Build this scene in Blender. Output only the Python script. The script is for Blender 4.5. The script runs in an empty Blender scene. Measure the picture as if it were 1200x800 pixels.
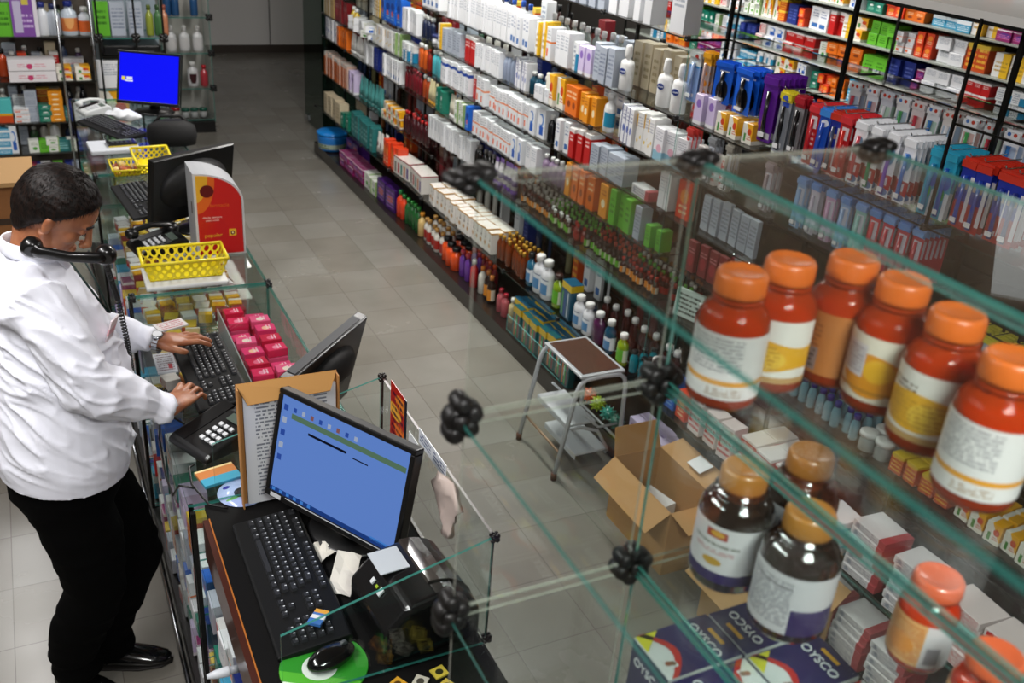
import bpy, math, random
from mathutils import Vector, Matrix, Euler, noise
random.seed(7)
SC = bpy.context.scene
COL = SC.collection
PI = math.pi

# ---------------------------------------------------------------- camera calibration (metres, z up, y along the aisle)
FPX = 1140.0
CAM = Vector((0, 0, 2.5))
RT = Vector((0.9006, -0.4285, 0.0725)).normalized()
DN = Vector((-0.1324, -0.4296, -0.8932))
FW = Vector((0.4139, 0.7949, -0.4437)).normalized()
DN = (DN - FW * DN.dot(FW)); DN = (DN - RT * DN.dot(RT)).normalized()
def at(px, py, **k):
    d = RT * ((px - 600) / FPX) + DN * ((py - 400) / FPX) + FW
    (a, v), = k.items(); i = 'xyz'.index(a)
    return CAM + d * ((v - CAM[i]) / d[i])
def y_of(px, x, z):
    """the y of the point on the line (x, ., z) that lies in the vertical sight plane of column px"""
    lo, hi = 0.4, 14.0
    for _ in range(50):
        m = (lo + hi) / 2
        v = Vector((x, m, z)) - CAM
        if 600 + FPX * v.dot(RT) / v.dot(FW) > px: lo = m
        else: hi = m
    return (lo + hi) / 2

# ---------------------------------------------------------------- colours and materials
def col(h, a=1.0):
    h = h.lstrip('#'); o = []
    for i in (0, 2, 4):
        v = int(h[i:i + 2], 16) / 255
        o.append(v / 12.92 if v <= .04045 else ((v + .055) / 1.055) ** 2.4)
    return (o[0], o[1], o[2], a)
MC = {}
def P(hexc, rough=.5, metal=0., trans=0., coat=0., emis=0., ior=1.45, sub=0., spec=None, bump=None, name=None):
    key = ('P', hexc, rough, metal, trans, coat, emis, ior, sub, spec, bump)
    if key in MC: return MC[key]
    m = bpy.data.materials.new(name or 'mat_' + hexc.strip('#')); m.use_nodes = True
    nt = m.node_tree; b = nt.nodes['Principled BSDF']
    b.inputs['Base Color'].default_value = col(hexc)
    b.inputs['Roughness'].default_value = rough; b.inputs['Metallic'].default_value = metal
    b.inputs['Transmission Weight'].default_value = trans; b.inputs['IOR'].default_value = ior
    b.inputs['Coat Weight'].default_value = coat; b.inputs['Coat Roughness'].default_value = .08
    if spec is not None: b.inputs['Specular IOR Level'].default_value = spec
    if sub: b.inputs['Subsurface Weight'].default_value = sub; b.inputs['Subsurface Radius'].default_value = (.02, .008, .004)
    if emis:
        cc = col(hexc); b.inputs['Base Color'].default_value = (cc[0] * .08, cc[1] * .08, cc[2] * .08, 1); b.inputs['Emission Color'].default_value = cc; b.inputs['Emission Strength'].default_value = emis
    if bump:
        t = nt.nodes.new('ShaderNodeTexNoise'); t.inputs['Scale'].default_value = bump[0]; t.inputs['Detail'].default_value = 4
        u = nt.nodes.new('ShaderNodeBump'); u.inputs['Strength'].default_value = bump[1]; u.inputs['Distance'].default_value = bump[2] if len(bump) > 2 else .002
        tc = nt.nodes.new('ShaderNodeTexCoord'); nt.links.new(tc.outputs['Object'], t.inputs['Vector'])
        nt.links.new(t.outputs['Fac'], u.inputs['Height']); nt.links.new(u.outputs['Normal'], b.inputs['Normal'])
    MC[key] = m
    return m
def pane_mat(name, tint, gloss=1.0, rough=0.0, ior=1.30):
    m = bpy.data.materials.new(name); m.use_nodes = True; nt = m.node_tree; nt.nodes.clear()
    o = nt.nodes.new('ShaderNodeOutputMaterial'); mx = nt.nodes.new('ShaderNodeMixShader')
    fr = nt.nodes.new('ShaderNodeFresnel'); ge = nt.nodes.new('ShaderNodeNewGeometry'); mr = nt.nodes.new('ShaderNodeMapRange'); mr.inputs['To Min'].default_value = ior; mr.inputs['To Max'].default_value = 1 / ior
    nt.links.new(ge.outputs['Backfacing'], mr.inputs[0]); nt.links.new(mr.outputs[0], fr.inputs['IOR'])
    tr = nt.nodes.new('ShaderNodeBsdfTransparent'); tr.inputs['Color'].default_value = tint
    gl = nt.nodes.new('ShaderNodeBsdfGlossy'); gl.inputs['Roughness'].default_value = rough; gl.inputs['Color'].default_value = (gloss, gloss, gloss, 1)
    nt.links.new(fr.outputs[0], mx.inputs[0]); nt.links.new(tr.outputs[0], mx.inputs[1]); nt.links.new(gl.outputs[0], mx.inputs[2]); nt.links.new(mx.outputs[0], o.inputs[0])
    return m
M_GLASS = pane_mat('clear_glass', (.955, .975, .965, 1))
M_GLASST = pane_mat('top_glass', (.955, .975, .965, 1), ior=1.5)
M_BRONZE = pane_mat('bronze_glass', (.26, .20, .15, 1), ior=1.6)
M_GLASSG = pane_mat('green_tinted_glass', (.30, .42, .36, 1))
def edge_mat():
    m = bpy.data.materials.new('glass_cut_edge'); m.use_nodes = True; nt = m.node_tree
    b = nt.nodes['Principled BSDF']; b.inputs['Base Color'].default_value = col('#3f8f84'); b.inputs['Roughness'].default_value = .15
    b.inputs['Transmission Weight'].default_value = .25
    t = nt.nodes.new('ShaderNodeBsdfTransparent'); t.inputs[0].default_value = (.28, .62, .56, 1)
    mx = nt.nodes.new('ShaderNodeMixShader'); mx.inputs[0].default_value = .3
    nt.links.new(b.outputs[0], mx.inputs[1]); nt.links.new(t.outputs[0], mx.inputs[2]); nt.links.new(mx.outputs[0], nt.nodes['Material Output'].inputs[0])
    return m
M_EDGE = edge_mat()
def edge_n():
    m = bpy.data.materials.new('glass_pale_edge'); m.use_nodes = True; nt = m.node_tree; b = nt.nodes['Principled BSDF']; b.inputs['Base Color'].default_value = col('#a9aca0'); b.inputs['Roughness'].default_value = .15
    t = nt.nodes.new('ShaderNodeBsdfTransparent'); t.inputs[0].default_value = (.8, .85, .8, 1); mx = nt.nodes.new('ShaderNodeMixShader'); mx.inputs[0].default_value = .6
    nt.links.new(b.outputs[0], mx.inputs[1]); nt.links.new(t.outputs[0], mx.inputs[2]); nt.links.new(mx.outputs[0], nt.nodes['Material Output'].inputs[0]); return m
M_EDGEN = edge_n()

def pack(name, base, items=(), rough=.35, coat=.2, axis='YZ', top=None, film=0.):
    """printed packaging: items painted in the generated coordinates of the piece.
    ('r',u0,u1,v0,v1,hex) rectangle, ('e',u,v,ru,rv,hex) ellipse, ('t',u0,u1,v0,v1,hex,lines) small print, ('d',v0,slope,hex) everything above a slanted line"""
    key = ('K', name)
    if key in MC: return MC[key]
    m = bpy.data.materials.new(name); m.use_nodes = True; nt = m.node_tree; N = nt.nodes; L = nt.links
    b = N['Principled BSDF']; b.inputs['Roughness'].default_value = rough; b.inputs['Coat Weight'].default_value = coat; b.inputs['Coat Roughness'].default_value = .15
    tc = N.new('ShaderNodeTexCoord'); sp = N.new('ShaderNodeSeparateXYZ'); L.new(tc.outputs['Generated'], sp.inputs[0])
    U = sp.outputs['XYZ'.index(axis[0])]; V = sp.outputs['XYZ'.index(axis[1])]
    def math_(op, a, bb=None, c=None):
        n = N.new('ShaderNodeMath'); n.operation = op
        for i, v in enumerate((a, bb, c)):
            if v is None: continue
            if isinstance(v, (int, float)): n.inputs[i].default_value = v
            else: L.new(v, n.inputs[i])
        return n.outputs[0]
    cur = None; basec = col(base)
    def mix(mask, c):
        nonlocal cur
        n = N.new('ShaderNodeMix'); n.data_type = 'RGBA'; L.new(mask, n.inputs['Factor'])
        if cur is None: n.inputs['A'].default_value = basec
        else: L.new(cur, n.inputs['A'])
        n.inputs['B'].default_value = col(c); cur = n.outputs['Result']
    def rect(u0, u1, v0, v1):
        a = math_('COMPARE', U, (u0 + u1) / 2, (u1 - u0) / 2); c = math_('COMPARE', V, (v0 + v1) / 2, (v1 - v0) / 2)
        return math_('MULTIPLY', a, c)
    for it in items:
        if it[0] == 'r': mix(rect(*it[1:5]), it[5])
        elif it[0] == 'e':
            a = math_('DIVIDE', math_('SUBTRACT', U, it[1]), it[3]); c = math_('DIVIDE', math_('SUBTRACT', V, it[2]), it[4])
            s = math_('ADD', math_('MULTIPLY', a, a), math_('MULTIPLY', c, c)); mix(math_('LESS_THAN', s, 1.0), it[5])
        elif it[0] == 'd':
            s = math_('SUBTRACT', V, math_('MULTIPLY_ADD', U, it[2], it[1])); mix(math_('GREATER_THAN', s, 0.0), it[3])
        elif it[0] == 't':
            k = it[6]
            fr = math_('FRACT', math_('MULTIPLY', math_('SUBTRACT', V, it[3]), k / (it[4] - it[3])))
            ln = math_('COMPARE', fr, .5, .24)
            cv = N.new('ShaderNodeCombineXYZ'); L.new(math_('MULTIPLY', U, 26.0), cv.inputs[0])
            L.new(math_('FLOOR', math_('MULTIPLY', math_('SUBTRACT', V, it[3]), k / (it[4] - it[3]))), cv.inputs[1])
            nz = N.new('ShaderNodeTexNoise'); nz.inputs['Scale'].default_value = 1.3; nz.inputs['Detail'].default_value = 1; L.new(cv.outputs[0], nz.inputs['Vector'])
            g = math_('GREATER_THAN', nz.outputs['Fac'], .44)
            mix(math_('MULTIPLY', math_('MULTIPLY', ln, g), rect(*it[1:5])), it[5])
    if cur is None: b.inputs['Base Color'].default_value = basec
    else: L.new(cur, b.inputs['Base Color'])
    MC[key] = m
    return m

# ---------------------------------------------------------------- mesh building
class MB:
    def __init__(s): s.v = []; s.f = []; s.m = []; s.sm = []
    def face(s, idx, mi=0, smooth=False): s.f.append(idx); s.m.append(mi); s.sm.append(smooth)
    def add(s, vs): n = len(s.v); s.v.extend([tuple(x) for x in vs]); return n
    def box(s, c, d, mi=0, rot=None, bev=0., mis=None):
        x, y, z = d[0] / 2, d[1] / 2, d[2] / 2
        P8 = [Vector((a, b, e)) for a in (-x, x) for b in (-y, y) for e in (-z, z)]
        if rot is not None: P8 = [rot @ p for p in P8]
        c = Vector(c); n = s.add([p + c for p in P8])
        q = [(0, 1, 3, 2), (4, 6, 7, 5), (0, 4, 5, 1), (2, 3, 7, 6), (0, 2, 6, 4), (1, 5, 7, 3)]
        for i, t in enumerate(q): s.face([n + k for k in t], mis[i] if mis else mi)
        return s
    def quad(s, a, b, c, d, mi=0): n = s.add([a, b, c, d]); s.face([n, n + 1, n + 2, n + 3], mi); return s
    def lathe(s, prof, seg=16, c=(0, 0, 0), mi=0, sx=1., sy=1., mis=None, rot=None, smooth=True, close=True):
        c = Vector(c); n0 = len(s.v); k = len(prof)
        for r, z in prof:
            for j in range(seg):
                a = 2 * PI * j / seg; p = Vector((r * sx * math.cos(a), r * sy * math.sin(a), z))
                if rot is not None: p = rot @ p
                s.v.append(tuple(p + c))
        for i in range(k - 1):
            for j in range(seg):
                j2 = (j + 1) % seg
                s.face([n0 + i * seg + j, n0 + i * seg + j2, n0 + (i + 1) * seg + j2, n0 + (i + 1) * seg + j], mis[i] if mis else mi, smooth)
        if close:
            s.face([n0 + j for j in range(seg)][::-1], mis[0] if mis else mi)
            s.face([n0 + (k - 1) * seg + j for j in range(seg)], mis[-1] if mis else mi)
        return s
    def sphere(s, c, r, mi=0, seg=14, rings=9, rot=None):
        if isinstance(r, (int, float)): r = (r, r, r)
        c = Vector(c); n0 = len(s.v)
        for i in range(1, rings):
            t = PI * i / rings
            for j in range(seg):
                a = 2 * PI * j / seg; p = Vector((r[0] * math.sin(t) * math.cos(a), r[1] * math.sin(t) * math.sin(a), -r[2] * math.cos(t)))
                if rot is not None: p = rot @ p
                s.v.append(tuple(p + c))
        for e in (-1, 1):
            p = Vector((0, 0, e * r[2]))
            if rot is not None: p = rot @ p
            s.v.append(tuple(p + c))
        b, t = len(s.v) - 2, len(s.v) - 1
        for i in range(rings - 2):
            for j in range(seg):
                j2 = (j + 1) % seg; s.face([n0 + i * seg + j, n0 + i * seg + j2, n0 + (i + 1) * seg + j2, n0 + (i + 1) * seg + j], mi, True)
        for j in range(seg):
            j2 = (j + 1) % seg
            s.face([b, n0 + j2, n0 + j], mi, True); s.face([t, n0 + (rings - 2) * seg + j, n0 + (rings - 2) * seg + j2], mi, True)
        return s
    def loft(s, pts, rad, mi=0, seg=12, side=None, cap=True, smooth=True):
        """tube through pts; rad: number or (a, b) per point, a along SIDE (projected), b across"""
        pts = [Vector(p) for p in pts]; k = len(pts); n0 = len(s.v)
        if isinstance(rad, (int, float)): rad = [rad] * k
        prev = None
        for i in range(k):
            t = (pts[min(i + 1, k - 1)] - pts[max(i - 1, 0)]).normalized()
            if side is not None: a = Vector(side[i] if isinstance(side, list) else side)
            elif prev is not None: a = prev
            else: a = Vector((0, 0, 1)) if abs(t.z) < .9 else Vector((1, 0, 0))
            a = (a - t * a.dot(t)).normalized(); prev = a; b = t.cross(a)
            ra, rb = rad[i] if isinstance(rad[i], (tuple, list)) else (rad[i], rad[i])
            for j in range(seg):
                g = 2 * PI * j / seg; s.v.append(tuple(pts[i] + a * ra * math.cos(g) + b * rb * math.sin(g)))
        for i in range(k - 1):
            for j in range(seg):
                j2 = (j + 1) % seg; s.face([n0 + i * seg + j, n0 + i * seg + j2, n0 + (i + 1) * seg + j2, n0 + (i + 1) * seg + j], mi, smooth)
        if cap:
            s.face([n0 + j for j in range(seg)][::-1], mi); s.face([n0 + (k - 1) * seg + j for j in range(seg)], mi)
        return s
    def prism(s, poly, w, mi=0, axis='x', mis=None):
        """extrude a 2-D polygon by +-w/2 along axis"""
        n = len(poly)
        def mk(u, v, e): return {'x': (e, u, v), 'y': (u, e, v), 'z': (u, v, e)}[axis]
        a = s.add([mk(u, v, -w / 2) for u, v in poly]); b = s.add([mk(u, v, w / 2) for u, v in poly])
        s.face([a + i for i in range(n)][::-1], mis[0] if mis else mi); s.face([b + i for i in range(n)], mis[1] if mis else mi)
        for i in range(n):
            j = (i + 1) % n; s.face([a + i, a + j, b + j, b + i], mis[2] if mis else mi)
        return s
    def pane(s, c, d, edge=1, ends=None):
        """a glass slab: big faces material 0, cut edges material EDGE"""
        t = min(range(3), key=lambda i: d[i])
        mis = [edge] * 6
        for k, fi in {0: (0, 1), 1: (2, 3), 2: (4, 5)}.items():
            if k == t:
                for f in fi: mis[f] = 0
        if ends is not None: mis[2] = mis[3] = ends
        return s.box(c, d, mis=mis)
    def xf(s, M):
        s.v = [tuple(M @ Vector(p)) for p in s.v]; return s
    def mesh(s, name, mats):
        me = bpy.data.meshes.new(name); me.from_pydata(s.v, [], s.f)
        for m in (mats if isinstance(mats, (list, tuple)) else [mats]): me.materials.append(m)
        me.polygons.foreach_set('material_index', s.m); me.polygons.foreach_set('use_smooth', s.sm); me.update()
        return me
    def obj(s, name, mats, parent=None, loc=(0, 0, 0), rot=None):
        return link(name, s.mesh(name, mats), parent, loc, rot)
def link(name, data, parent=None, loc=(0, 0, 0), rot=None):
    o = bpy.data.objects.new(name, data); COL.objects.link(o); o.location = loc
    if rot is not None: o.rotation_euler = rot
    if parent is not None: o.parent = parent
    return o
def tag(o, label, cat, group=None):
    o['label'] = label; o['category'] = cat
    if group: o['group'] = group
    return o
def thing(name, label, cat, loc=(0, 0, 0), rz=0., group=None, rot=None):
    o = link(name, None, None, loc, rot or (0, 0, rz)); o.empty_display_size = .05
    return tag(o, label, cat, group)
def struct(o): o['kind'] = 'structure'; return o
def dup(root, loc, rz=None, label=None, group=None, rot=None):
    r = root.copy(); COL.objects.link(r); r.location = loc
    if rz is not None: r.rotation_euler = (0, 0, rz)
    if rot is not None: r.rotation_euler = rot
    if label: r['label'] = label
    if group: r['group'] = group
    for ch in list(root.children):
        c = ch.copy(); COL.objects.link(c); c.parent = r
        for g in ch.children:
            d = g.copy(); COL.objects.link(d); d.parent = c
    return r
def bevel(o, w, seg=2):
    m = o.modifiers.new('bevel', 'BEVEL'); m.width = w; m.segments = seg; m.limit_method = 'ANGLE'; return o
def text(body, size, mat, name='lettering', parent=None, M=None, depth=.0004, align='CENTER'):
    cu = bpy.data.curves.new(name, 'FONT'); cu.body = body; cu.size = size; cu.extrude = depth; cu.align_x = align; cu.align_y = 'CENTER'; cu.resolution_u = 3
    t = bpy.data.objects.new('tmp', cu); COL.objects.link(t)
    dg = bpy.context.evaluated_depsgraph_get(); me = bpy.data.meshes.new_from_object(t.evaluated_get(dg)); bpy.data.objects.remove(t)
    me.name = name; me.materials.clear(); me.materials.append(mat)
    if M is not None: me.transform(M)
    return link(name, me, parent)
def remeshed(mb, name, mats, voxel, smooth=3, disp=None, parent=None):
    """fuse overlapping closed shapes into one continuous skin"""
    me = mb.mesh(name, mats); t = bpy.data.objects.new('tmp', me); COL.objects.link(t)
    r = t.modifiers.new('r', 'REMESH'); r.mode = 'VOXEL'; r.voxel_size = voxel; r.use_smooth_shade = True
    if smooth:
        q = t.modifiers.new('s', 'SMOOTH'); q.factor = .5; q.iterations = smooth
    dg = bpy.context.evaluated_depsgraph_get(); dg.update(); m2 = bpy.data.meshes.new_from_object(t.evaluated_get(dg)); bpy.data.objects.remove(t)
    m2.name = name
    if disp:
        co = [v.co.copy() for v in m2.vertices]; no = [v.normal.copy() for v in m2.vertices]
        for v, c, n in zip(m2.vertices, co, no): v.co = c + n * disp(c)
    m2.materials.clear()
    for m in (mats if isinstance(mats, (list, tuple)) else [mats]): m2.materials.append(m)
    for p in m2.polygons: p.use_smooth = True
    m2.update()
    return link(name, m2, parent)

# ================================================================ camera, light, room
cd = bpy.data.cameras.new('camera'); cam = link('camera', cd); SC.camera = cam
R = Matrix((RT, -DN, -FW)).transposed(); cam.matrix_world = Matrix.Translation(CAM) @ R.to_4x4()
cd.sensor_width = 36; cd.lens = FPX / 1200 * 36; cd.clip_start = .02
cd.dof.use_dof = True; cd.dof.focus_distance = 2.3; cd.dof.aperture_fstop = 6.3
SC.view_settings.view_transform = 'Standard'; SC.view_settings.look = 'None'; SC.view_settings.gamma = 1; SC.view_settings.use_curve_mapping = False
SC.view_settings.exposure = 0.15
SC.cycles.transparent_max_bounces = 40; SC.cycles.max_bounces = 8; SC.cycles.diffuse_bounces = 3; SC.cycles.glossy_bounces = 4; SC.cycles.transmission_bounces = 6
SC.cycles.sample_clamp_indirect = 4; SC.cycles.caustics_refractive = False; SC.cycles.caustics_reflective = False
SC.cycles.use_denoising = True; SC.cycles.use_adaptive_sampling = True
w = bpy.data.worlds.new('world'); SC.world = w; w.use_nodes = True
w.node_tree.nodes['Background'].inputs[0].default_value = (.8, .85, 1, 1); w.node_tree.nodes['Background'].inputs[1].default_value = .05
def lamp(x, y, z, sx, sy, p, c=(1, .97, .93), rz=0):
    l = bpy.data.lights.new('fluorescent_light', 'AREA'); l.shape = 'RECTANGLE'; l.size = sx; l.size_y = sy; l.energy = p; l.color = c
    o = link('fluorescent_light', l, None, (x, y, z), (0, 0, rz)); return o

def floor_mat():
    m = bpy.data.materials.new('vinyl_floor_tiles'); m.use_nodes = True; nt = m.node_tree; N = nt.nodes; L = nt.links; b = N['Principled BSDF']
    g = N.new('ShaderNodeNewGeometry'); mp = N.new('ShaderNodeMapping'); mp.inputs['Location'].default_value = (-1.61, -2.249, 0); L.new(g.outputs['Position'], mp.inputs[0])
    br = N.new('ShaderNodeTexBrick'); br.offset = 0.0; br.inputs['Scale'].default_value = 1; br.inputs['Brick Width'].default_value = .3165; br.inputs['Row Height'].default_value = .3165
    br.inputs['Mortar Size'].default_value = .0016; br.inputs['Mortar Smooth'].default_value = .2; br.inputs['Bias'].default_value = 0
    br.inputs['Color1'].default_value = col('#837f76'); br.inputs['Color2'].default_value = col('#8f8d86'); br.inputs['Mortar'].default_value = col('#66625b')
    L.new(mp.outputs[0], br.inputs['Vector'])
    n1 = N.new('ShaderNodeTexNoise'); n1.inputs['Scale'].default_value = 2.2; n1.inputs['Detail'].default_value = 5; L.new(g.outputs['Position'], n1.inputs[0])
    n2 = N.new('ShaderNodeTexNoise'); n2.inputs['Scale'].default_value = 60; n2.inputs['Detail'].default_value = 3; L.new(g.outputs['Position'], n2.inputs[0])
    mx = N.new('ShaderNodeMix'); mx.data_type = 'RGBA'; mx.blend_type = 'MULTIPLY'; mx.inputs['Factor'].default_value = .5
    L.new(br.outputs['Color'], mx.inputs['A']); cr = N.new('ShaderNodeValToRGB'); cr.color_ramp.elements[0].color = (.62, .6, .56, 1); cr.color_ramp.elements[1].color = (1.1, 1.1, 1.1, 1)
    cr.color_ramp.elements[0].position = .3; cr.color_ramp.elements[1].position = .7; L.new(n1.outputs['Fac'], cr.inputs[0]); L.new(cr.outputs[0], mx.inputs['B'])
    L.new(mx.outputs['Result'], b.inputs['Base Color'])
    mr = N.new('ShaderNodeMapRange'); mr.inputs['To Min'].default_value = .16; mr.inputs['To Max'].default_value = .34; L.new(n1.outputs['Fac'], mr.inputs[0]); L.new(mr.outputs[0], b.inputs['Roughness'])
    bp = N.new('ShaderNodeBump'); bp.inputs['Strength'].default_value = .12; bp.inputs['Distance'].default_value = .002; ad = N.new('ShaderNodeMath'); ad.operation = 'MULTIPLY_ADD'
    L.new(n2.outputs['Fac'], ad.inputs[0]); ad.inputs[1].default_value = .25; L.new(br.outputs['Fac'], ad.inputs[2]); ad.operation = 'SUBTRACT'
    L.new(br.outputs['Fac'], bp.inputs['Height']); bp.invert = True; L.new(bp.outputs[0], b.inputs['Normal'])
    b.inputs['Specular IOR Level'].default_value = .55
    return m
X0, X1, Y0, Y1, ZC = -2.6, 6.4, -2.6, 13.1, 3.1
struct(MB().box(((X0 + X1) / 2, (Y0 + Y1) / 2, -.05), (X1 - X0, Y1 - Y0, .1)).obj('floor', floor_mat()))
M_CEIL = P('#93806f', .8); M_WALL = P('#5f5a54', .6)
struct(MB().box(((X0 + X1) / 2, (Y0 + Y1) / 2, ZC + .05), (X1 - X0, Y1 - Y0, .1)).obj('ceiling', M_CEIL))
struct(MB().box(((X0 + X1) / 2, Y1 + .05, ZC / 2), (X1 - X0, .1, ZC)).obj('wall_back', P('#e2e1df', .55)))
struct(MB().box(((X0 + X1) / 2, Y0 - .05, ZC / 2), (X1 - X0, .1, ZC)).obj('wall_front', P('#6f655c', .7)))
struct(MB().box((X0 - .05, (Y0 + Y1) / 2, ZC / 2), (.1, Y1 - Y0, ZC)).obj('wall_left', M_WALL))
struct(MB().box((X1 + .05, (Y0 + Y1) / 2, ZC / 2), (.1, Y1 - Y0, ZC)).obj('wall_right', P('#8a8580', .7)))
struct(MB().box(((X0 + X1) / 2, Y1 - .008, .05), (X1 - X0, .016, .1)).obj('baseboard_back', P('#3d342d', .5)))
# joints of the wall panels
for i, x in enumerate((1.78, 2.925, 4.07)):
    struct(MB().box((x, Y1 - .004, 1.6), (.014, .008, 3.0)).obj('trim_%d' % (i + 1), P('#6c6a68', .5)))
lamp(-.9, 1.8, 3.05, .3, 2.4, 70, (1, .98, .97))
lamp(-.5, 6.7, 3.05, .3, 2.2, 34, (1, .98, .96))
lamp(.3, -.5, 3.05, .6, .5, 66, (1, .98, .97))
lamp(1.9, 5.0, 3.05, .3, 2.8, 100, (1, .97, .93))
lamp(3.5, 4.7, 3.05, .3, 2.2, 46, (1, .98, .96))
lamp(4.4, 1.0, 3.05, .3, 2.2, 50, (1, .98, .96))
lamp(1.5, 9.0, 3.05, .3, 1.0, 6, (1, .95, .9))
cp = link('unseen_glow_panel', None); tag(cp, 'unseen pale panel with added glow, mirrored in the glass top of the cube display', 'glow panel')
MB().prism([(2.44, 1.71), (3.6, 2.63), (4.5, 1.9), (3.3, .8)], .03, axis='z').obj('glow_sheet', P('#d4d4d0', .6, emis=.75), cp, (0, 0, 3.07))  # unseen white surface, glow added so its reflection shows in the glass

# ================================================================ glass showcase counter
M_BLK = P('#0c0c0d', .35, coat=.2); M_BLKM = P('#101011', .6); M_CHR = P('#b9bcc0', .22, metal=1); M_WHT = P('#e9e9e6', .4); M_KICK = P('#15110f', .45, coat=.2)
M_DKMET = P('#1a1815', .35, metal=.6); M_WOOD = P('#3f1b12', .35, coat=.4, bump=(40, .2)); M_TRIM = P('#a8642c', .3, coat=.3)
XA, XB, ZT = .222, .723, 1.0
def clip_lobed(name, parent, loc, s=1., lobes=4, mat=None, rot=None):
    """black plastic hub with rounded lobes that grips the glass corners"""
    m = MB(); m.sphere((0, 0, 0), (.011 * s, .011 * s, .011 * s), seg=10, rings=7)
    for k in range(lobes):
        a = PI / 4 + 2 * PI * k / lobes
        for e in (-1, 1):
            m.sphere((.0125 * s * math.cos(a), e * .0085 * s, .0125 * s * math.sin(a)), (.0105 * s, .0075 * s, .0105 * s), seg=10, rings=7)
    m.sphere((0, -.013 * s, 0), (.009 * s, .006 * s, .009 * s), seg=10, rings=7)
    return m.obj(name, mat or M_BLK, parent, loc, rot)
units = [(-.35, 1.19, 'beneath the glass cube display'), (1.20, 2.09, 'holding the lit screen and thermal printer'), (2.10, 3.415, 'with the clerk typing at it'), (3.425, 4.90, 'holding the red leaflet holder and yellow basket'), (4.91, 6.45, 'farthest of the row, with the blue screen')]
for i, (a, b, where) in enumerate(units):
    cy = (a + b) / 2; ln = b - a; u = thing('glass_counter', 'long glass showcase counter ' + where, 'counter', (0, 0, 0), group='glass showcase counters')
    MB().box(((XA + XB) / 2, cy, .04), (XB - XA - .02, ln - .004, .08)).obj('plinth', M_KICK, u)
    if i == 1:
        MB().box(((XA + XB) / 2 + .018, cy, ZT - .009), (XB - XA - .04, ln - .004, .016)).obj('worktop', P('#070606', .75, spec=.2), u)
        MB().box((.2605, cy - .03, ZT - .002), (.003, ln - .07, .008)).obj('worktop_trim', M_TRIM, u)
        MB().box((.252, cy - .03, ZT - .055), (.014, ln - .07, .11)).obj('drawer_front', M_WOOD, u)
    else:
        MB().pane(((XA + XB) / 2, cy, ZT - .005), (XB - XA, ln - .002, .008)).obj('top_glass', [M_GLASS, M_EDGE], u)
    MB().pane((XB - .003, cy, .54), (.006, ln - .004, .90)).obj('front_glass', [M_GLASS, M_EDGE], u)
    for yy in (a + .004, b - .004):
        MB().pane(((XA + XB) / 2, yy, .54), (XB - XA - .02, .006, .90)).obj('side_glass', [M_GLASS, M_EDGE], u)
    for z in (.30, .48, .66, .84):
        MB().pane(((XA + XB) / 2, cy, z - .003), (XB - XA - .03, ln - .02, .006)).obj('glass_shelf', [M_GLASS, M_EDGE], u)
    for yy in (a + .012, b - .012): MB().box((XA + .008, yy, .54), (.012, .012, .9)).obj('rear_post', M_DKMET, u)
    MB().loft([(XA - .006, a, .02), (XA - .006, b, .02)], .009, seg=8).obj('foot_rail', M_CHR, u)
    for yy in (a + .01, b - .01):
        if abs(yy - 2.1) > .05:
            for x in (XA + .015, XB): clip_lobed('glass_clip', u, (x, yy, ZT - .006), .6)
# guard panes round the till position
g = thing('till_guard', 'low clear glass screen round the till with a slanting upper edge', 'glass screen', (0, 0, 0))
MB().pane((XB, 1.745, 1.1445), (.006, .69, .281)).obj('front_pane', [M_GLASS, P('#3a1f18', .3)], g)
for yy in (1.395, 2.093):
    m = MB(); m.prism([(.29, 1.006), (XB - .004, 1.006), (XB - .004, 1.283), (.29, 1.17)], .006, axis='y', mis=[0, 0, 1]); m.obj('end_pane', [M_GLASS, M_EDGE], g, (0, yy, 0))
for p in ((XB, 1.395, 1.283), (XB, 2.093, 1.283), (XB, 1.395, 1.018)): clip_lobed('glass_clip', g, p, .55, mat=P('#1d1411', .3, coat=.5))
def on_guard(px, py): return at(px, py, x=XB - .008)
def hang_card(name, label, cat, quadpx, mats, fn=None):
    pts = [on_guard(*p) for p in quadpx]; ys = [p.y for p in pts]; zs = [p.z for p in pts]
    c = Vector((XB - .005, (min(ys) + max(ys)) / 2, (min(zs) + max(zs)) / 2)); h = max(zs) - min(zs); w_ = max(ys) - min(ys)
    o = MB().box((0, 0, 0), (.0015, w_, h)).obj(name, mats, None, c); tag(o, label, cat); return o
hang_card('sticker', 'narrow red and orange flame sticker on the till guard glass', 'sticker', [(457, 455), (475, 470), (474, 525), (457, 512)],
          pack('flame_sticker', '#b3261c', [('e', .3, .8, .4, .12, '#e8862a'), ('e', .7, .55, .4, .12, '#f0b23a'), ('e', .35, .3, .4, .12, '#e8762a'), ('r', 0, .12, 0, 1, '#20202c'), ('t', .2, .9, .1, .9, '#3a1030', 7)]))
hang_card('notice', 'long white paper notice with blue print hanging inside the till guard', 'notice', [(490, 503), (521, 545), (521, 562), (491, 520)],
          pack('blue_notice', '#dfe3ea', [('t', .05, .45, .2, .85, '#34497e', 3), ('t', .55, .95, .2, .85, '#34497e', 3)]))
hang_card('notice', 'small white paper leaning behind the lit screen by the guard', 'notice', [(478, 505), (488, 520), (488, 540), (478, 525)], pack('white_notice', '#dcdfe2', [('t', .1, .9, .1, .6, '#444a58', 3)]))
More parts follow.
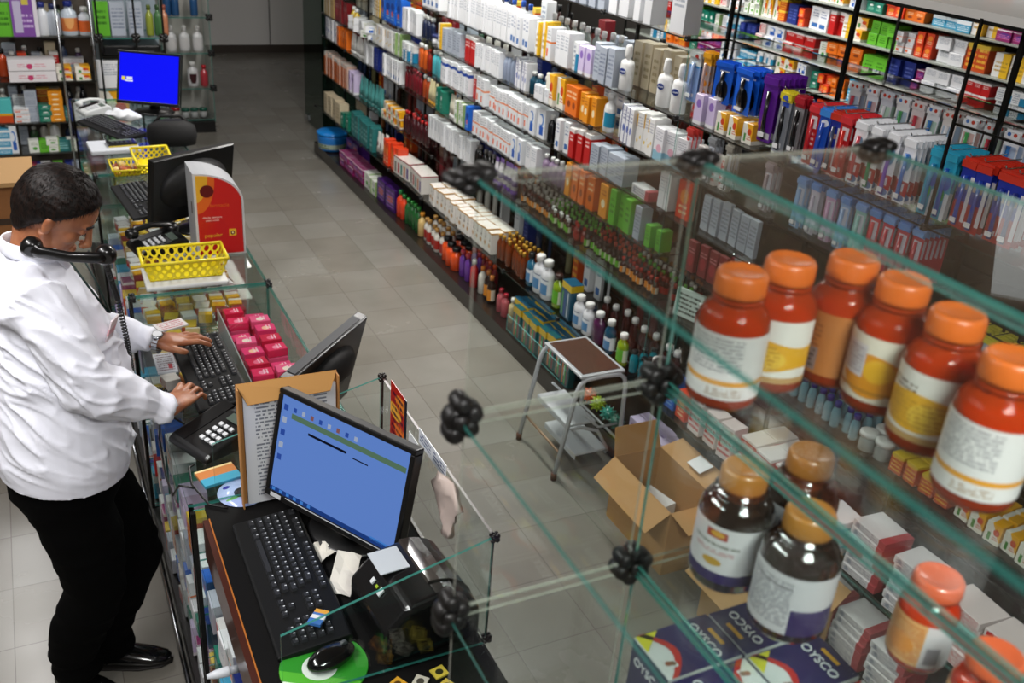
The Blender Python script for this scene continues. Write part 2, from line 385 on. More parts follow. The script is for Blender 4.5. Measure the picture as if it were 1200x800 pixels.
# crumpled plastic bag hanging on the guard
p0, p1 = on_guard(527, 560), on_guard(540, 640)
bag = MB(); rings = []
for k in range(9):
    t = k / 8; z = p0.z + (p1.z - p0.z) * t; wv = .020 + .055 * math.sin(PI * min(1, t * 1.15 + .12)); rings.append(((XB - .018, p0.y - .03 * t, z), (wv, .008 + .004 * math.sin(9 * t))))
bag.loft([r[0] for r in rings], [r[1] for r in rings], side=(0, 1, 0), seg=18)
for i, v in enumerate(bag.v):
    n = noise.noise(Vector(v) * 60); bag.v[i] = (v[0] + .010 * n, v[1] + .022 * noise.noise(Vector(v) * 45 + Vector((9, 0, 0))), v[2])
tag(bag.obj('plastic_bag', P('#e2cfc6', .25, trans=.25)), 'crumpled translucent plastic bag hanging on the till guard', 'bag')

# ---------------------------------------------------------------- computers
M_KEY = P('#26272a', .45); M_KB = P('#0a0b0c', .5, spec=.3); M_LEG = P('#c8ccd0', .5)
def keyboard(label, x, y, z, rz, group='computer keyboards', mirror=False):
    t = thing('keyboard', label, 'keyboard', (x, y, z), rz, group)
    m = MB(); m.prism([(-.08, .0005), (.08, .0005), (.08, .022), (.074, .026), (-.074, .012), (-.08, .008)], .47, axis='x'); bevel(m.obj('case', M_KB, t), .003)
    k = MB(); lg = MB()
    def key(cx, cy, wx, wy=.0165):
        z0 = .012 + (cy + .074) * .014 / .148; h = .006
        a, b = wx / 2 - .001, wy / 2 - .001; c, d = a - .002, b - .002
        n = k.add([(cx - a, cy - b, z0), (cx + a, cy - b, z0), (cx + a, cy + b, z0), (cx - a, cy + b, z0), (cx - c, cy - d, z0 + h), (cx + c, cy - d, z0 + h), (cx + c, cy + d, z0 + h), (cx - c, cy + d, z0 + h)])
        for f in ((4, 5, 6, 7), (0, 1, 5, 4), (1, 2, 6, 5), (2, 3, 7, 6), (3, 0, 4, 7)): k.face([n + i for i in f])
        if wx < .05: lg.quad((cx - .004, cy + .001, z0 + h + .0003), (cx - .001, cy + .001, z0 + h + .0003), (cx - .001, cy + .005, z0 + h + .0003), (cx - .004, cy + .005, z0 + h + .0003))
    u = .0186
    for i in range(16):
        if i not in (1, 6): key(-.218 + i * u + (.005 if i > 6 else 0), .062, u)
    for r in range(4):
        y0 = .038 - r * u; off = (0, .009, .013, .022)[r]
        key(-.218 + off / 2, y0, u + off)
        for i in range(1, 13 - (r == 3)): key(-.218 + off + i * u, y0, u)
        key(-.218 + off + (13 - (r == 3)) * u + .004 * r, y0, u * (2 if r == 0 else 1.5))
    for cx, wx in ((-.214, .026), (-.186, .022), (-.160, .024), (-.082, .125), (-.004, .024), (.021, .022), (.048, .026)): key(cx, -.0365, wx)
    for r in range(3):
        for i in range(3):
            if r < 2: key(.083 + i * u, .038 - r * u, u)
    key(.083 + u, -.018, u)
    for i in range(3): key(.083 + i * u, -.0365, u)
    for r in range(5):
        for i in range(4):
            if r < 4 or i in (1, 2, 3): key(.152 + i * u, .038 - r * u, u if not (r == 4 and i == 1) else u)
    k.obj('keys', M_KEY, t); lg.obj('key_print', M_LEG, t)
    return t
keyboard('black keyboard in front of the lit light blue screen', .384, 1.735, ZT, -PI / 2)
keyboard('black keyboard under the hands of the clerk', .392, 2.765, ZT, -PI / 2 + .03)
keyboard('black keyboard between two dark monitors beside the counter edge', .385, 4.45, ZT, -PI / 2 + .1)
keyboard('black keyboard at the far till before the blue screen', .39, 5.72, ZT, -PI / 2 + .42)

def emit(hexc, s=1.): return P(hexc, .25, emis=s, spec=.3)
def monitor(label, bc, w_, h_, yaw, tilt, lit=None, base=(.24, .17), silver=False):
    """bc: middle of the panel's lower edge; the panel faces local -y"""
    n = Vector((math.sin(yaw), -math.cos(yaw), 0)); b0 = Vector(bc) - n * .075
    t = thing('monitor', label, 'monitor', (b0.x, b0.y, ZT), yaw, 'computer monitors')
    T = Matrix.Translation(Vector((0, -.075, bc[2] - ZT))) @ Matrix.Rotation(-tilt, 4, 'X')
    bz = .014
    fr = MB()
    for c, d in (((0, 0, -bz / 2 - .002), (w_ + 2 * bz, .03, bz + .004)), ((0, 0, h_ + bz / 2), (w_ + 2 * bz, .03, bz)), ((-w_ / 2 - bz / 2, 0, h_ / 2), (bz, .03, h_)), ((w_ / 2 + bz / 2, 0, h_ / 2), (bz, .03, h_))):
        fr.box(c, d)
    fr.box((0, .010, h_ / 2), (w_ + 2 * bz - .004, .018, h_ + 2 * bz - .004)); fr.xf(T); bevel(fr.obj('bezel', M_BLK, t), .003)
    bk = MB(); bk.loft([(0, .016, h_ * .5), (0, .034, h_ * .5), (0, .046, h_ * .48)], [(w_ * .46, h_ * .46), (w_ * .40, h_ * .38), (w_ * .26, h_ * .24)], side=(1, 0, 0), seg=24); bk.xf(T); bk.obj('rear_cover', M_BLKM, t)
    sc = MB(); sc.quad((-w_ / 2, -.0125, 0), (w_ / 2, -.0125, 0), (w_ / 2, -.0125, h_), (-w_ / 2, -.0125, h_)); sc.xf(T)
    scr = sc.obj('screen', lit or P('#08090b', .12), t)
    if silver:
        s_ = MB(); s_.box((0, -.001, h_ + bz + .001), (w_ * .9, .024, .002)); s_.xf(T); s_.obj('upper_rim', P('#34363a', .6), t)
    st = MB(); st.loft([(0, 0, .010), (0, .005, .05), (0, -.03, bc[2] - ZT + .07)], [(.035, .02), (.03, .016), (.045, .014)], side=(1, 0, 0), seg=12); st.obj('stand_neck', M_BLK, t)
    bs = MB(); bs.lathe([(.115, 0), (.118, .006), (.108, .013), (.03, .020)], 32, (0, -.01, 0), sy=.8); bs.obj('stand_base', M_BLK, t)
    return t, T, scr
t, T, scr = monitor('monitor with a lit light blue desktop, nearest the thermal printer', (.512, 1.825, 1.080), .392, .246, math.radians(-60), .23, emit('#5b7fc6', .78))
W_, H_ = .392, .246
def sq(m, x0, x1, y0, y1, mi, e=.0130): m.quad((x0 * W_ - W_ / 2, -e, y0 * H_), (x1 * W_ - W_ / 2, -e, y0 * H_), (x1 * W_ - W_ / 2, -e, y1 * H_), (x0 * W_ - W_ / 2, -e, y1 * H_), mi)
ui = MB(); sq(ui, .09, .99, .80, .855, 0); sq(ui, 0, 1, 0, .045, 1); sq(ui, .24, .55, .715, .74, 2)
for i in range(6): sq(ui, .02 + i * .06, .045 + i * .06, .008, .04, 3, .0133)
for i in range(5): sq(ui, .02, .055, .86 - i * .13, .92 - i * .13, 4 + i % 2, .0133)
for i in range(8): sq(ui, .10 + i * .07, .125 + i * .07, .875, .92, 4 + (i * 7) % 3, .0133)
sq(ui, .60, .72, .70, .712, 2); sq(ui, .82, .97, .03, .06, 3)
ui.xf(T); ui.obj('desktop_icons', [emit('#5a7a62', .6), emit('#1c3f86', .6), emit('#0c1430', .2), emit('#3f7fd0', .7), emit('#2c4fa8', .6), emit('#a8b6d0', .6), emit('#8a5a5a', .6)], t)
lb = MB(); lb.box((-.172, -.0155, -.009), (.035, .001, .010)); lb.box((.03, -.0155, -.003), (.34, .001, .002)); lb.xf(T); lb.obj('bezel_label', P('#b9bcc0', .4), t)
monitor('dark monitor seen from behind, tilted back beside the pink packets', (.575, 2.295, 1.062), .40, .25, math.radians(-134), .24, silver=True)
monitor('dark monitor seen from behind, beside the red leaflet holder', (.556, 4.13, 1.055), .385, .26, math.radians(-150), .16)
t, T, scr = monitor('squarish monitor with a plain deep blue screen at the far till', (.627, 6.02, 1.075), .345, .268, math.radians(-29), .3, emit('#0a10e6', 1.05))
W_, H_ = .345, .268; ui = MB(); sq(ui, .04, .10, .42, .50, 0); sq(ui, .12, .22, .45, .5, 1); sq(ui, .10, .23, .40, .435, 1); ui.xf(T); ui.obj('screen_print', [emit('#e8d64a', .8), emit('#e4e8f4', .8)], t)

# ---------------------------------------------------------------- upright brown folder with papers
f = thing('document_folder', 'upright brown cardboard folder with printed sheets behind the lit screen', 'folder', (.470, 2.053, ZT), 0); f.scale = (1, 1, .955)
M_CARD = P('#b07a42', .7, bump=(90, .15)); 
MB().box((0, .006, .18), (.245, .003, .36)).obj('back_board', M_CARD, f)
for x in (-.1215, .1215): MB().box((x, -.006, .178), (.003, .024, .355)).obj('side_flap', M_CARD, f)
m = MB(); n = m.add([(-.122, .004, .36), (.122, .004, .36), (.10, -.020, .318), (-.10, -.020, .312), (-.122, .006, .361), (.122, .006, .361), (.10, -.018, .316), (-.10, -.018, .310)]); m.face([n, n + 1, n + 2, n + 3]); m.face([n + 7, n + 6, n + 5, n + 4]); m.face([n + 3, n + 2, n + 6, n + 7]); m.face([n, n + 3, n + 7, n + 4]); m.face([n + 1, n + 5, n + 6, n + 2]); m.obj('top_flap', P('#c08d4e', .7), f)
M_PRINT = pack('printed_sheet', '#dcdee3', [('t', .12, .9, .06, .93, '#7b808c', 26)], rough=.7, coat=0, axis='XZ')
MB().box((.004, -.002, .168), (.226, .008, .325)).obj('paper_sheets', M_PRINT, f)

# ---------------------------------------------------------------- thermal printer, slips, mouse, disc mat, discs
pr_ = thing('receipt_printer', 'black thermal receipt printer with curved lid beside the lit screen', 'printer', (.588, 1.513, ZT), math.radians(4)); pr_.scale = (.95, 1, 1.2); pr_.location.x = .603
m = MB(); arc = [(-.115, 0), (.115, 0), (.115, .05)] + [(.115 - .11 * (1 - math.cos(a)), .05 + .075 * math.sin(a)) for a in [PI / 2 * k / 7 for k in range(1, 8)]] + [(-.06, .118), (-.115, .075)]
m.prism(arc, .205, axis='y'); bevel(m.obj('housing', P('#121112', .25, coat=.4), pr_), .014, 4)
m = MB(); arc2 = [(.117, .052)] + [(.117 - .112 * (1 - math.cos(a)), .052 + .076 * math.sin(a)) for a in [PI / 2 * k / 7 for k in range(1, 8)]] + [(.0, .122), (.11, .05)]
m.prism(arc2, .15, axis='y'); m.obj('lid', P('#3a3432', .1, coat=1.0), pr_, (0, .02, .001))
MB().box((-.045, .045, .1245), (.07, .075, .002)).obj('sticker', P('#c9cfd6', .5), pr_, rot=(0, 0, 0))
m = MB(); m.box((-.088, .03, .101), (.012, .010, .004), rot=Matrix.Rotation(-.66, 3, 'Y')); m.box((-.088, -.01, .101), (.016, .012, .004), rot=Matrix.Rotation(-.66, 3, 'Y')); m.obj('feed_button', P('#d3d7da', .4), pr_)
MB().box((-.088, .010, .101), (.006, .006, .003), rot=Matrix.Rotation(-.66, 3, 'Y')).obj('indicator_light', P('#b8d63a', .3, emis=.6), pr_)
for k, (x, y, rz, lab) in enumerate(((.455, 1.79, .5, 'crumpled white till receipt lying before the lit screen stand'), (.50, 1.69, 1.0, 'white receipt slip curling up beside the receipt printer'))):
    m = MB(); n = 7
    for i in range(n):
        for j in range(4): m.v.append((-.05 + .1 * i / (n - 1), -.028 + .019 * j, .004 + .022 * abs(noise.noise(Vector((i * .9 + 7 * k, j * .8, k))))+ (.035 * (i / (n - 1)) ** 2 if k else 0)))
    for i in range(n - 1):
        for j in range(3): m.face([i * 4 + j, (i + 1) * 4 + j, (i + 1) * 4 + j + 1, i * 4 + j + 1])
    o = m.obj('receipt', P('#d9d4ca', .7), None, (x, y, ZT + .001), (0, 0, rz)); s_ = o.modifiers.new('t', 'SOLIDIFY'); s_.thickness = .0008; tag(o, lab, 'receipt')
mm = thing('mouse_mat', 'round white and green mouse mat under the mouse', 'mouse mat', (.388, 1.455, ZT))
m = MB(); m.lathe([(.088, 0), (.09, .002), (.088, .0035)], 40); m.obj('mat_disc', pack('mat_print', '#e4e8e2', [('d', .45, -.6, '#57b335'), ('d', .62, -.6, '#2f8f2a'), ('e', .45, .5, .2, .2, '#dfe6df')], axis='XY'), mm)
ms = thing('mouse', 'black optical mouse lying on the round green mat', 'mouse', (.405, 1.462, ZT + .0036), -PI / 2 + .3)
m = MB(); m.sphere((0, 0, .012), (.03, .055, .022), seg=20, rings=12); m.v = [(x, y, max(0, z)) for x, y, z in m.v]; m.obj('shell', P('#0d0d0e', .15, coat=.7), ms)
m = MB(); m.lathe([(.006, -.003), (.009, -.003), (.009, .003), (.006, .003)], 14, (0, .03, .029), rot=Matrix.Rotation(PI / 2, 3, 'Y')); m.obj('scroll_wheel', P('#55585c', .4), ms)
for k, (px, py, r, lab) in enumerate(((284, 577, .062, 'pale blue compact disc with a green streak behind the brown folder'),)):
    p = at(px, py, z=ZT); d_ = thing('compact_disc', lab, 'disc', (p.x, p.y, ZT), .4)
    m = MB(); m.lathe([(.02, 0), (r, 0), (r, .0014), (.02, .0014)], 40, close=False); m.obj('disc', pack('cd_print', '#aebfe6', [('e', .3, .45, .22, .05, '#6fae6a'), ('e', .2, .2, .5, .2, '#9fb0e0'), ('e', .35, .85, .08, .05, '#433c9c')], axis='XY', rough=.15), d_)
    m = MB(); m.lathe([(.0205, 0), (.0205, .003), (.014, .004)], 24); m.obj('disc_hub', M_BLK, d_)
# small picture cards and packets by the till
cards = [('#c9c3b4', '#7a756a'), ('#d8a02f', '#5a3a12'), ('#c9c3b4', '#4a463c'), ('#d6c24a', '#32331c'), ('#bdb8ac', '#5c574c'), ('#cf7f2a', '#4a2c10'), ('#c4beb0', '#6e675a'), ('#d0b84c', '#454420')]
names = ['grey', 'amber', 'ivory', 'yellow', 'stone', 'orange', 'beige', 'mustard']
for i, (a, b) in enumerate(cards):
    x, y = .465 + .045 * (i % 4), 1.345 - .04 * (i // 4) + .01 * (i % 2)
    o = MB().box((0, 0, 0), (.030, .028, .004)).obj('stamp_card', pack('stamp_%d' % i, a, [('e', .5, .5, .28, .28, b)], axis='XY'), None, (x, y, ZT + .002), (0, 0, .2 + .3 * (i % 3)))
    tag(o, '%s little square card with a dark dot near the receipt printer' % names[i], 'card')
o = MB().box((0, 0, 0), (.05, .03, .006)).obj('gum_packet', pack('gum_packet', '#3a6fb8', [('r', .35, .6, 0, 1, '#e8e8ea'), ('r', .75, 1, 0, 1, '#e0a02a')], axis='XY'), None, (.405, 1.56, ZT + .03), (0, .1, .9)); tag(o, 'tiny blue and white packet lying on the nearest keyboard', 'packet'); o.location.z = ZT + .036
# usb plug lead behind the printer: a dark cable on the counter
def cable(name, label, pts, r=.0025, mat=None, cat='cable'):
    o = MB().loft(pts, r, seg=8).obj(name, mat or M_BLK); return tag(o, label, cat)
cable('cable', 'thin black cable curling off the far counter end', [(.56, 6.3, 1.008), (.575, 6.42, 1.010), (.59, 6.464, 1.008), (.60, 6.475, .97), (.62, 6.52, .4), (.95, 6.6, .02), (1.15, 6.7, .006), (1.2, 6.95, .006), (1.05, 7.1, .006)], .005)

# ---------------------------------------------------------------- telephones
def phone_base(label, x, y, rz, handset=True, mat=M_BLK, scale=1.):
    t = thing('telephone', label, 'telephone', (x, y, ZT), rz, 'desk telephones'); t.scale = (scale,) * 3
    m = MB(); m.prism([(-.10, 0), (.10, 0), (.10, .05), (.07, .062), (-.085, .028), (-.10, .018)], .17, axis='x'); bevel(m.obj('housing', mat, t), .008, 3)
    S = Matrix.Rotation(math.atan2(.034, .155), 3, 'X'); m = MB()
    for r in range(4):
        for c_ in range(3): m.box((.012 + c_ * .022, -.055 + r * .021, .041 + r * .0047), (.014, .011, .006), rot=S)
    m.obj('keypad', P('#d0d3d6', .4), t)
    m = MB(); m.box((.038, .045, .060), (.075, .028, .003), rot=S); m.obj('display', P('#56625a', .2), t)
    m = MB(); m.box((-.052, .0, .045), (.045, .17, .006), rot=S); m.obj('cradle', P('#070708', .3), t)
    if handset:
        m = MB(); hs(m); m.xf(Matrix.Translation((-.052, 0, .052)) @ Matrix.Rotation(PI / 2, 4, 'Z')); m.obj('handset', mat, t)
    return t
def hs(m, L_=.205):
    a = L_ / 2
    m.loft([(-a + .012, 0, .010), (-a * .62, 0, .026), (0, 0, .034), (a * .62, 0, .026), (a - .012, 0, .010)], [(.013, .024), (.011, .017), (.010, .015), (.011, .017), (.013, .024)], side=(0, 0, 1), seg=14)
    for e in (-1, 1):
        m.lathe([(.010, -.016), (.024, -.013), (.027, .0), (.026, .012), (.015, .020)], 18, (e * (a - .022), 0, .008))
phone_base('black desk telephone without its handset, beside the typed keyboard', .345, 2.375, -PI / 2 + .45, handset=False)
phone_base('black desk telephone with handset on, behind the yellow basket', .385, 3.86, -PI / 2 + .2)
phone_base('white desk telephone with handset on at the far till', .33, 6.12, -PI / 2 + .3, mat=P('#c9cccb', .35), scale=.8)

# ---------------------------------------------------------------- red leaflet holder, baskets and trays
s_ = thing('leaflet_holder', 'tall red and white leaflet box with curved top on the counter', 'leaflet box', (.613, 3.735, ZT)); s_.scale = (1, 1, .94)
prof = [(-.094, 0), (.094, 0), (.094, .235)] + [(.094 - .188 * (1 - math.cos(a)), .235 + .125 * math.sin(a)) for a in [PI / 2 * k / 10 for k in range(1, 11)]]
m = MB(); m.prism(prof, .175, axis='y', mis=[0, 0, 1]); m.obj('box_body', [P('#c9cacb', .5), P('#a7a9ad', .5)], s_, (0, .0875, 0))
inn = [(u * .90, .008 + v * .955) for u, v in prof]
m = MB(); m.prism(inn, .002, axis='y'); m.obj('red_face', pack('red_face', '#c11a1a', [('d', .95, -.9, '#c41c18'), ('e', .0, .95, .42, .42, '#d8621c'), ('e', -.05, 1.0, .32, .34, '#dfa82a')], axis='XZ', rough=.3), s_, (0, -.0015, 0))
m = MB(); m.lathe([(.026, 0), (.026, .002)], 28, (-.045, -.003, .285), rot=Matrix.Rotation(PI / 2, 3, 'X')); m.obj('round_emblem', P('#5c0d10', .4), s_)
def T3(x, z, y=-.0035, rx=PI / 2): return Matrix.Translation((x, y, z)) @ Matrix.Rotation(rx, 4, 'X')
text('farmacia', .022, P('#e0641e', .5), 'emblem_lettering', s_, T3(0, .222)); text('desde sempre\ncom voce', .013, P('#f0c8c0', .5), 'slogan', s_, T3(-.03, .165))
text('popular', .022, P('#e6b52e', .5), 'yellow_lettering', s_, T3(-.03, .092)); m = MB(); m.box((.045, -.003, .10), (.028, .001, .03)); m.obj('yellow_emblem', pack('yemb', '#e6b52e', [('e', .5, .45, .3, .3, '#5c1410'), ('e', .5, .45, .14, .14, '#f0e0a0')], axis='XZ'), s_)
MB().box((-.0955, .06, .20), (.001, .012, .05)).obj('side_slot', P('#4a3c30', .6), s_)
def basket(label, x, y, z, rz, sx, sy, h, hexc='#e2cf1c', tilt=0., cols=9):
    t = thing('plastic_basket', label, 'basket', (x, y, z), group='yellow plastic baskets', rot=(tilt, 0, rz)); mat = P(hexc, .4, coat=.2)
    fx, fy = .86, .80
    def ring(fr, zz): return [(-sx / 2 * (fx + (1 - fx) * fr), -sy / 2 * (fy + (1 - fy) * fr), zz), (sx / 2 * (fx + (1 - fx) * fr), -sy / 2 * (fy + (1 - fy) * fr), zz), (sx / 2 * (fx + (1 - fx) * fr), sy / 2 * (fy + (1 - fy) * fr), zz), (-sx / 2 * (fx + (1 - fx) * fr), sy / 2 * (fy + (1 - fy) * fr), zz)]
    m = MB(); th = .0018
    def wall(a, b, c, d, nu, nv):
        """a,b bottom; c,d top (c over b): lattice with oval openings"""
        a, b, c, d = map(Vector, (a, b, c, d)); nrm = (b - a).cross(d - a).normalized() * th
        def pt(u, v): return (a * (1 - u) + b * u) * (1 - v) + (d * (1 - u) + c * u) * v
        for e in (-1, 1):
            for i in range(nu):
                for j in range(nv):
                    u0, u1, v0, v1 = i / nu, (i + 1) / nu, j / nv, (j + 1) / nv; uc, vc = (u0 + u1) / 2, (v0 + v1) / 2; K = 8
                    inner = [pt(uc + (u1 - u0) * .30 * math.cos(g), vc + (v1 - v0) * .33 * math.sin(g)) + nrm * e * .5 for g in [2 * PI * q / K + PI / K for q in range(K)]]
                    outer = []
                    for q in range(K):
                        g = 2 * PI * q / K + PI / K; s1 = max(abs(math.cos(g)), abs(math.sin(g))); outer.append(pt(uc + (u1 - u0) * .5 * math.cos(g) / s1, vc + (v1 - v0) * .5 * math.sin(g) / s1) + nrm * e * .5)
                    n = m.add(inner + outer)
                    for q in range(K): q2 = (q + 1) % K; m.face([n + q, n + q2, n + K + q2, n + K + q])
    lo, hi = ring(0, .003), ring(1, h)
    for i in range(4):
        j = (i + 1) % 4; wall(lo[i], lo[j], hi[j], hi[i], cols if i % 2 == 0 else max(3, cols // 2), 2 if h > .05 else 1)
    n = m.add(ring(0, .001) + ring(0, .004)); m.face([n + 3, n + 2, n + 1, n]); m.face([n + 4, n + 5, n + 6, n + 7])
    m.obj('lattice_body', mat, t)
    r = MB(); hh = ring(1, h)
    for i in range(4): r.loft([hh[i], hh[(i + 1) % 4]], (.006 if h > .05 else .004), seg=8)
    r.obj('rim', mat, t); return t
MB_ = MB().box((0, 0, .009), (.29, .20, .018)); o = bevel(MB_.obj('white_tray', P('#d3d5d3', .4), None, (.437, 3.535, ZT), (0, 0, -.02)), .006); tag(o, 'flat white tray under the nearer yellow basket', 'tray')
basket('yellow lattice basket on a white tray, nearest the red leaflet box', .44, 3.555, ZT + .018, -.02, .30, .17, .075)
basket('empty yellow basket leaning behind the dark monitor at the leaflet box', .50, 4.93, ZT + .02, .1, .17, .15, .06, tilt=.35, cols=6)
basket('low yellow tray basket of golden packets beside a keyboard', .375, 4.93, ZT, .02, .13, .20, .035, cols=6)
pal = ['#b98a3a', '#a3522c', '#c9a24c', '#7c3b22', '#d8c078']
for i in range(10):
    o = MB().sphere((0, 0, .012), (.02, .028, .012), seg=8, rings=6).obj('sweet_packet', P(pal[i % 5], .3), None, (.335 + .028 * (i % 4), 4.865 + .05 * (i // 4), ZT + .006 + .012 * (i % 2)), (.2 * (i % 3), .1, .7 * i))
    tag(o, 'small golden wrapped sweet in the low yellow tray basket', 'sweet', 'sweets in the low yellow basket')
o = tag(bevel(MB().box((0, 0, .012), (.24, .20, .024)).obj('white_tray', P('#c8ccd2', .4), None, (.36, 5.33, ZT), (0, 0, .05)), .006), 'flat white tray under the black calculator at the far till', 'tray')
t = thing('calculator', 'black pocket calculator with a yellow edge on a white tray', 'calculator', (.40, 5.33, ZT + .024), .1)
bevel(MB().box((0, 0, .008), (.14, .09, .016)).obj('case', M_BLK, t), .004); m = MB(); [m.box((-.045 + .022 * i, -.03 + .02 * j, .018), (.014, .012, .004)) for i in range(5) for j in range(2)]; m.obj('buttons', P('#3a3c40', .4), t); MB().box((0, -.046, .004), (.14, .003, .006)).obj('edge_strip', P('#c8b43a', .4), t); MB().box((0, .025, .0165), (.11, .022, .002)).obj('display', P('#6c7a6a', .2), t)
# crumpled white bag and black shoulder bag at the far till
m = MB(); m.sphere((0, 0, .028), (.10, .05, .030), seg=26, rings=14); m.v = [(x + .02 * noise.noise(Vector((x, y, z)) * 22), y + .02 * noise.noise(Vector((x, y, z)) * 22 + Vector((5, 0, 0))), max(0, z + .022 * noise.noise(Vector((x, y, z)) * 26 + Vector((0, 7, 0))))) for x, y, z in m.v]
tag(m.obj('plastic_bag', P('#d9dce0', .35), None, (.47, 5.93, ZT), (0, 0, -.5)), 'crumpled white carrier bag before the blue screen', 'bag')
bb = thing('shoulder_bag', 'black padded bag standing behind the empty yellow basket', 'bag', (.66, 5.38, ZT), -.1)
m = MB(); m.loft([(0, 0, 0), (0, 0, .05), (0, 0, .10), (0, 0, .13)], [(.12, .06), (.13, .07), (.12, .06), (.07, .03)], side=(1, 0, 0), seg=24); m.obj('bag_body', P('#0a0a0b', .75, bump=(60, .3)), bb)
m = MB(); m.loft([(-.09, 0, .11), (-.05, 0, .15), (.05, 0, .15), (.09, 0, .11)], .008, seg=8); m.obj('strap', P('#111112', .8), bb)

# ================================================================ glass cube display standing on the near end of the counter
VX = (.301, .514, .723); YE = .672; LZ = [1.0065, 1.177, 1.397, 1.617, 1.838, 2.060, 2.2796]
YS = [YE, .22, -.23]
gd = thing('cube_display', 'tall clear glass cube display with black lobed corner clips on the counter', 'glass display')
for k, z in enumerate(LZ):
    for (ya, yb) in ((-.23, YE),):
        for (xa, xb) in ((VX[0], VX[1] - .002), (VX[1] + .002, VX[2])):
            MB().pane(((xa + xb) / 2, (ya + yb) / 2, z - .002), (xb - xa, yb - ya, .004), ends=2).obj('glass_shelf', [M_GLASST if k == 6 else M_GLASS, M_EDGE, M_EDGEN], gd)
for k in range(6):
    a, b = LZ[k] + .004, LZ[k + 1] - .009
    for (xa, xb) in ((VX[0] + .006, VX[1] - .006), (VX[1] + .006, VX[2] - .006)):
        if k >= 4 and xa > .5: continue
        MB().pane(((xa + xb) / 2, YE - .004, (a + b) / 2), (xb - xa, .004, b - a)).obj('end_pane', [M_GLASS, M_EDGEN], gd)
    for x in (VX[1],):
        for (ya, yb) in ((-.23, YE - .008),):
            MB().pane((x, (ya + yb) / 2, (a + b) / 2), (.004, yb - ya, b - a)).obj('divider_pane', [M_GLASS, M_EDGE], gd)
M_CLIP = P('#080605', .5, coat=.1, spec=.3)
def node_clip(parent, loc, top, edge):
    m = MB(); RX = Matrix.Rotation(PI / 2, 3, 'X'); n_ = 6
    ks = range(n_) if not (top or edge) else ([0, 1, 5, 4] if edge and not top else [3, 4, 5, 0])
    m.lathe([(.010, -.010), (.013, -.006), (.013, .006), (.010, .010)], 18, rot=RX)
    for k in ks:
        a = 2 * PI * k / n_ + .3; c = (.0145 * math.cos(a), 0, .0145 * math.sin(a))
        m.lathe([(.004, -.0125), (.0075, -.011), (.0092, -.006), (.0092, .006), (.0075, .011), (.004, .0125)], 14, c, rot=RX)
    m.sphere((0, -.012, 0), (.008, .005, .008), seg=12, rings=8)
    if top: m.v = [(x * .9, y, z * .62) for x, y, z in m.v]
    return m.obj('corner_clip', M_CLIP, parent, loc)
for z in LZ[1:]:
    for x in VX: node_clip(gd, (x, YE, z - .002), z > 2.2, x < .4)
MB().box((.609, .42, 1.838 - .014), (.20, .30, .001)).obj('red_price_rail', P('#b01210', .3), gd) if 0 else None
for ya, yb in ((.40, .50), (.24, .34)):
    MB().box((VX[1] + .004, (ya + yb) / 2, LZ[5] - .010), (.003, yb - ya, .006)).obj('red_price_strip', P('#a80f0e', .3), gd)

def plastic(hexc, tr=.45, r=.12): return P(hexc, r, trans=tr, coat=.6, ior=1.4)
def tinted(name, tint, dif, k, rough=.05):
    m = bpy.data.materials.new(name); m.use_nodes = True; nt = m.node_tree; nt.nodes.clear(); N = nt.nodes; L = nt.links
    o = N.new('ShaderNodeOutputMaterial'); tr = N.new('ShaderNodeBsdfTransparent'); tr.inputs[0].default_value = tint; d = N.new('ShaderNodeBsdfDiffuse'); d.inputs[0].default_value = col(dif)
    m1 = N.new('ShaderNodeMixShader'); m1.inputs[0].default_value = k; L.new(tr.outputs[0], m1.inputs[1]); L.new(d.outputs[0], m1.inputs[2])
    g = N.new('ShaderNodeBsdfGlossy'); g.inputs['Roughness'].default_value = rough; fr = N.new('ShaderNodeLayerWeight'); fr.inputs[0].default_value = .22; m2 = N.new('ShaderNodeMixShader'); L.new(fr.outputs['Fresnel'], m2.inputs[0]); L.new(m1.outputs[0], m2.inputs[1]); L.new(g.outputs[0], m2.inputs[2]); L.new(m2.outputs[0], o.inputs[0]); return m
M_OR = tinted('orange_bottle_plastic', (.90, .22, .03, 1), '#d2450c', .42); M_ORC = P('#d9691f', .38, coat=.3, sub=.1); M_DK = P('#1a0703', .08, trans=.12, coat=.9); M_BRC = P('#a8702e', .35, coat=.3)
def label_wrap(m, r, z0, z1, a0, a1, mi=0, seg=22):
    n = len(m.v)
    for i in range(seg + 1):
        a = a0 + (a1 - a0) * i / seg
        for z in (z0, z1): m.v.append((r * math.cos(a), r * math.sin(a), z))
    for i in range(seg): m.face([n + 2 * i, n + 2 * i + 2, n + 2 * i + 3, n + 2 * i + 1], mi, True)
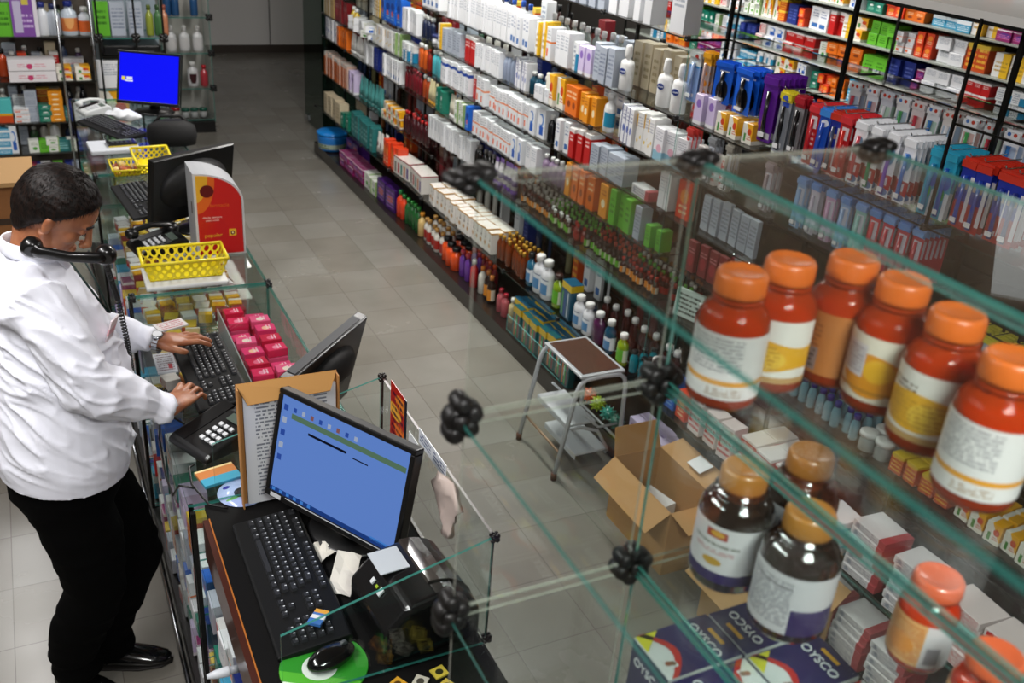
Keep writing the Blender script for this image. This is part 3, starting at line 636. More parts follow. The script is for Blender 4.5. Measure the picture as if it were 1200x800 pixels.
LABELS = {
 'back': pack('label_facts', '#dad7d6', [('t', .15, .85, .42, .95, '#8e8c92', 9), ('r', .0, 1, .22, .30, '#d8952a'), ('t', .1, .55, .04, .18, '#9a7a5a', 3)], axis='YZ', rough=.4),
 'fruit': pack('label_fruit', '#ddd6c6', [('e', .45, .40, .42, .34, '#d98f1c'), ('e', .35, .5, .2, .18, '#e6b02a'), ('r', .55, 1, .35, .85, '#cfcad0'), ('t', .58, .95, .4, .8, '#8e8c98', 7), ('r', 0, 1, .13, .18, '#b37a22')], axis='YZ', rough=.4),
 'gold': pack('label_gold', '#e0ddd6', [('e', .48, .42, .6, .28, '#dba426'), ('e', .3, .38, .25, .2, '#e3bb45'), ('t', .1, .9, .2, .6, '#b98a2a', 6), ('r', 0, 1, 0, .10, '#b9935e'), ('t', .5, .95, .68, .82, '#5c4a42', 2)], axis='YZ', rough=.4),
 'wood': pack('label_tan', '#b5713a', [('t', .1, .9, .1, .9, '#8a4f26', 10), ('r', .1, .45, .05, .42, '#8f7c76'), ('t', .12, .43, .08, .4, '#3a2c28', 4)], axis='YZ', rough=.4),
 'plum': pack('label_plum', '#dcd8dc', [('d', -.02, .0, '#dcd8dc'), ('r', 0, 1, 0, .20, '#2c1a5a'), ('d', .30, -.8, '#dcd8dc'), ('r', .36, .66, .78, .92, '#a8382a'), ('e', .5, .86, .10, .05, '#d9a032'), ('t', .2, .85, .62, .72, '#8a8a84', 1), ('t', .25, .8, .50, .58, '#c07a7a', 2), ('e', .52, .36, .14, .07, '#c79a3a'), ('r', 0, 1, 0, .18, '#2a1a58')], axis='YZ', rough=.35),
 'plumback': pack('label_plumback', '#cfccd2', [('r', 0, .28, 0, .45, '#2c1a5a'), ('t', .3, .92, .12, .9, '#7d7a84', 16), ('r', .3, .92, .78, .80, '#5a5860')], axis='YZ', rough=.35),
 'orange': pack('label_orange', '#d9a36a', [('t', .3, .95, .08, .92, '#c2691f', 11), ('r', 0, .28, 0, 1, '#cfcbd0'), ('r', .06, .22, .1, .5, '#8e8a92'), ('e', .65, .4, .25, .22, '#d98a3a')], axis='YZ', rough=.4),
}
def vit_bottle(label, x, y, z, r, h, rz, lab, body, cap, group=None, capr=.70, caph=.155, inner=None):
    t = thing('supplement_bottle', label, 'bottle', (x, y, z), rz, group)
    m = MB(); hb = h * (1 - caph)
    m.lathe([(r * .90, 0), (r, .006), (r, hb * .73), (r * .965, hb * .79), (r * .84, hb * .86), (r * .70, hb * .90), (r * .66, hb * .915), (r * .66, hb * .935), (r * .72, hb * .94), (r * .72, hb * .96), (r * .62, hb * .965), (r * .62, hb)], 32); m.obj('bottle_body', body, t)
    m = MB(); label_wrap(m, r + .0006, .10 * h, .60 * h, PI * .55, PI * 1.62); m.obj('paper_label', LABELS[lab], t)
    m = MB(); ch = h * caph; cr = r * capr; pr = [(cr, hb - .002), (cr * 1.02, hb + .002), (cr * 1.0, hb + ch * .78), (cr * .92, hb + ch * .95), (cr * .84, hb + ch)]
    m.lathe(pr + [(cr * .74, hb + ch - .0018), (cr * .25, hb + ch - .0022)], 40)
    for i, v in enumerate(m.v):
        if i // 40 in (1, 2): a = i % 40; f = 1 + .012 * (a % 2); m.v[i] = (v[0] * f, v[1] * f, v[2])
    m.obj('screw_cap', cap, t)
    if inner:
        m = MB(); m.lathe([(r * .9, .004), (r * .93, .01), (r * .93, hb * .66), (r * .7, hb * .72)], 24); m.obj('capsules', inner, t)
    return t
z2, z3, z4 = LZ[5] + .0008, LZ[4] + .0008, LZ[3]
M_IN = P('#b8501a', .5, bump=(160, 1.0, .006))
r_ = .0332
for lab, x, y, rz, lb in (
    ('orange vitamin bottle with white back label, nearest the lobed clip', .5505, .625, .5, 'back'), ('orange vitamin bottle with fruit label, second from the lobed clip', .616, .637, .1, 'gold'),
    ('orange vitamin bottle with tan label turned away, farthest back of its row', .6835, .6255, -.6, 'wood'), ('orange vitamin bottle with fruit picture and white panel, middle of its row', .6895, .568, .3, 'fruit'),
    ('orange vitamin bottle with yellow capsule label, second nearest the camera end', .679, .498, .2, 'gold'), ('large orange vitamin bottle with white label, nearest camera end of its row', .655, .422, .15, 'back')):
    vit_bottle(lab, x, y, z2, r_, .128, rz, lb, M_OR, M_ORC, 'orange vitamin bottles on the glass cube display', inner=M_IN)
for lab, x, y, rz, lb in (('dark brown supplement bottle with plum and white front label', .598, .620, .45, 'plum'), ('dark brown supplement bottle with small print back label', .612, .538, .35, 'plumback'), ('dark brown supplement bottle behind the other two, label turned away', .683, .619, -.5, 'plumback')):
    vit_bottle(lab, x, y, z3, .0385, .135, rz, lb, M_DK, M_BRC, 'dark supplement bottles on the glass cube display', capr=.62)
vit_bottle('small red orange bottle with shiny lid beside the dark bottles', .700, .452, z3, .028, .098, .3, 'orange', plastic('#c8300c', .3), P('#cf5a34', .3, coat=.6), capr=.82)
vit_bottle('small red orange bottle with shiny lid, nearest the camera end', .668, .360, z3, .028, .098, .2, 'orange', plastic('#c8300c', .3), P('#cf5a34', .3, coat=.6), capr=.82)
# ---- calcium cartons on the fourth level
M_OY = P('#201d52', .35, coat=.3); M_OYR = P('#b8251f', .4); M_OYW = P('#d6d6d8', .4, coat=.2); M_OYY = P('#e0a52a', .4); M_TXT = P('#eeeef0', .4)
def oysco(label, x, y, z, rz, top=True):
    w_, d_, h_ = .098, .068, .062   # local x width of the print, y depth
    t = thing('calcium_carton', label, 'box', (x, y, z), rz, 'calcium cartons on the glass cube display')
    bevel(MB().box((0, 0, h_ / 2), (w_, d_, h_)).obj('carton', M_OYW, t), .0012)
    def curve(k, c): return [(-w_ / 2 + (w_ - .001) * .5 * 0 + c + k * math.sin(PI * i / 10), -d_ / 2 + d_ * i / 10) for i in range(11)]
    # navy panel with a bowed red edge, on top
    e = curve(.022, .012); r2 = curve(.022, .004)
    m = MB(); n = m.add([(w_ / 2, v, h_ + .0006) for u, v in e] + [(u * -1 if 0 else u, v, h_ + .0006) for u, v in [(a - .0 + .0, b) for a, b in [(q[0] + .0, q[1]) for q in e]]])
    for i in range(10): m.face([n + 11 + i, n + i, n + i + 1, n + 12 + i])
    m.obj('navy_panel', M_OY, t)
    m = MB(); n = m.add([(q[0] + .0005, q[1], h_ + .0007) for q in e] + [(q[0], q[1], h_ + .0007) for q in r2])
    for i in range(10): m.face([n + 11 + i, n + i, n + i + 1, n + 12 + i])
    m.obj('red_edge', M_OYR, t)
    MB().box((.038, 0, h_ + .0008), (.005, .026, .0004)).obj('gold_bar', M_OYY, t)
    text('OYSCO', .0160, M_TXT, 'lettering', t, Matrix.Translation((.022, 0, h_ + .001)) @ Matrix.Rotation(-PI / 2, 4, 'Z'))
    MB().box((-.034, -.014, h_ + .0006), (.014, .014, .0003)).obj('tablet_picture', pack('tabpic', '#d6d6d8', [('e', .35, .5, .3, .25, '#8c4a34'), ('e', .7, .4, .25, .25, '#7a5a44')], axis='XY'), t)
    m = MB(); n = m.add([(-w_ / 2 + .001, d_ / 2 - .001, h_ + .0007), (-w_ / 2 + .03, d_ / 2 - .001, h_ + .0007), (-w_ / 2 + .001, d_ / 2 - .026, h_ + .0007)]); m.face([n + 2, n + 1, n]); m.obj('yellow_corner', P('#d8cf2a', .4), t)
    # the long side repeats the print
    MB().box((w_ / 2 + .0004, 0, h_ / 2), (.0006, d_ - .002, h_ - .002)).obj('navy_side', M_OY, t)
    text('OYSCO', .0155, M_TXT, 'side_lettering', t, Matrix.Translation((w_ / 2 + .0009, 0, h_ * .6)) @ Matrix.Rotation(PI / 2, 4, 'Z') @ Matrix.Rotation(PI / 2, 4, 'X'))
    MB().box((-w_ / 2 - .0004, 0, h_ / 2), (.0006, d_ - .002, h_ - .002)).obj('navy_side', M_OY, t)
    text('OYSCO', .0155, M_TXT, 'side_lettering', t, Matrix.Translation((-w_ / 2 - .0009, 0, h_ * .6)) @ Matrix.Rotation(-PI / 2, 4, 'Z') @ Matrix.Rotation(PI / 2, 4, 'X'))
    return t
posn = ['by the end pane', 'second along', 'in the middle', 'fourth along', 'at the camera end']
k_ = 0
for c_, (cx, nc) in enumerate(((.455, 'left of the divider'), (.5715, 'right of the divider'), (.6725, 'along the aisle side'))):
    for r2 in range(5):
        y = .622 - .072 * r2
        if c_ == 0 and r2 < 1: continue
        lay = 2
        for l in range(lay):
            t = oysco('navy and white calcium carton, %s layer, %s, %s' % (('lower', 'upper')[l], nc, posn[r2]), cx , y, z4 + .0008 + l * .0625, (.01, PI - .02, .02, PI + .01)[(r2 + c_ + l) % 4])

# ================================================================ long glass gondola along the aisle
XF, XM, XBK = 2.35, 2.54, 2.73
BAY = .656; YB = [3.232 + BAY * k for k in range(-4, 9)]      # .608 ... 8.48
YN, YFAR = YB[0], YB[-1]
YSPLIT = 5.20
gn = thing('gondola_shelving', 'long glass gondola of stocked shelves along the aisle', 'shelving')
def shelf(xa, xb, ya, yb, z): 
    MB().pane(((xa + xb) / 2, (ya + yb) / 2, z - .003), (xb - xa, yb - ya, .006)).obj('glass_shelf', [M_GLASS, P('#23201b', .3)], gn)
MB().box(((2.255 + 2.74) / 2, (YN + YFAR) / 2, .05), (2.74 - 2.255, YFAR - YN, .10)).obj('plinth', P('#1d1512', .35, coat=.3), gn)
for ya, yb, levels in ((YN, 3.232, (.42, .80, 1.01, 1.205, 1.40, 1.61)), (3.232, YSPLIT, (.42, .80, 1.01, 1.205, 1.40, 1.61, 1.92)), (YSPLIT, YFAR, (.42, .70, 1.015, 1.205, 1.40, 1.61, 1.92))):
    for z in levels:
        xa = 2.28 if z < .5 else XF
        n = round((yb - ya) / BAY); 
        for k in range(0, n, 2): shelf(xa, XBK, ya + k * BAY, min(yb, ya + (k + 2) * BAY) - .003, z)
for z in (1.92,): shelf(XM, XBK, YN, 3.23, z)
M_UP = P('#121310', .35, metal=.4)
for y in YB:
    top = 2.2
    MB().box((XM, y, .1 + (top - .1) / 2), (.014, .014, top - .1)).obj('upright', M_UP, gn)
    zt = 1.92 if y > 3.0 else 1.61
    if y in (YB[0], YB[4], YB[-1]):     MB().pane(((XF + XM) / 2, y, (.44 + zt) / 2), (XM - XF - .02, .004, zt - .44)).obj('divider_glass', [M_GLASS, M_EDGE], gn)
    for z in ((.42, .80, 1.01, 1.205, 1.40, 1.61, 1.92) if y < YSPLIT + .01 else (.42, .70, 1.015, 1.205, 1.40, 1.61, 1.92)):
        if z > zt: continue
        clip_lobed('glass_clip', gn, (2.275 if z < .5 else XF - .004, y, z), .6)
    for z in (1.61, 1.92): MB().box(((XF + XM) / 2, y, z - .0062) if z <= zt else ((XM + XBK) / 2, y, z - .0062), (XM - XF, .008, .008)).obj('cross_rail', M_UP, gn)
for y in (YB[0], YB[1], YB[2]):
    MB().box((XF, y, 1.905), (.008, .008, .60)).obj('front_upright', M_UP, gn)
MB().box((XF, (YB[0] + YB[2]) / 2, 1.92), (.006, YB[2] - YB[0], .006)).obj('front_rail', M_UP, gn)
MB().box(((XF + 3.1) / 2, (YN + 3.6) / 2, 2.212), (3.1 - XF, 3.6 - YN, .024)).obj('top_panel', P('#e6e5e1', .35, coat=.3), gn)
MB().box((XF + .003, (YN + 3.6) / 2, 2.196), (.008, 3.6 - YN, .010)).obj('panel_edge', M_UP, gn)
MB().pane((XBK + .01, (YN + YFAR) / 2 , .86), (.005, YFAR - YN, 1.5)).obj('rear_glass', [M_BRONZE, M_UP], gn)
tg = thing('glass_door', 'dark green tinted glass door at the far end of the gondola', 'door', (0, 0, 0))
MB().pane((2.47, 9.08, 1.2), (.012, 1.02, 2.36)).obj('door_leaf', [M_GLASSG, M_GLASSG], tg); MB().box((2.47, 9.5, .06), (.04, .10, .06)).obj('floor_hinge', M_CHR, tg); MB().loft([(2.44, 8.66, .9), (2.44, 8.66, 1.4)], .012).obj('pull_handle', M_CHR, tg)
MB().pane((2.54, 8.535, 1.1), (.38, .010, 2.0)).obj('end_glass', [M_GLASSG, M_GLASSG], gn)

# ---------------------------------------------------------------- goods: one mesh per kind, copied as separate objects
MESH = {}
def g_box(w_, d_, h_, mat, key=None):
    k = ('b', w_, d_, h_, mat.name)
    if k not in MESH:
        m = MB(); b = .0012; x, y = d_ / 2, w_ / 2
        vs = []
        for z, s in ((0, b), (b, 0), (h_ - b, 0), (h_, b)):
            vs += [(-x + s, -y + s, z), (x - s, -y + s, z), (x - s, y - s, z), (-x + s, y - s, z)]
        n = m.add(vs)
        for l in range(3):
            for i in range(4): j = (i + 1) % 4; m.face([n + l * 4 + i, n + l * 4 + j, n + l * 4 + 4 + j, n + l * 4 + 4 + i])
        m.face([n + 3, n + 2, n + 1, n]); m.face([n + 12, n + 13, n + 14, n + 15]); MESH[k] = m.mesh('carton', mat)
    return MESH[k]
def g_bottle(r, h, body, cap, lab=None, sy=1., neck=.45, caph=.16, sq=False, pump=False, liquid=None):
    k = ('o', r, h, body.name, cap.name, lab.name if lab else '', sy, neck, caph, pump)
    if k not in MESH:
        m = MB(); hb = h * (1 - caph); S = 12
        m.lathe([(r * .88, 0), (r, h * .03), (r, hb * .68), (r * .9, hb * .82), (r * neck, hb * .93), (r * neck, hb)], S, sx=.7 if sy != 1 else 1, sy=1)
        if lab:
            n0 = len(m.v); sx = .7 if sy != 1 else 1
            m.lathe([(r * 1.015, hb * .16), (r * 1.015, hb * .62)], S, mi=2, sx=sx, close=False)
        cr = r * neck * 1.25
        m.lathe([(cr, hb), (cr, hb + h * caph * .8), (cr * .8, h)], 10, mi=1)
        if pump: m.box((-r * .5, 0, h * 1.0), (r * 1.3, r * .35, h * .04), 1); m.lathe([(cr * .35, h), (cr * .35, h * 1.03)], 6, mi=1)
        MESH[k] = m.mesh('bottle', [body, cap, lab or body])
    return MESH[k]
def g_tube(w_, h_, body, cap):
    k = ('t', w_, h_, body.name, cap.name)
    if k not in MESH:
        m = MB(); m.loft([(0, 0, h_ * .16), (0, 0, h_ * .5), (0, 0, h_ * .95), (0, 0, h_)], [(w_ * .5, w_ * .42), (w_ * .5, w_ * .36), (w_ * .5, w_ * .08), (w_ * .5, .001)], side=(0, 1, 0), seg=14)
        m.lathe([(w_ * .42, 0), (w_ * .44, h_ * .01), (w_ * .40, h_ * .16)], 12, mi=1); MESH[k] = m.mesh('tube', [body, cap])
    return MESH[k]
def g_blister(w_, h_, card, brush, head, win='#d9dde2'):
    """hanging toothbrush pack: card, clear bubble and the brush inside"""
    k = ('l', w_, h_, card.name, brush, head)
    if k not in MESH:
        m = MB(); m.box((.002, 0, -h_ / 2), (.0012, w_, h_), 0); n = .006
        m.loft([(-.006, 0, -h_ * .24), (-.008, 0, -h_ * .6), (-.006, 0, -h_ * .95)], [(w_ * .13, .006), (w_ * .10, .007), (w_ * .17, .006)], mi=1, side=(0, 1, 0), seg=8)
        m.box((-.0135, 0, -h_ * .88), (.002, w_ * .42, h_ * .07), 2); m.box((-.0022, 0, -h_ * .09), (.007, w_, h_ * .10), 3)
        MESH[k] = m.mesh('blister_pack', [card, P(brush, .25, coat=.6), P('#e4e4e6', .5), card])
    return MESH[k]
COUNT = {}
ORD = {.10: 'bottom', .42: 'second', .70: 'third', .80: 'third', 1.01: 'fourth', 1.015: 'fourth', 1.205: 'fifth', 1.40: 'sixth', 1.61: 'seventh', 1.92: 'top'}
prev = {}
def run(z, px0, px1, kind, look, short, cat, mesh, w_, rows=1, dstep=.0, gap=.003, x=None, xoff=0., hstack=1, hh=0., jit=.009, rz=0., y0=None, y1=None, nm=None, shelfword=None, where=None):
    x = x if x is not None else ((2.342 if z < .5 else 2.402) + xoff)
    ya = y0 if y0 is not None else y_of(px0, x - .02, z); yb = y1 if y1 is not None else y_of(px1, x - .02, z)
    n = max(1, int(abs(ya - yb) / (w_ + gap) + .35)); step = (yb - ya) / n
    p = prev.get(z); wd = where or (('on the %s gondola shelf' % ORD[z]) if z in ORD else 'on the gondola')
    lab = '%s %s' % (look, wd)
    if p and not where: lab += ' beside the ' + p
    ws = lab.split()
    if len(ws) > 16: lab = ' '.join(ws[:16])
    prev[z] = short; grp = None
    total = n * rows * hstack
    if total > 1: grp = '%s %s %d' % (short, wd.replace('on the ', ''), len(COUNT))
    COUNT[len(COUNT)] = total
    first = None
    for r in range(rows):
        for i in range(n):
            for s in range(hstack):
                yy_ = ya + step * (i + .5)
                if abs(yy_ - 3.232) < w_ / 2 + .006: yy_ = 3.232 + (1 if yy_ > 3.232 else -1) * (w_ / 2 + .006)
                o = link(kind, mesh); o.location = (x + r * dstep + random.uniform(-jit, jit), yy_, z + .0005 + s * hh)
                o.rotation_euler = (0, 0, rz + random.uniform(-.09, .09)); o.scale = (1, 1, random.uniform(.95, 1.03) if hstack == 1 else 1); tag(o, lab, cat, grp)
# packaging palette ------------------------------------------------
W_ = '#dfe1e4'
K = dict(
 whiteor=pack('white_orange', W_, [('r', 0, 1, .52, .58, '#df7a3a'), ('r', .55, .9, .12, .36, '#e0602a'), ('t', .15, .85, .62, .92, '#9aa0a8', 3)]),
 white=pack('white_print', W_, [('t', .15, .85, .45, .9, '#9aa3b0', 5)]),
 whiteblue=pack('white_blue', W_, [('t', .2, .8, .55, .9, '#7c8aa6', 3), ('r', .2, .8, .12, .3, '#3768a8')]),
 whiteband=pack('white_blueband', W_, [('r', 0, 1, .72, .84, '#2448a0'), ('t', .2, .8, .2, .6, '#9aa3b0', 4)]),
 navy=pack('navy', '#1a2a72', [('t', .2, .8, .2, .8, '#5866a8', 4)]),
 blue=pack('blue_pack', '#1c62c8', [('e', .5, .6, .35, .14, '#0f3a90'), ('t', .2, .8, .1, .4, '#8ab6e8', 3), ('e', .55, .35, .2, .1, '#c05a6a')]),
 tan=pack('tan_pack', '#b59a68', [('t', .1, .9, .5, .8, '#8a6a3a', 3), ('r', .8, 1, 0, 1, '#e0dccf')]),
 dkred=pack('dkred', '#7d1a22', [('e', .5, .4, .35, .2, '#a32a34'), ('t', .1, .9, .6, .8, '#c98a8a', 2)]),
 red=pack('red_pack', '#b81c1c', [('t', .2, .8, .55, .8, '#e8c8c4', 2), ('r', 0, 1, .86, 1, '#d8d6d4')]),
 orange=pack('orange_pack', '#dd6c16', [('t', .2, .8, .55, .85, '#f0c89a', 2), ('e', .5, .35, .22, .12, '#8a3a16')]),
 orange2=pack('orange_yellow', '#e2911c', [('e', .5, .42, .25, .13, '#f0e0b8'), ('t', .2, .8, .65, .85, '#a8520f', 2)]),
 sun=pack('sun_pack', '#e6e2d6', [('d', .2, 1.2, '#e8a81c'), ('e', .3, .6, .2, .16, '#c8401c'), ('r', .6, .8, .12, .5, '#3f8a3a'), ('t', .1, .5, .2, .4, '#c8401c', 2)]),
 yellow=pack('yellow_pack', '#e2b41e', [('r', .5, 1, 0, 1, '#e0dfdc'), ('t', .1, .9, .2, .7, '#b08a2a', 3)]),
 whiteyel=pack('white_yellow', '#e2e2e0', [('e', .3, .35, .1, .05, '#dcb82a'), ('e', .7, .25, .1, .05, '#dcb82a'), ('r', .85, 1, .6, .95, '#c89a1c'), ('t', .1, .8, .6, .9, '#a8aab8', 4)]),
 whitenavy=pack('white_navyside', '#e2e3e6', [('r', .84, 1, 0, 1, '#1f2f7a'), ('e', .4, .4, .2, .1, '#5f70b0'), ('t', .1, .7, .6, .9, '#8a90a8', 3)]),
 pinkblue=pack('pink_blue', '#e0e0e4', [('r', 0, 1, 0, .3, '#8ab6c8'), ('e', .4, .38, .3, .12, '#d8a8b8'), ('t', .1, .9, .6, .9, '#a8aab4', 4)]),
 bluelogo=pack('blue_logo', '#dfe2e6', [('e', .5, .62, .32, .22, '#3f78c0'), ('e', .6, .62, .26, .16, '#dfe2e6'), ('r', .2, .7, .12, .42, '#2458b0')]),
 orwhite=pack('orange_whitetop', '#c8601c', [('r', 0, 1, .85, 1.01, '#d0cec8'), ('r', 0, .15, 0, 1, '#cfb0a0'), ('t', .2, .8, .2, .7, '#8a3a12', 3)]),
 tissue=pack('tissue', '#e0dcdf', [('t', .2, .8, .3, .7, '#d89aa8', 2), ('e', .55, .4, .06, .25, '#c03a6a')]),
 teal=pack('teal_pack', '#2a6f6e', [('t', .2, .8, .2, .8, '#8ac0c0', 3)]),
 green=pack('green_pack', '#5fae2c', [('t', .2, .8, .3, .8, '#2f6a16', 3)]),
 dkgreen=pack('dkgreen_pack', '#16705c', [('e', .5, .7, .2, .1, '#dfe6e0'), ('t', .2, .8, .2, .5, '#8ac0a8', 2)]),
 beige=pack('beige_pack', '#cdbfa2', [('t', .2, .8, .2, .8, '#9a8860', 4)]),
 whitegreen=pack('white_green', '#dcdfd8', [('e', .5, .35, .2, .14, '#4f9a3a'), ('r', 0, .12, 0, 1, '#8aa86a'), ('t', .2, .8, .6, .9, '#8a9a80', 3)]),
 gold=pack('white_gold', '#e2e0da', [('r', 0, 1, .93, 1, '#b98a3a'), ('e', .5, .35, .25, .1, '#b98a4a'), ('e', .35, .62, .12, .07, '#5a4a3a'), ('t', .15, .5, .7, .9, '#8a8a88', 2)]),
 brush=pack('brush_box', '#1d5a5e', [('r', 0, 1, .78, .985, '#c9a81e'), ('r', .15, .3, .05, .75, '#8a2a3a'), ('r', .42, .52, .05, .75, '#4fae3a'), ('r', .65, .8, .05, .75, '#c8702a'), ('r', .52, .6, .3, .6, '#cfd4d8')]),
 brush2=pack('brush_box2', '#174f6a', [('r', 0, 1, .80, .985, '#d0b01e'), ('r', .2, .32, .05, .75, '#b8c0c8'), ('r', .5, .62, .05, .75, '#243a8a'), ('r', .78, .9, .05, .7, '#5a9a3a')]),
 purple=pack('purple_pack', '#3c1a60', [('e', .5, .5, .3, .2, '#b0562a'), ('t', .1, .9, .1, .9, '#8a5ab0', 5)]),
 magenta=pack('magenta_pack', '#8a1a60', [('e', .4, .5, .4, .25, '#5a2a86'), ('r', 0, 1, .9, 1, '#dccfd8'), ('t', .1, .9, .2, .6, '#e07ab0', 3)]),
 fieryor=pack('fiery_pack', '#d8401c', [('e', .5, .6, .3, .2, '#e88a2a'), ('t', .2, .8, .1, .4, '#f0d0a0', 2)]),
 display=pack('display_carton', '#d9d6d0', [('r', 0, 1, .93, 1, '#8a1f24'), ('r', .05, .16, .1, .7, '#5a3f86'), ('r', .24, .35, .1, .7, '#c0703a'), ('r', .44, .55, .1, .7, '#2f7a72'), ('r', .63, .74, .1, .7, '#b02a3a'), ('r', .83, .94, .1, .7, '#6f6a62')]),
 grey=pack('grey_pack', '#a8b0bc', [('t', .1, .9, .2, .85, '#70798c', 6)]),
 lilac=pack('lilac_pack', '#cdbfe0', [('e', .5, .7, .3, .14, '#8a6ab8'), ('r', 0, 1, .0, .12, '#e0dfe4')]),
 tealw=pack('teal_white', '#e0e3e4', [('r', 0, .5, .0, .6, '#1f7fa8'), ('t', .55, .95, .1, .9, '#8a94a4', 5)]),
 redwhite=pack('red_white', '#dcd2d0', [('t', .05, .95, .1, .95, '#c03a3a', 5), ('r', .8, .95, .3, .8, '#c8202a')]),
 palecyan=pack('pale_cyan', '#9cc8d8', [('t', .1, .9, .1, .9, '#e0eef2', 5), ('e', .5, .5, .25, .2, '#3f86c8')]),
 spice=pack('spice_pack', '#c04a16', [('t', .1, .9, .1, .9, '#e8b43a', 4), ('r', 0, 1, .85, 1, '#d8b83a')]),
 whiteflat=pack('white_flat', '#d6d4d6', [('r', 0, .2, 0, 1, '#a8444a'), ('t', .22, .95, .1, .9, '#8a8894', 3), ('r', .8, .9, .2, .7, '#8a8f9c')]),
 cyanblue=pack('cyan_blue', '#3f9ac0', [('r', 0, 1, .6, .9, '#dfe6ea'), ('t', .1, .9, .1, .5, '#d8eaf0', 3)]),
)
def B(h, r=.25, t=0.): return P(h, r, trans=t, coat=.4)
CW, CB, CG = P('#dcdcda', .4), P('#111214', .35), P('#b98a2e', .35)
def box(k, w_, d_, h_): return g_box(w_, d_, h_, K[k])
# ---- (z, px0, px1, kind, look, short, category, mesh, width, ...)
# sixth shelf and up
run(1.40, 440, 448, 'toiletry_box', 'narrow white and yellow box', 'yellow box', 'box', box('yellow', .05, .06, .16), .05)
run(1.40, 448, 472, 'toiletry_box', 'large bright blue box', 'blue boxes', 'box', box('blue', .10, .07, .18), .11)
run(1.40, 474, 491, 'cream_box', 'white box with small grey print', 'white boxes', 'box', box('white', .05, .06, .15), .055, hstack=1)
run(1.40, 492, 505, 'lotion_bottle', 'dark navy bottle with white cap', 'navy bottles', 'bottle', g_bottle(.028, .15, B('#16203e'), CW, sy=.7), .06)
run(1.40, 506, 515, 'cream_jar', 'small white jar with navy print', 'small jar', 'jar', g_bottle(.03, .06, B('#d8dade'), B('#28315e'), neck=.9, caph=.35), .065)
run(1.40, 516, 521, 'cream_box', 'bright yellow upright box', 'yellow carton', 'box', box('yellow', .045, .07, .15), .05)
run(1.40, 521, 541, 'cream_box', 'white carton with grey shading', 'grey-white cartons', 'box', box('grey', .055, .07, .14), .06)
run(1.40, 545, 559, 'cream_box', 'white carton with a red panel', 'red panel cartons', 'box', box('red', .04, .06, .15), .045)
run(1.40, 560, 588, 'cream_box', 'plain white carton in a tight row', 'white cartons', 'box', box('white', .032, .07, .14), .034)
run(1.40, 588, 603, 'lotion_bottle', 'grey blue bottle with pale cap', 'grey-blue bottles', 'bottle', g_bottle(.02, .15, B('#8f9ab0'), CW), .042)
run(1.40, 603, 619, 'cream_box', 'tall white carton with violet print', 'tall cartons', 'box', box('whitenavy', .035, .06, .15), .04)
run(1.40, 620, 638, 'lotion_bottle', 'dark teal bottle with white cap', 'teal bottles', 'bottle', g_bottle(.026, .12, B('#123f52'), CW), .055)
run(1.40, 625, 641, 'cream_box', 'short white box standing forward', 'short box', 'box', box('white', .045, .03, .075), .05, xoff=-.03)
run(1.40, 642, 662, 'sunscreen_box', 'white, yellow and red sunscreen box', 'sunscreen box', 'box', box('sun', .085, .07, .155), .09)
run(1.40, 663, 678, 'sunscreen_box', 'orange box with a dark picture', 'orange box', 'box', box('orange', .07, .07, .14), .075)
run(1.40, 679, 699, 'sunscreen_box', 'plain orange box', 'orange boxes', 'box', box('orange2', .045, .07, .13), .048)
MW = B('#e4e5e4', .3)
run(1.40, 701, 716, 'lotion_bottle', 'white bottle with teal label', 'teal label bottle', 'bottle', g_bottle(.035, .17, MW, CW, pack('teal_lab', '#1f86a8', [('r', .6, 1, 0, 1, '#e4e5e4')]), sy=.7, neck=.4), .07)
run(1.40, 718, 728, 'lotion_bottle', 'slim white bottle', 'slim bottle', 'bottle', g_bottle(.028, .165, MW, CW, sy=.7, neck=.4), .06)
run(1.40, 728, 745, 'cream_box', 'white carton with a navy edge', 'navy edged cartons', 'box', box('whitenavy', .038, .08, .17), .042)
run(1.40, 746, 768, 'cream_box', 'white carton with yellow dots', 'yellow dotted cartons', 'box', box('whiteyel', .048, .08, .165), .052)
run(1.40, 769, 805, 'cream_box', 'white and pale blue carton with pink spot', 'pale cartons', 'box', box('pinkblue', .07, .08, .14), .075)
# seventh
run(1.61, 497, 515, 'cream_box', 'white box with blue cap print', 'white boxes', 'box', box('whiteblue', .06, .07, .15), .065)
run(1.61, 527, 600, 'cream_box', 'tall white carton packed edge to edge', 'white cartons', 'box', box('white', .032, .09, .17), .033)
run(1.61, 601, 624, 'cream_box', 'white carton with blue mark', 'blue marked cartons', 'box', box('whiteblue', .04, .09, .165), .043)
run(1.61, 560, 620, 'lotion_bottle', 'white bottle with blue cap behind the cartons', 'blue capped bottles', 'bottle', g_bottle(.025, .20, MW, B('#1f4fb0')), .09, xoff=.10)
run(1.61, 629, 641, 'cream_box', 'white carton with yellow top', 'yellow topped cartons', 'box', box('yellow', .04, .08, .17), .042)
run(1.61, 643, 651, 'cream_box', 'orange and white carton', 'orange and white carton', 'box', box('whiteor', .05, .08, .17), .055)
run(1.61, 652, 670, 'cream_box', 'tall plain white carton', 'plain cartons', 'box', box('white', .045, .08, .16), .047)
run(1.61, 671, 678, 'cream_box', 'white carton with a teal lower half', 'teal and white carton', 'box', box('tealw', .045, .06, .14), .05)
run(1.61, 679, 695, 'cream_box', 'white and lilac carton', 'lilac cartons', 'box', box('lilac', .045, .06, .13), .047)
run(1.61, 696, 722, 'cream_box', 'white carton with grey lid print', 'grey lid cartons', 'box', box('grey', .055, .08, .165), .06)
ell = pack('oval_label', '#e4e5e4', [('e', .5, .62, .42, .22, '#5f9a3a'), ('e', .5, .62, .38, .19, '#14307e'), ('t', .3, .7, .55, .68, '#e8eaf0', 1)])
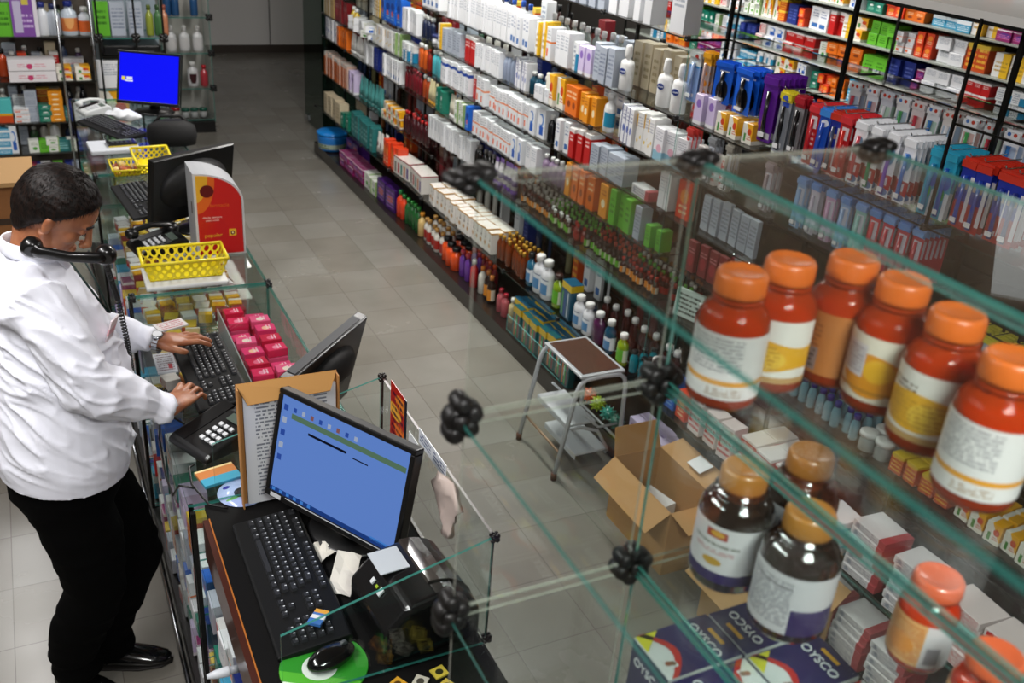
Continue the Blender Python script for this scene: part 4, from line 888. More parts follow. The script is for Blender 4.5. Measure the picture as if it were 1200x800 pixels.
def clean_bottle(px, z, label, xoff=0.):
    x = 2.40 + xoff; y = y_of(px, x, z); t = thing('lotion_bottle', label, 'bottle', (x, y, z + .0005), .15, 'white lotion bottles with blue oval')
    m = MB(); h = .145; m.lathe([(.036, 0), (.04, .006), (.04, .112), (.034, .128), (.015, .136), (.015, h)], 24, sx=.62); m.obj('bottle_body', MW, t)
    m = MB(); m.lathe([(.016, h), (.017, h + .004), (.015, h + .045), (.010, h + .052)], 16); m.obj('pump_cap', CW, t)
    m = MB(); m.lathe([(.021, 0), (.021, .001)], 24, sy=.62); m.xf(Matrix.Translation((-.0255, 0, .085)) @ Matrix.Rotation(-PI / 2, 4, 'Y') @ Matrix.Rotation(PI / 2, 4, 'Z')); m.obj('oval_emblem', P('#14307e', .35), t)
    text('Cetaphil', .010, P('#e8eaf0', .4), 'emblem_lettering', t, Matrix.Translation((-.0272, 0, .085)) @ Matrix.Rotation(-PI / 2, 4, 'Z') @ Matrix.Rotation(PI / 2, 4, 'X'))
    return t
clean_bottle(732, 1.61, 'white lotion bottle with blue oval, first of three along the seventh shelf')
clean_bottle(776, 1.61, 'white lotion bottle with blue oval, second of three near the shelf end')
clean_bottle(793, 1.61, 'white lotion bottle with blue oval, at the very end of the shelf')
run(1.61, 640, 722, 'perfume_bottle', 'pale glass bottle behind the front cartons', 'pale bottles', 'bottle', g_bottle(.024, .19, B('#a9b4ae', .2, .3), CW), .07, xoff=.12)
run(1.61, 740, 800, 'cream_box', 'pale grey green carton set back', 'pale grey cartons', 'box', box('beige', .06, .08, .20), .08, xoff=.14)
run(1.92, 600, 650, 'cream_box', 'white carton high on the gondola', 'high cartons', 'box', box('white', .05, .08, .17), .06)
run(1.92, 652, 712, 'cream_box', 'pale carton with grey foot', 'grey foot cartons', 'box', box('grey', .06, .08, .17), .075)
run(1.92, 716, 738, 'cream_box', 'white carton with dark code label', 'code label cartons', 'box', box('white', .075, .08, .19), .08)
run(1.92, 742, 768, 'cream_box', 'tall white carton standing apart', 'tall carton', 'box', box('white', .05, .08, .20), .10)
run(1.92, 784, 806, 'cream_box', 'large white carton at the corner', 'corner carton', 'box', box('white', .095, .08, .21), .12)
# fifth
run(1.205, 382, 394, 'toiletry_box', 'tan and gold tall box', 'tan boxes', 'box', box('tan', .10, .08, .20), .11)
run(1.205, 395, 409, 'toiletry_box', 'dark red box', 'dark red boxes', 'box', box('dkred', .10, .08, .17), .11)
run(1.205, 410, 418, 'shampoo_bottle', 'yellow bottle with white cap', 'yellow bottles', 'bottle', g_bottle(.03, .16, B('#c8a820'), CW), .07)
for i, (px, k2) in enumerate(((411, 'white'), (417, 'whiteblue'), (423, 'white'), (429, 'whitegreen'), (434, 'bluelogo'), (438, 'whitegreen'))):
    run(1.205, px, px + 6, 'soft_pack', ['white', 'white and blue', 'creased white', 'white and lime', 'blue logo', 'lime green'][i] + ' soft pack piled', ['white pack', 'blue pack', 'creased pack', 'lime pack', 'logo pack', 'green pack'][i], 'pack', box(k2, .09, .10, .05), .10, hstack=2, hh=.052, rz=.5 * (i - 2), jit=.02)
run(1.205, 443, 462, 'toiletry_box', 'white box with orange flower print', 'flower print boxes', 'box', box('whiteyel', .07, .08, .14), .075)
run(1.205, 463, 471, 'toiletry_box', 'green and white upright box', 'green and white boxes', 'box', box('whitegreen', .05, .08, .15), .055)
run(1.205, 474, 486, 'toiletry_box', 'white and blue striped box', 'blue striped boxes', 'box', box('tealw', .055, .07, .12), .06)
run(1.205, 487, 498, 'shampoo_bottle', 'orange bottle with pale cap', 'orange bottles', 'bottle', g_bottle(.024, .16, B('#c8581c'), CW, sy=.7), .055)
run(1.205, 498, 503, 'shampoo_bottle', 'red brown bottle', 'red bottles', 'bottle', g_bottle(.024, .15, B('#8a2416'), B('#8a2416'), sy=.7), .055)
run(1.205, 504, 515, 'shampoo_bottle', 'turquoise and white bottle', 'turquoise bottles', 'bottle', g_bottle(.026, .16, B('#4fb0bc'), CW, sy=.7), .055)
run(1.205, 517, 552, 'cream_tube', 'white tube box with a blue band', 'blue banded tubes', 'box', box('whiteband', .034, .07, .15), .036)
run(1.205, 553, 558, 'cream_box', 'red and white box', 'red and white box', 'box', box('red', .035, .06, .14), .037)
run(1.205, 561, 572, 'cream_box', 'tall white box with an orange stripe', 'tall orange striped boxes', 'box', box('whiteor', .05, .08, .155), .052)
run(1.205, 575, 620, 'cream_box', 'white box with orange stripe and square', 'orange striped boxes', 'box', box('whiteor', .045, .08, .14), .047)
run(1.205, 622, 639, 'cream_box', 'white box with big blue logo', 'blue logo boxes', 'box', box('bluelogo', .075, .08, .15), .08)
run(1.205, 640, 652, 'shampoo_bottle', 'black bottle with white cap', 'black bottles', 'bottle', g_bottle(.022, .14, B('#111317'), CW), .05)
run(1.205, 654, 668, 'cream_box', 'white box with faint blue top', 'faint blue boxes', 'box', box('whiteblue', .045, .08, .15), .048)
run(1.205, 669, 693, 'cream_box', 'deep red box with white top', 'deep red boxes', 'box', box('red', .052, .08, .15), .055)
run(1.205, 694, 734, 'cream_box', 'white and grey marbled box', 'marbled boxes', 'box', box('grey', .07, .08, .13), .075)
run(1.205, 737, 770, 'cream_box', 'flat white box lying down', 'flat boxes', 'box', box('whiteflat', .15, .06, .045), .16)
run(1.205, 770, 784, 'cream_box', 'tall white box with grey edge', 'tall box', 'box', box('white', .045, .05, .16), .05)
run(1.205, 786, 808, 'razor_pack', 'coral red card pack', 'coral packs', 'pack', box('fieryor', .085, .03, .16), .09)
# fourth
run(1.015, 383, 397, 'toiletry_box', 'white and black upright box', 'white and black boxes', 'box', box('whitenavy', .07, .08, .17), .075)
run(1.015, 397, 410, 'toiletry_box', 'orange bronze box', 'bronze boxes', 'box', box('orange', .045, .08, .15), .048)
run(1.015, 411, 429, 'cream_tube', 'white tube standing on its cap', 'white tubes', 'tube', g_tube(.048, .15, B('#dcdcda', .35), CW), .052)
run(1.015, 430, 440, 'cream_box', 'plain white box', 'plain white boxes', 'box', box('white', .06, .08, .15), .065)
run(1.015, 441, 449, 'cream_box', 'royal blue box', 'royal blue boxes', 'box', box('navy', .045, .08, .16), .05)
run(1.015, 450, 471, 'cream_tube', 'white and pale blue tube box', 'pale tube boxes', 'box', box('whiteblue', .035, .08, .15), .038)
run(1.015, 473, 491, 'shampoo_bottle', 'wine red bottle', 'wine red bottles', 'bottle', g_bottle(.023, .15, B('#6f1420'), B('#8a2a34'), sy=.7), .05)
run(1.015, 492, 500, 'shampoo_bottle', 'copper bottle with white foot', 'copper bottles', 'bottle', g_bottle(.023, .15, B('#a2421c'), CW, sy=.7), .05)
run(1.015, 501, 511, 'cream_tube', 'cream coloured tube', 'cream tubes', 'tube', g_tube(.048, .15, B('#cfc39a', .4), CG), .05)
run(1.01, 513, 523, 'cream_box', 'green box with white dot', 'green boxes', 'box', box('dkgreen', .04, .08, .14), .043)
run(1.01, 524, 535, 'cream_tube', 'beige and white tube', 'beige tubes', 'tube', g_tube(.045, .14, B('#d8d2bf', .4), CW), .048)
run(1.01, 536, 547, 'cream_box', 'white box with green leaf', 'leaf boxes', 'box', box('whitegreen', .04, .08, .14), .043)
run(1.01, 548, 554, 'cream_box', 'vivid blue box with violet top', 'vivid blue box', 'box', box('blue', .045, .08, .145), .05)
run(1.01, 557, 600, 'cream_box', 'white box with orange square low down', 'orange square boxes', 'box', box('whiteor', .043, .08, .135), .045)
run(1.01, 601, 616, 'cream_box', 'white box with blue and red print', 'blue and red boxes', 'box', box('bluelogo', .06, .08, .14), .064)
run(1.01, 617, 632, 'cream_box', 'white box with small red mark', 'red mark boxes', 'box', box('white', .06, .08, .14), .064)
run(1.01, 634, 662, 'shampoo_bottle', 'clear lilac bottle', 'lilac bottles', 'bottle', g_bottle(.022, .13, B('#a890b0', .2, .3), CW), .05)
run(1.01, 664, 671, 'soap_box', 'narrow orange and yellow box', 'orange and yellow box', 'box', box('orange2', .045, .08, .16), .05)
run(1.01, 672, 698, 'soap_box', 'orange box with round emblem', 'emblem boxes', 'box', box('orange', .062, .08, .165), .068)
run(1.01, 700, 715, 'soap_box', 'amber box with round emblem', 'amber boxes', 'box', box('orange2', .07, .08, .165), .075)
run(1.01, 716, 740, 'soap_box', 'lime green box', 'lime green boxes', 'box', box('green', .05, .07, .165), .056)
run(1.01, 742, 752, 'soap_box', 'grey and black printed box', 'grey printed box', 'box', box('grey', .05, .06, .15), .055)
run(1.01, 756, 774, 'soap_box', 'small green box set low', 'small green boxes', 'box', box('green', .04, .06, .10), .05)
# third
run(.70, 382, 410, 'soap_box', 'orange box with white top', 'orange white topped boxes', 'box', box('orwhite', .042, .08, .19), .046)
run(.70, 411, 418, 'soap_box', 'lilac and white box', 'lilac boxes', 'box', box('lilac', .05, .08, .17), .055)
run(.70, 420, 447, 'cream_tube', 'teal tube with pale stripe', 'teal tubes', 'tube', g_tube(.05, .18, B('#4f9a98', .35), B('#2f6a68')), .07)
run(.70, 450, 471, 'soap_box', 'yellow and pink soap packet', 'soap packets', 'box', box('sun', .09, .07, .06), .10, hstack=2, hh=.062)
run(.70, 472, 500, 'shampoo_bottle', 'dark wine bottle with red cap', 'dark wine bottles', 'bottle', g_bottle(.023, .16, B('#3a0f16'), B('#b02020')), .055, rows=2, dstep=.07)
run(.80, 504, 552, 'cream_tube', 'white tube in a stepped row', 'stepped tubes', 'box', box('white', .036, .06, .15), .044)
run(.80, 553, 575, 'shampoo_bottle', 'black bottle with silver cap', 'black silver bottles', 'bottle', g_bottle(.022, .15, B('#141414'), P('#8a8a8a', .3, metal=.6)), .05)
run(.80, 577, 601, 'cream_tube', 'white tube with violet cap and label', 'violet capped tubes', 'tube', g_tube(.048, .16, pack('violet_tube', '#dfdce2', [('r', 0, 1, .3, .5, '#4a1f86'), ('r', 0, 1, .85, 1, '#9a7ac8')]), B('#5a2a96')), .052)
ol = pack('or_lab', '#e0d4c0', [('r', .1, .9, .1, .6, '#e08a1e')]); gl_ = pack('gr_lab', '#d8e0c0', [('r', .1, .9, .1, .6, '#5fae1e')]); rl = pack('rd_lab', '#a02018', [])
run(.80, 606, 640, 'serum_bottle', 'little dark bottle with orange label', 'orange labelled bottles', 'bottle', g_bottle(.015, .085, B('#2a100a'), B('#5a1a10'), ol, neck=.5, caph=.22), .036)
run(.80, 641, 665, 'serum_bottle', 'little dark bottle with green label, white cap', 'white capped bottles', 'bottle', g_bottle(.015, .085, B('#3a1a0c'), CW, gl_, neck=.5, caph=.22), .036)
run(.80, 667, 680, 'serum_bottle', 'little red bottle', 'little red bottles', 'bottle', g_bottle(.015, .085, B('#7a1810'), B('#b02a1c'), rl, neck=.5, caph=.22), .036)
run(.80, 682, 722, 'serum_bottle', 'little dark bottle with lime label', 'lime labelled bottles', 'bottle', g_bottle(.015, .09, B('#2a140a'), B('#3a1a10'), gl_, neck=.5, caph=.22), .038)
run(.80, 724, 765, 'serum_bottle', 'little brown bottle with amber label', 'amber labelled bottles', 'bottle', g_bottle(.015, .085, B('#3a1208'), B('#a02418'), ol, neck=.5, caph=.22), .036)
for r in range(4):
    xo = .045 + .042 * r
    for i, (a, b, c, nm_) in enumerate(((607, 655, '#c8c4bc', 'white'), (640, 700, '#5faa3a', 'green'), (690, 745, '#b83a20', 'red'), (735, 800, ('#8a2a1c', '#5faa3a', '#c8c4bc', '#a86a20')[r], ('brown', 'leaf green', 'ivory', 'bronze')[r]))):
        run(.80, a + 6 * r, b + 6 * r, 'serum_bottle', 'little dark bottle, %s cap, row %s from the front' % (nm_, ('two', 'three', 'four', 'five')[r]), '%s capped bottles' % nm_, 'bottle', g_bottle(.014, .085, B('#2a0f0a'), B(c), rl if i % 2 else None, neck=.55, caph=.24), .040, xoff=xo)
# second
run(.42, 383, 402, 'soap_box', 'pale glassy carton', 'pale cartons', 'box', box('beige', .11, .08, .17), .12)
run(.42, 403, 412, 'soap_box', 'dark olive carton', 'olive cartons', 'box', box('dkgreen', .06, .08, .12), .07)
run(.42, 413, 440, 'soap_box', 'teal and white carton', 'teal and white cartons', 'box', box('teal', .05, .08, .18), .056)
run(.42, 441, 451, 'cream_tube', 'white tube with dark emblem', 'emblem tubes', 'tube', g_tube(.055, .18, pack('emb_tube', '#d8d6d0', [('e', .5, .5, .3, .12, '#5a2030')]), CB), .06)
run(.42, 453, 468, 'soap_box', 'bright red carton', 'bright red cartons', 'box', box('fieryor', .05, .08, .18), .056)
run(.42, 468, 502, 'display_carton', 'white display carton with coloured bottles printed', 'display cartons', 'box', box('display', .26, .12, .13), .28, xoff=.025)
run(.42, 505, 545, 'soap_box', 'white carton with gold top', 'gold topped cartons', 'box', box('gold', .055, .08, .13), .058, rows=2, dstep=.085)
run(.42, 545, 578, 'soap_box', 'stacked white carton with gold lid', 'gold lidded cartons', 'box', box('gold', .055, .08, .135), .058, rows=2, dstep=.085)
run(.42, 580, 612, 'oil_bottle', 'slim amber oil bottle with gold cap', 'amber oil bottles', 'bottle', g_bottle(.018, .15, B('#8a3a0c', .15, .3), CG), .042, rows=3, dstep=.05)
bl = pack('blue_lab', '#dfe3ea', [('r', .1, .9, .5, .95, '#2f4a78'), ('r', .15, .85, .1, .4, '#4f86b8')])
run(.42, 614, 622, 'mouthwash_bottle', 'blue mouthwash bottle with black cap', 'blue mouthwash', 'bottle', g_bottle(.035, .19, B('#2a6a8a', .15, .2), CB, bl, sy=.7), .08)
run(.42, 623, 641, 'mouthwash_bottle', 'big white bottle with blue label', 'big white bottles', 'bottle', g_bottle(.046, .225, B('#dcdde2'), CW, bl, sy=.7), .095)
run(.42, 642, 654, 'mouthwash_bottle', 'lime green bottle with black cap', 'lime bottles', 'bottle', g_bottle(.038, .19, B('#8fb01e', .15, .2), B('#3a2420'), gl_, sy=.7), .085)
run(.42, 656, 668, 'toothbrush_box', 'upright toothbrush box with yellow top', 'toothbrush box', 'box', box('brush2', .10, .07, .19), .10)
run(.42, 670, 689, 'mouthwash_bottle', 'white bottle, blue label, nearer the stool', 'white blue bottles', 'bottle', g_bottle(.042, .17, B('#dcdde2'), CW, bl, sy=.7), .092)
run(.42, 690, 702, 'mouthwash_bottle', 'purple mouthwash bottle', 'purple bottle', 'bottle', g_bottle(.04, .17, B('#5a1c4e', .15, .2), CW, sy=.7), .09)
run(.42, 703, 716, 'mouthwash_bottle', 'dark blue mouthwash bottle', 'dark blue bottle', 'bottle', g_bottle(.036, .17, B('#15506e', .15, .2), CW, bl, sy=.7), .08)
run(.42, 718, 731, 'mouthwash_bottle', 'yellow green bottle behind the stool', 'yellow green bottles', 'bottle', g_bottle(.036, .16, B('#9ab41c', .15, .2), CW, gl_, sy=.7), .08)
run(.42, 733, 752, 'mouthwash_bottle', 'turquoise bottle with black and white cap', 'turquoise bottles', 'bottle', g_bottle(.02, .11, B('#1a8a9a', .15, .2), CB, neck=.6), .045, rows=3, dstep=.05)
run(.42, 754, 775, 'mouthwash_bottle', 'clear green mouthwash bottle', 'clear green bottles', 'bottle', g_bottle(.034, .16, B('#3a7a62', .12, .4), CW, sy=.7), .08)
run(.42, 776, 790, 'wipes_pack', 'bright blue refill pack', 'blue refills', 'pack', box('blue', .07, .06, .15), .08)
run(.42, 791, 806, 'wipes_pack', 'orange red refill pack', 'orange refills', 'pack', box('fieryor', .07, .06, .13), .08)
run(.42, 700, 790, 'mouthwash_bottle', 'dark bottle at the back', 'dark back bottles', 'bottle', g_bottle(.03, .17, B('#3a1410', .2), CW, sy=.7), .08, xoff=.12)
o = tag(MB().box((0, 0, .06), (.02, .14, .12)).obj('notice_box', pack('notice_box', '#cfe0d8', [('t', .1, .9, .1, .9, '#2c3a34', 5)]), None, (2.40, 3.02, .803), (.0, .1, .3)), 'white printed box leaning forward at the shelf edge', 'box')
# bottom
t = thing('plastic_tub', 'round bright blue plastic tub at the far end of the plinth', 'tub', (2.34, 8.19, .1008))
m = MB(); m.lathe([(.10, 0), (.12, .02), (.13, .12), (.13, .14)], 24); m.obj('tub_body', pack('tubp', '#1f78c8', [('r', 0, 1, .2, .5, '#b8c8b0'), ('t', .1, .9, .2, .5, '#2f5a3a', 2)]), t); m = MB(); m.lathe([(.135, .14), (.137, .16), (.12, .17), (.05, .172)], 24); m.obj('tub_lid', P('#1c84d8', .3), t)
run(.10, 404, 430, 'sanitary_pack', 'orange and magenta packet', 'magenta packets', 'pack', box('magenta', .12, .12, .06), .125, hstack=2, hh=.062)
run(.10, 410, 424, 'sanitary_pack', 'dark purple packet on top', 'purple packets', 'pack', box('purple', .14, .12, .08), .15, xoff=.12, hstack=2, hh=.082)
run(.10, 431, 444, 'sanitary_pack', 'green and orange box', 'green and orange box', 'box', box('whitegreen', .10, .10, .12), .10)
run(.10, 445, 465, 'sanitary_pack', 'violet bag with orange swirl', 'violet bags', 'pack', box('purple', .16, .08, .17), .17)
run(.10, 466, 473, 'shampoo_bottle', 'bright orange tall bottle', 'tall orange bottle', 'bottle', g_bottle(.032, .20, B('#d8401c'), B('#1f7a3a')), .07)
run(.10, 474, 489, 'shampoo_bottle', 'green bottle with red and green cap', 'green bottles', 'bottle', g_bottle(.028, .19, B('#1f5a2a'), B('#2f8a3a')), .06)
run(.10, 489, 494, 'shampoo_bottle', 'cream bottle with amber cap', 'cream bottle', 'bottle', g_bottle(.03, .18, B('#d8b878'), B('#d08a2a')), .065)
run(.10, 494, 517, 'shampoo_bottle', 'white bottle with gold cap', 'white gold capped bottles', 'bottle', g_bottle(.03, .17, B('#d8d4cc'), B('#b88a4a'), rl, sy=.7), .062, rows=3, dstep=.07)
run(.10, 517, 535, 'shampoo_bottle', 'fluorescent orange bottle with black cap', 'orange black capped bottles', 'bottle', g_bottle(.04, .16, B('#e0501c'), CB, neck=.6), .09, rows=2, dstep=.09)
run(.10, 536, 548, 'shampoo_bottle', 'violet bottle with pink side', 'violet bottles', 'bottle', g_bottle(.03, .18, B('#6a3a9a'), B('#b03a4a'), sy=.7), .065, rows=2, dstep=.08)
run(.10, 549, 556, 'shampoo_bottle', 'red bottle with pale cap', 'red pale capped bottles', 'bottle', g_bottle(.026, .18, B('#b81820'), CW), .055)
run(.10, 557, 563, 'shampoo_bottle', 'white bottle with orange cap', 'white orange capped bottles', 'bottle', g_bottle(.026, .18, B('#dcd8d0'), B('#d87a2a')), .055)
run(.10, 564, 575, 'shampoo_bottle', 'brown bottle with orange label', 'brown bottles', 'bottle', g_bottle(.026, .18, B('#2a1610'), B('#c87a3a'), ol), .055)
run(.10, 550, 578, 'shampoo_bottle', 'dark red bottle in the back row', 'back row red bottles', 'bottle', g_bottle(.026, .18, B('#7a1620'), B('#c8481c')), .06, xoff=.09)
run(.10, 579, 591, 'shampoo_bottle', 'rose pink bottle with red cap', 'rose pink bottles', 'bottle', g_bottle(.026, .15, B('#b85a62'), B('#a02030')), .055)
run(.10, 592, 598, 'shampoo_bottle', 'pale gold bottle', 'pale gold bottle', 'bottle', g_bottle(.026, .15, B('#c8b88a'), CW), .055)
tr = thing('glass_bin', 'open glass bin of toothbrush boxes on the gondola plinth', 'bin', (0, 0, 0))
ya, yb = y_of(598, 2.30, .10), y_of(668, 2.30, .10)
MB().pane((2.275, (ya + yb) / 2, .15), (.004, ya - yb, .09)).obj('bin_front', [M_GLASS, P('#6fb8b4', .2)], tr)
run(.10, 600, 666, 'toothbrush_box', 'teal toothbrush box with yellow top in glass bin', 'teal toothbrush boxes', 'box', box('brush', .085, .035, .19), .088, x=2.30)
run(.10, 600, 668, 'toothbrush_box', 'toothbrush box standing behind in the glass bin', 'rear toothbrush boxes', 'box', box('brush2', .085, .035, .185), .088, x=2.345, rows=3, dstep=.042, jit=.001)
# spiky toys and packets to the right of the stool
for i, (px, c, nm_) in enumerate(((690, '#d85a1c', 'orange'), (700, '#9ab41c', 'lime'), (712, '#1f8a7a', 'teal'), (722, '#2a6a5a', 'dark green'))):
    y = y_of(px, 2.30, .2); t = thing('spiky_ball', '%s rubber spiky ball in the tray behind the stool' % nm_, 'toy', (2.31, y, .101), .3 * i)
    m = MB(); m.sphere((0, 0, .045), .032, seg=12, rings=8)
    for k in range(40):
        a = k * 2.4; zz = 1 - 2 * (k + .5) / 40; rr = math.sqrt(1 - zz * zz); d = Vector((rr * math.cos(a), rr * math.sin(a), zz))
        if zz > -.9: m.loft([d * .028 + Vector((0, 0, .045)), d * .044 + Vector((0, 0, .045))], [.006, .001], seg=5, cap=False)
    m.obj('ball_body', B(c, .3, .15), t)
run(.10, 735, 775, 'candy_pack', 'violet and white dotted packet', 'dotted packets', 'pack', box('lilac', .07, .05, .13), .075, rows=2, dstep=.06)
run(.10, 776, 812, 'candy_pack', 'flat red and white packet lying', 'flat red packets', 'pack', box('redwhite', .12, .12, .03), .125, hstack=4, hh=.031)
# ---- near bays (from 3.23 towards the counter end)
run(.42, 808, 860, 'medicine_pack', 'white box with red letter and cross print', 'red letter boxes', 'box', box('redwhite', .08, .07, .15), .085)
run(.42, 865, 925, 'medicine_pack', 'crumpled red wrapper packet', 'red wrappers', 'pack', box('red', .09, .10, .08), .10, rows=2, dstep=.11, hstack=2, hh=.082)
run(.42, 930, 985, 'medicine_pack', 'pink and pale blue flat packet', 'pink blue packets', 'pack', box('pinkblue', .12, .11, .035), .125, hstack=4, hh=.036)
run(.42, 990, 1090, 'medicine_pack', 'white flat box in a tall stack', 'white flat boxes', 'box', box('whiteflat', .15, .12, .028), .155, hstack=7, hh=.029)
run(.42, 1095, 1195, 'medicine_pack', 'silver and red flat box in a stack', 'silver flat boxes', 'box', box('redwhite', .15, .12, .028), .155, hstack=7, hh=.029)
run(.10, 820, 900, 'medicine_pack', 'grey and red slim box on the plinth', 'slim grey boxes', 'box', box('redwhite', .14, .12, .03), .145, hstack=5, hh=.031)
run(.10, 905, 1060, 'medicine_pack', 'pale slim box stacked on the plinth', 'slim pale boxes', 'box', box('whiteflat', .15, .12, .028), .155, hstack=6, hh=.029)
run(.80, 809, 866, 'serum_bottle', 'little ruby bottle with ivory cap', 'ruby bottles', 'bottle', g_bottle(.017, .10, B('#5a1410'), CW, rl, neck=.5, caph=.22), .040, rows=3, dstep=.045)
run(.80, 868, 905, 'medicine_pack', 'pink and white checked box on a tray', 'pink checked boxes', 'box', box('redwhite', .07, .07, .06), .075, hstack=2, hh=.062)
bc = g_bottle(.017, .10, B('#8fc4d6', .15, .4), B('#2b2f86'), neck=.6, caph=.2)
run(.80, 910, 1000, 'mouthwash_bottle', 'small pale blue bottle with indigo cap', 'indigo capped bottles', 'bottle', bc, .042, rows=3, dstep=.045)
run(.80, 1003, 1035, 'cream_jar', 'clear square jar with white lid', 'white lidded jars', 'jar', g_bottle(.03, .07, B('#b8c0be', .15, .4), CW, neck=.9, caph=.25), .07, rows=2, dstep=.07)
run(.80, 1040, 1110, 'candy_pack', 'orange and yellow spice coloured packet', 'spice coloured packets', 'pack', box('spice', .05, .05, .07), .054, rows=3, dstep=.055)
run(.80, 1115, 1210, 'candy_pack', 'orange and white small packet', 'orange white packets', 'pack', box('sun', .05, .05, .07), .054, rows=3, dstep=.055)
run(1.01, 965, 1050, 'soap_box', 'burgundy and cream soap box', 'burgundy soap boxes', 'box', box('dkred', .07, .06, .09), .075, hstack=1)
run(1.01, 800, 870, 'razor_pack', 'slim dark red razor pack', 'dark red razors', 'pack', box('dkred', .05, .02, .14), .06)
run(1.01, 880, 960, 'razor_pack', 'brown and grey razor pack', 'brown razors', 'pack', box('tan', .06, .02, .14), .07)
run(1.205, 815, 880, 'razor_pack', 'grey razor card with purple foot', 'grey razor cards', 'pack', box('grey', .05, .02, .15), .055)
run(1.40, 811, 850, 'hairbrush_box', 'slim white and red box near the brushes', 'slim red boxes', 'box', box('redwhite', .05, .03, .13), .06)
run(1.61, 812, 836, 'comb_pack', 'white and violet striped pack', 'violet striped packs', 'pack', box('lilac', .05, .05, .12), .055)
run(1.61, 837, 880, 'wipes_pack', 'orange and yellow pack with white spots', 'spotted packs', 'pack', box('sun', .055, .05, .08), .06, rows=2, dstep=.06)

# second rank of stock standing behind the front rows
rk = random.Random(31)
SB = [('#5a1f1a', 'oxblood'), ('#2f4a3a', 'bottle green'), ('#c9c6bf', 'milk white'), ('#7a4a22', 'toffee'), ('#23304f', 'ink blue'), ('#6f6a4a', 'khaki'), ('#3a1c14', 'chestnut')]
SK = [('dkred', 'wine red'), ('grey', 'grey print'), ('beige', 'sand'), ('white', 'white print'), ('navy', 'dark blue'), ('spice', 'rust'), ('whiteblue', 'white and blue')]
for z in (.42, .70, .80, 1.01, 1.205, 1.40, 1.61):
    y, yend = {.70: (8.3, 5.3), .80: (5.1, 3.4)}.get(z, (8.3, 3.4)); j = 0; gapz = {.42: .24, .70: .22, .80: .17, 1.01: .15, 1.205: .15, 1.40: .16, 1.61: .22}[z]
    while y > yend:
        h_ = round(gapz * rk.choice((.7, .85, .95)), 3); bt = (j // 4 + int(z * 10)) % 2; q_ = (j // 3 + int(z * 7)) % 7
        zone = 'far' if y > 6.6 else ('middle' if y > 5 else 'near')
        if bt: me, kn, cn, ct = g_bottle(.026, h_, B(SB[q_][0]), CW if q_ % 2 else CB, sy=.7), 'stock_bottle', SB[q_][1], 'bottle'
        else: me, kn, cn, ct = g_box(.06, .06, h_, K[SK[q_][0]]), 'stock_box', SK[q_][1], 'box'
        if all(abs(y - b) > .045 for b in YB): tag(link(kn, me, None, (2.625, y, (1.015 if z == 1.01 and y > YSPLIT else z) + .0005), (0, 0, rk.uniform(-.1, .1))), '%s %s in the back rank of the %s gondola shelf, %s bays' % (cn, kn.replace('_', ' '), ORD[z], zone), ct, 'back rank %s %s %s %s' % (cn, kn, ORD[z], zone))
        y -= .125; j += 1
# ---------------------------------------------------------------- hooks with hanging packs
M_HK = P('#c9ccce', .2, metal=1)
hooks = MB()
def hang(y, z, n, kind, look, short, mesh, pitch=.014, x0=2.40, rz=0., cat='pack'):
    where = 'on a hook'
    grp = '%s %d' % (short, len(COUNT)); COUNT[len(COUNT)] = n
    for i in range(n):
        o = link(kind, mesh); o.location = (x0 + .006 + i * pitch, y + random.uniform(-.003, .003), z); o.rotation_euler = (0, random.uniform(-.03, .03), rz + random.uniform(-.05, .05)); tag(o, look, cat, grp if n > 1 else None)
    h = link('peg_hook', PEG); h.location = (x0, y, z + .004); h.parent = gn
PEG = MB().loft([(-.012, 0, .012), (-.006, 0, .004), (.0, 0, .001), (.14, 0, .001)], .0022, seg=6, mi=0).mesh('peg_hook', M_HK)
def bl_(w_, h_, cardk, b, hd): return g_blister(w_, h_, cardk, b, hd)
cB = pack('card_blue', '#1a4fb8', [('r', 0, 1, .86, 1, '#3a86d8'), ('e', .5, .75, .35, .06, '#e0e4ea'), ('r', .2, .8, .02, .12, '#d8dce2')])
cR = pack('card_red', '#b81a22', [('r', 0, 1, .86, 1, '#d8323a'), ('r', .2, .8, .6, .8, '#dfe0e4'), ('t', .25, .75, .3, .55, '#e8c8c8', 3)])
cW = pack('card_white', '#eef0f4', [('r', 0, 1, .12, .34, '#b81c28'), ('r', .3, .7, .18, .30, '#e6e6e8'), ('e', .5, .08, .4, .06, '#5a86b8'), ('e', .45, .62, .25, .12, '#6a9ab8')])
cT = pack('card_turq', '#2aa0c0', [('e', .4, .55, .3, .12, '#1f4fc0'), ('e', .6, .35, .25, .1, '#2fae3a'), ('r', 0, .3, 0, .4, '#d8dce0')])
cN = pack('card_navyred', '#1a2f9a', [('r', 0, 1, .86, 1, '#c8301c'), ('r', 0, 1, 0, .38, '#b01a1c'), ('r', 0, .25, .1, .75, '#dcd8dc'), ('r', .3, .95, .56, .64, '#c89a86')])
cP = pack('card_purple', '#5f1a96', [('r', .1, .9, .05, .14, '#e0dfe4')])
cY = pack('card_yellow', '#8a8f98', [('r', 0, 1, .82, 1, '#d8c82a'), ('r', .2, .8, .74, .82, '#2a4ab0'), ('e', .5, .88, .25, .05, '#3a56b8')])
cBB = pack('card_bigblue', '#1560d8', [('t', .25, .75, .72, .80, '#e8ecf2', 1), ('e', .5, .30, .34, .26, '#0c0c10'), ('r', .35, .65, .06, .14, '#e4e6ea')])
cPale = pack('card_paleblue', '#8aa8dc', [('r', 0, 1, .70, 1, '#dcdfe0'), ('e', .3, .88, .15, .05, '#b03028'), ('r', .1, .9, .66, .70, '#2f86c8'), ('r', .4, .6, .2, .6, '#b8c8e4')])
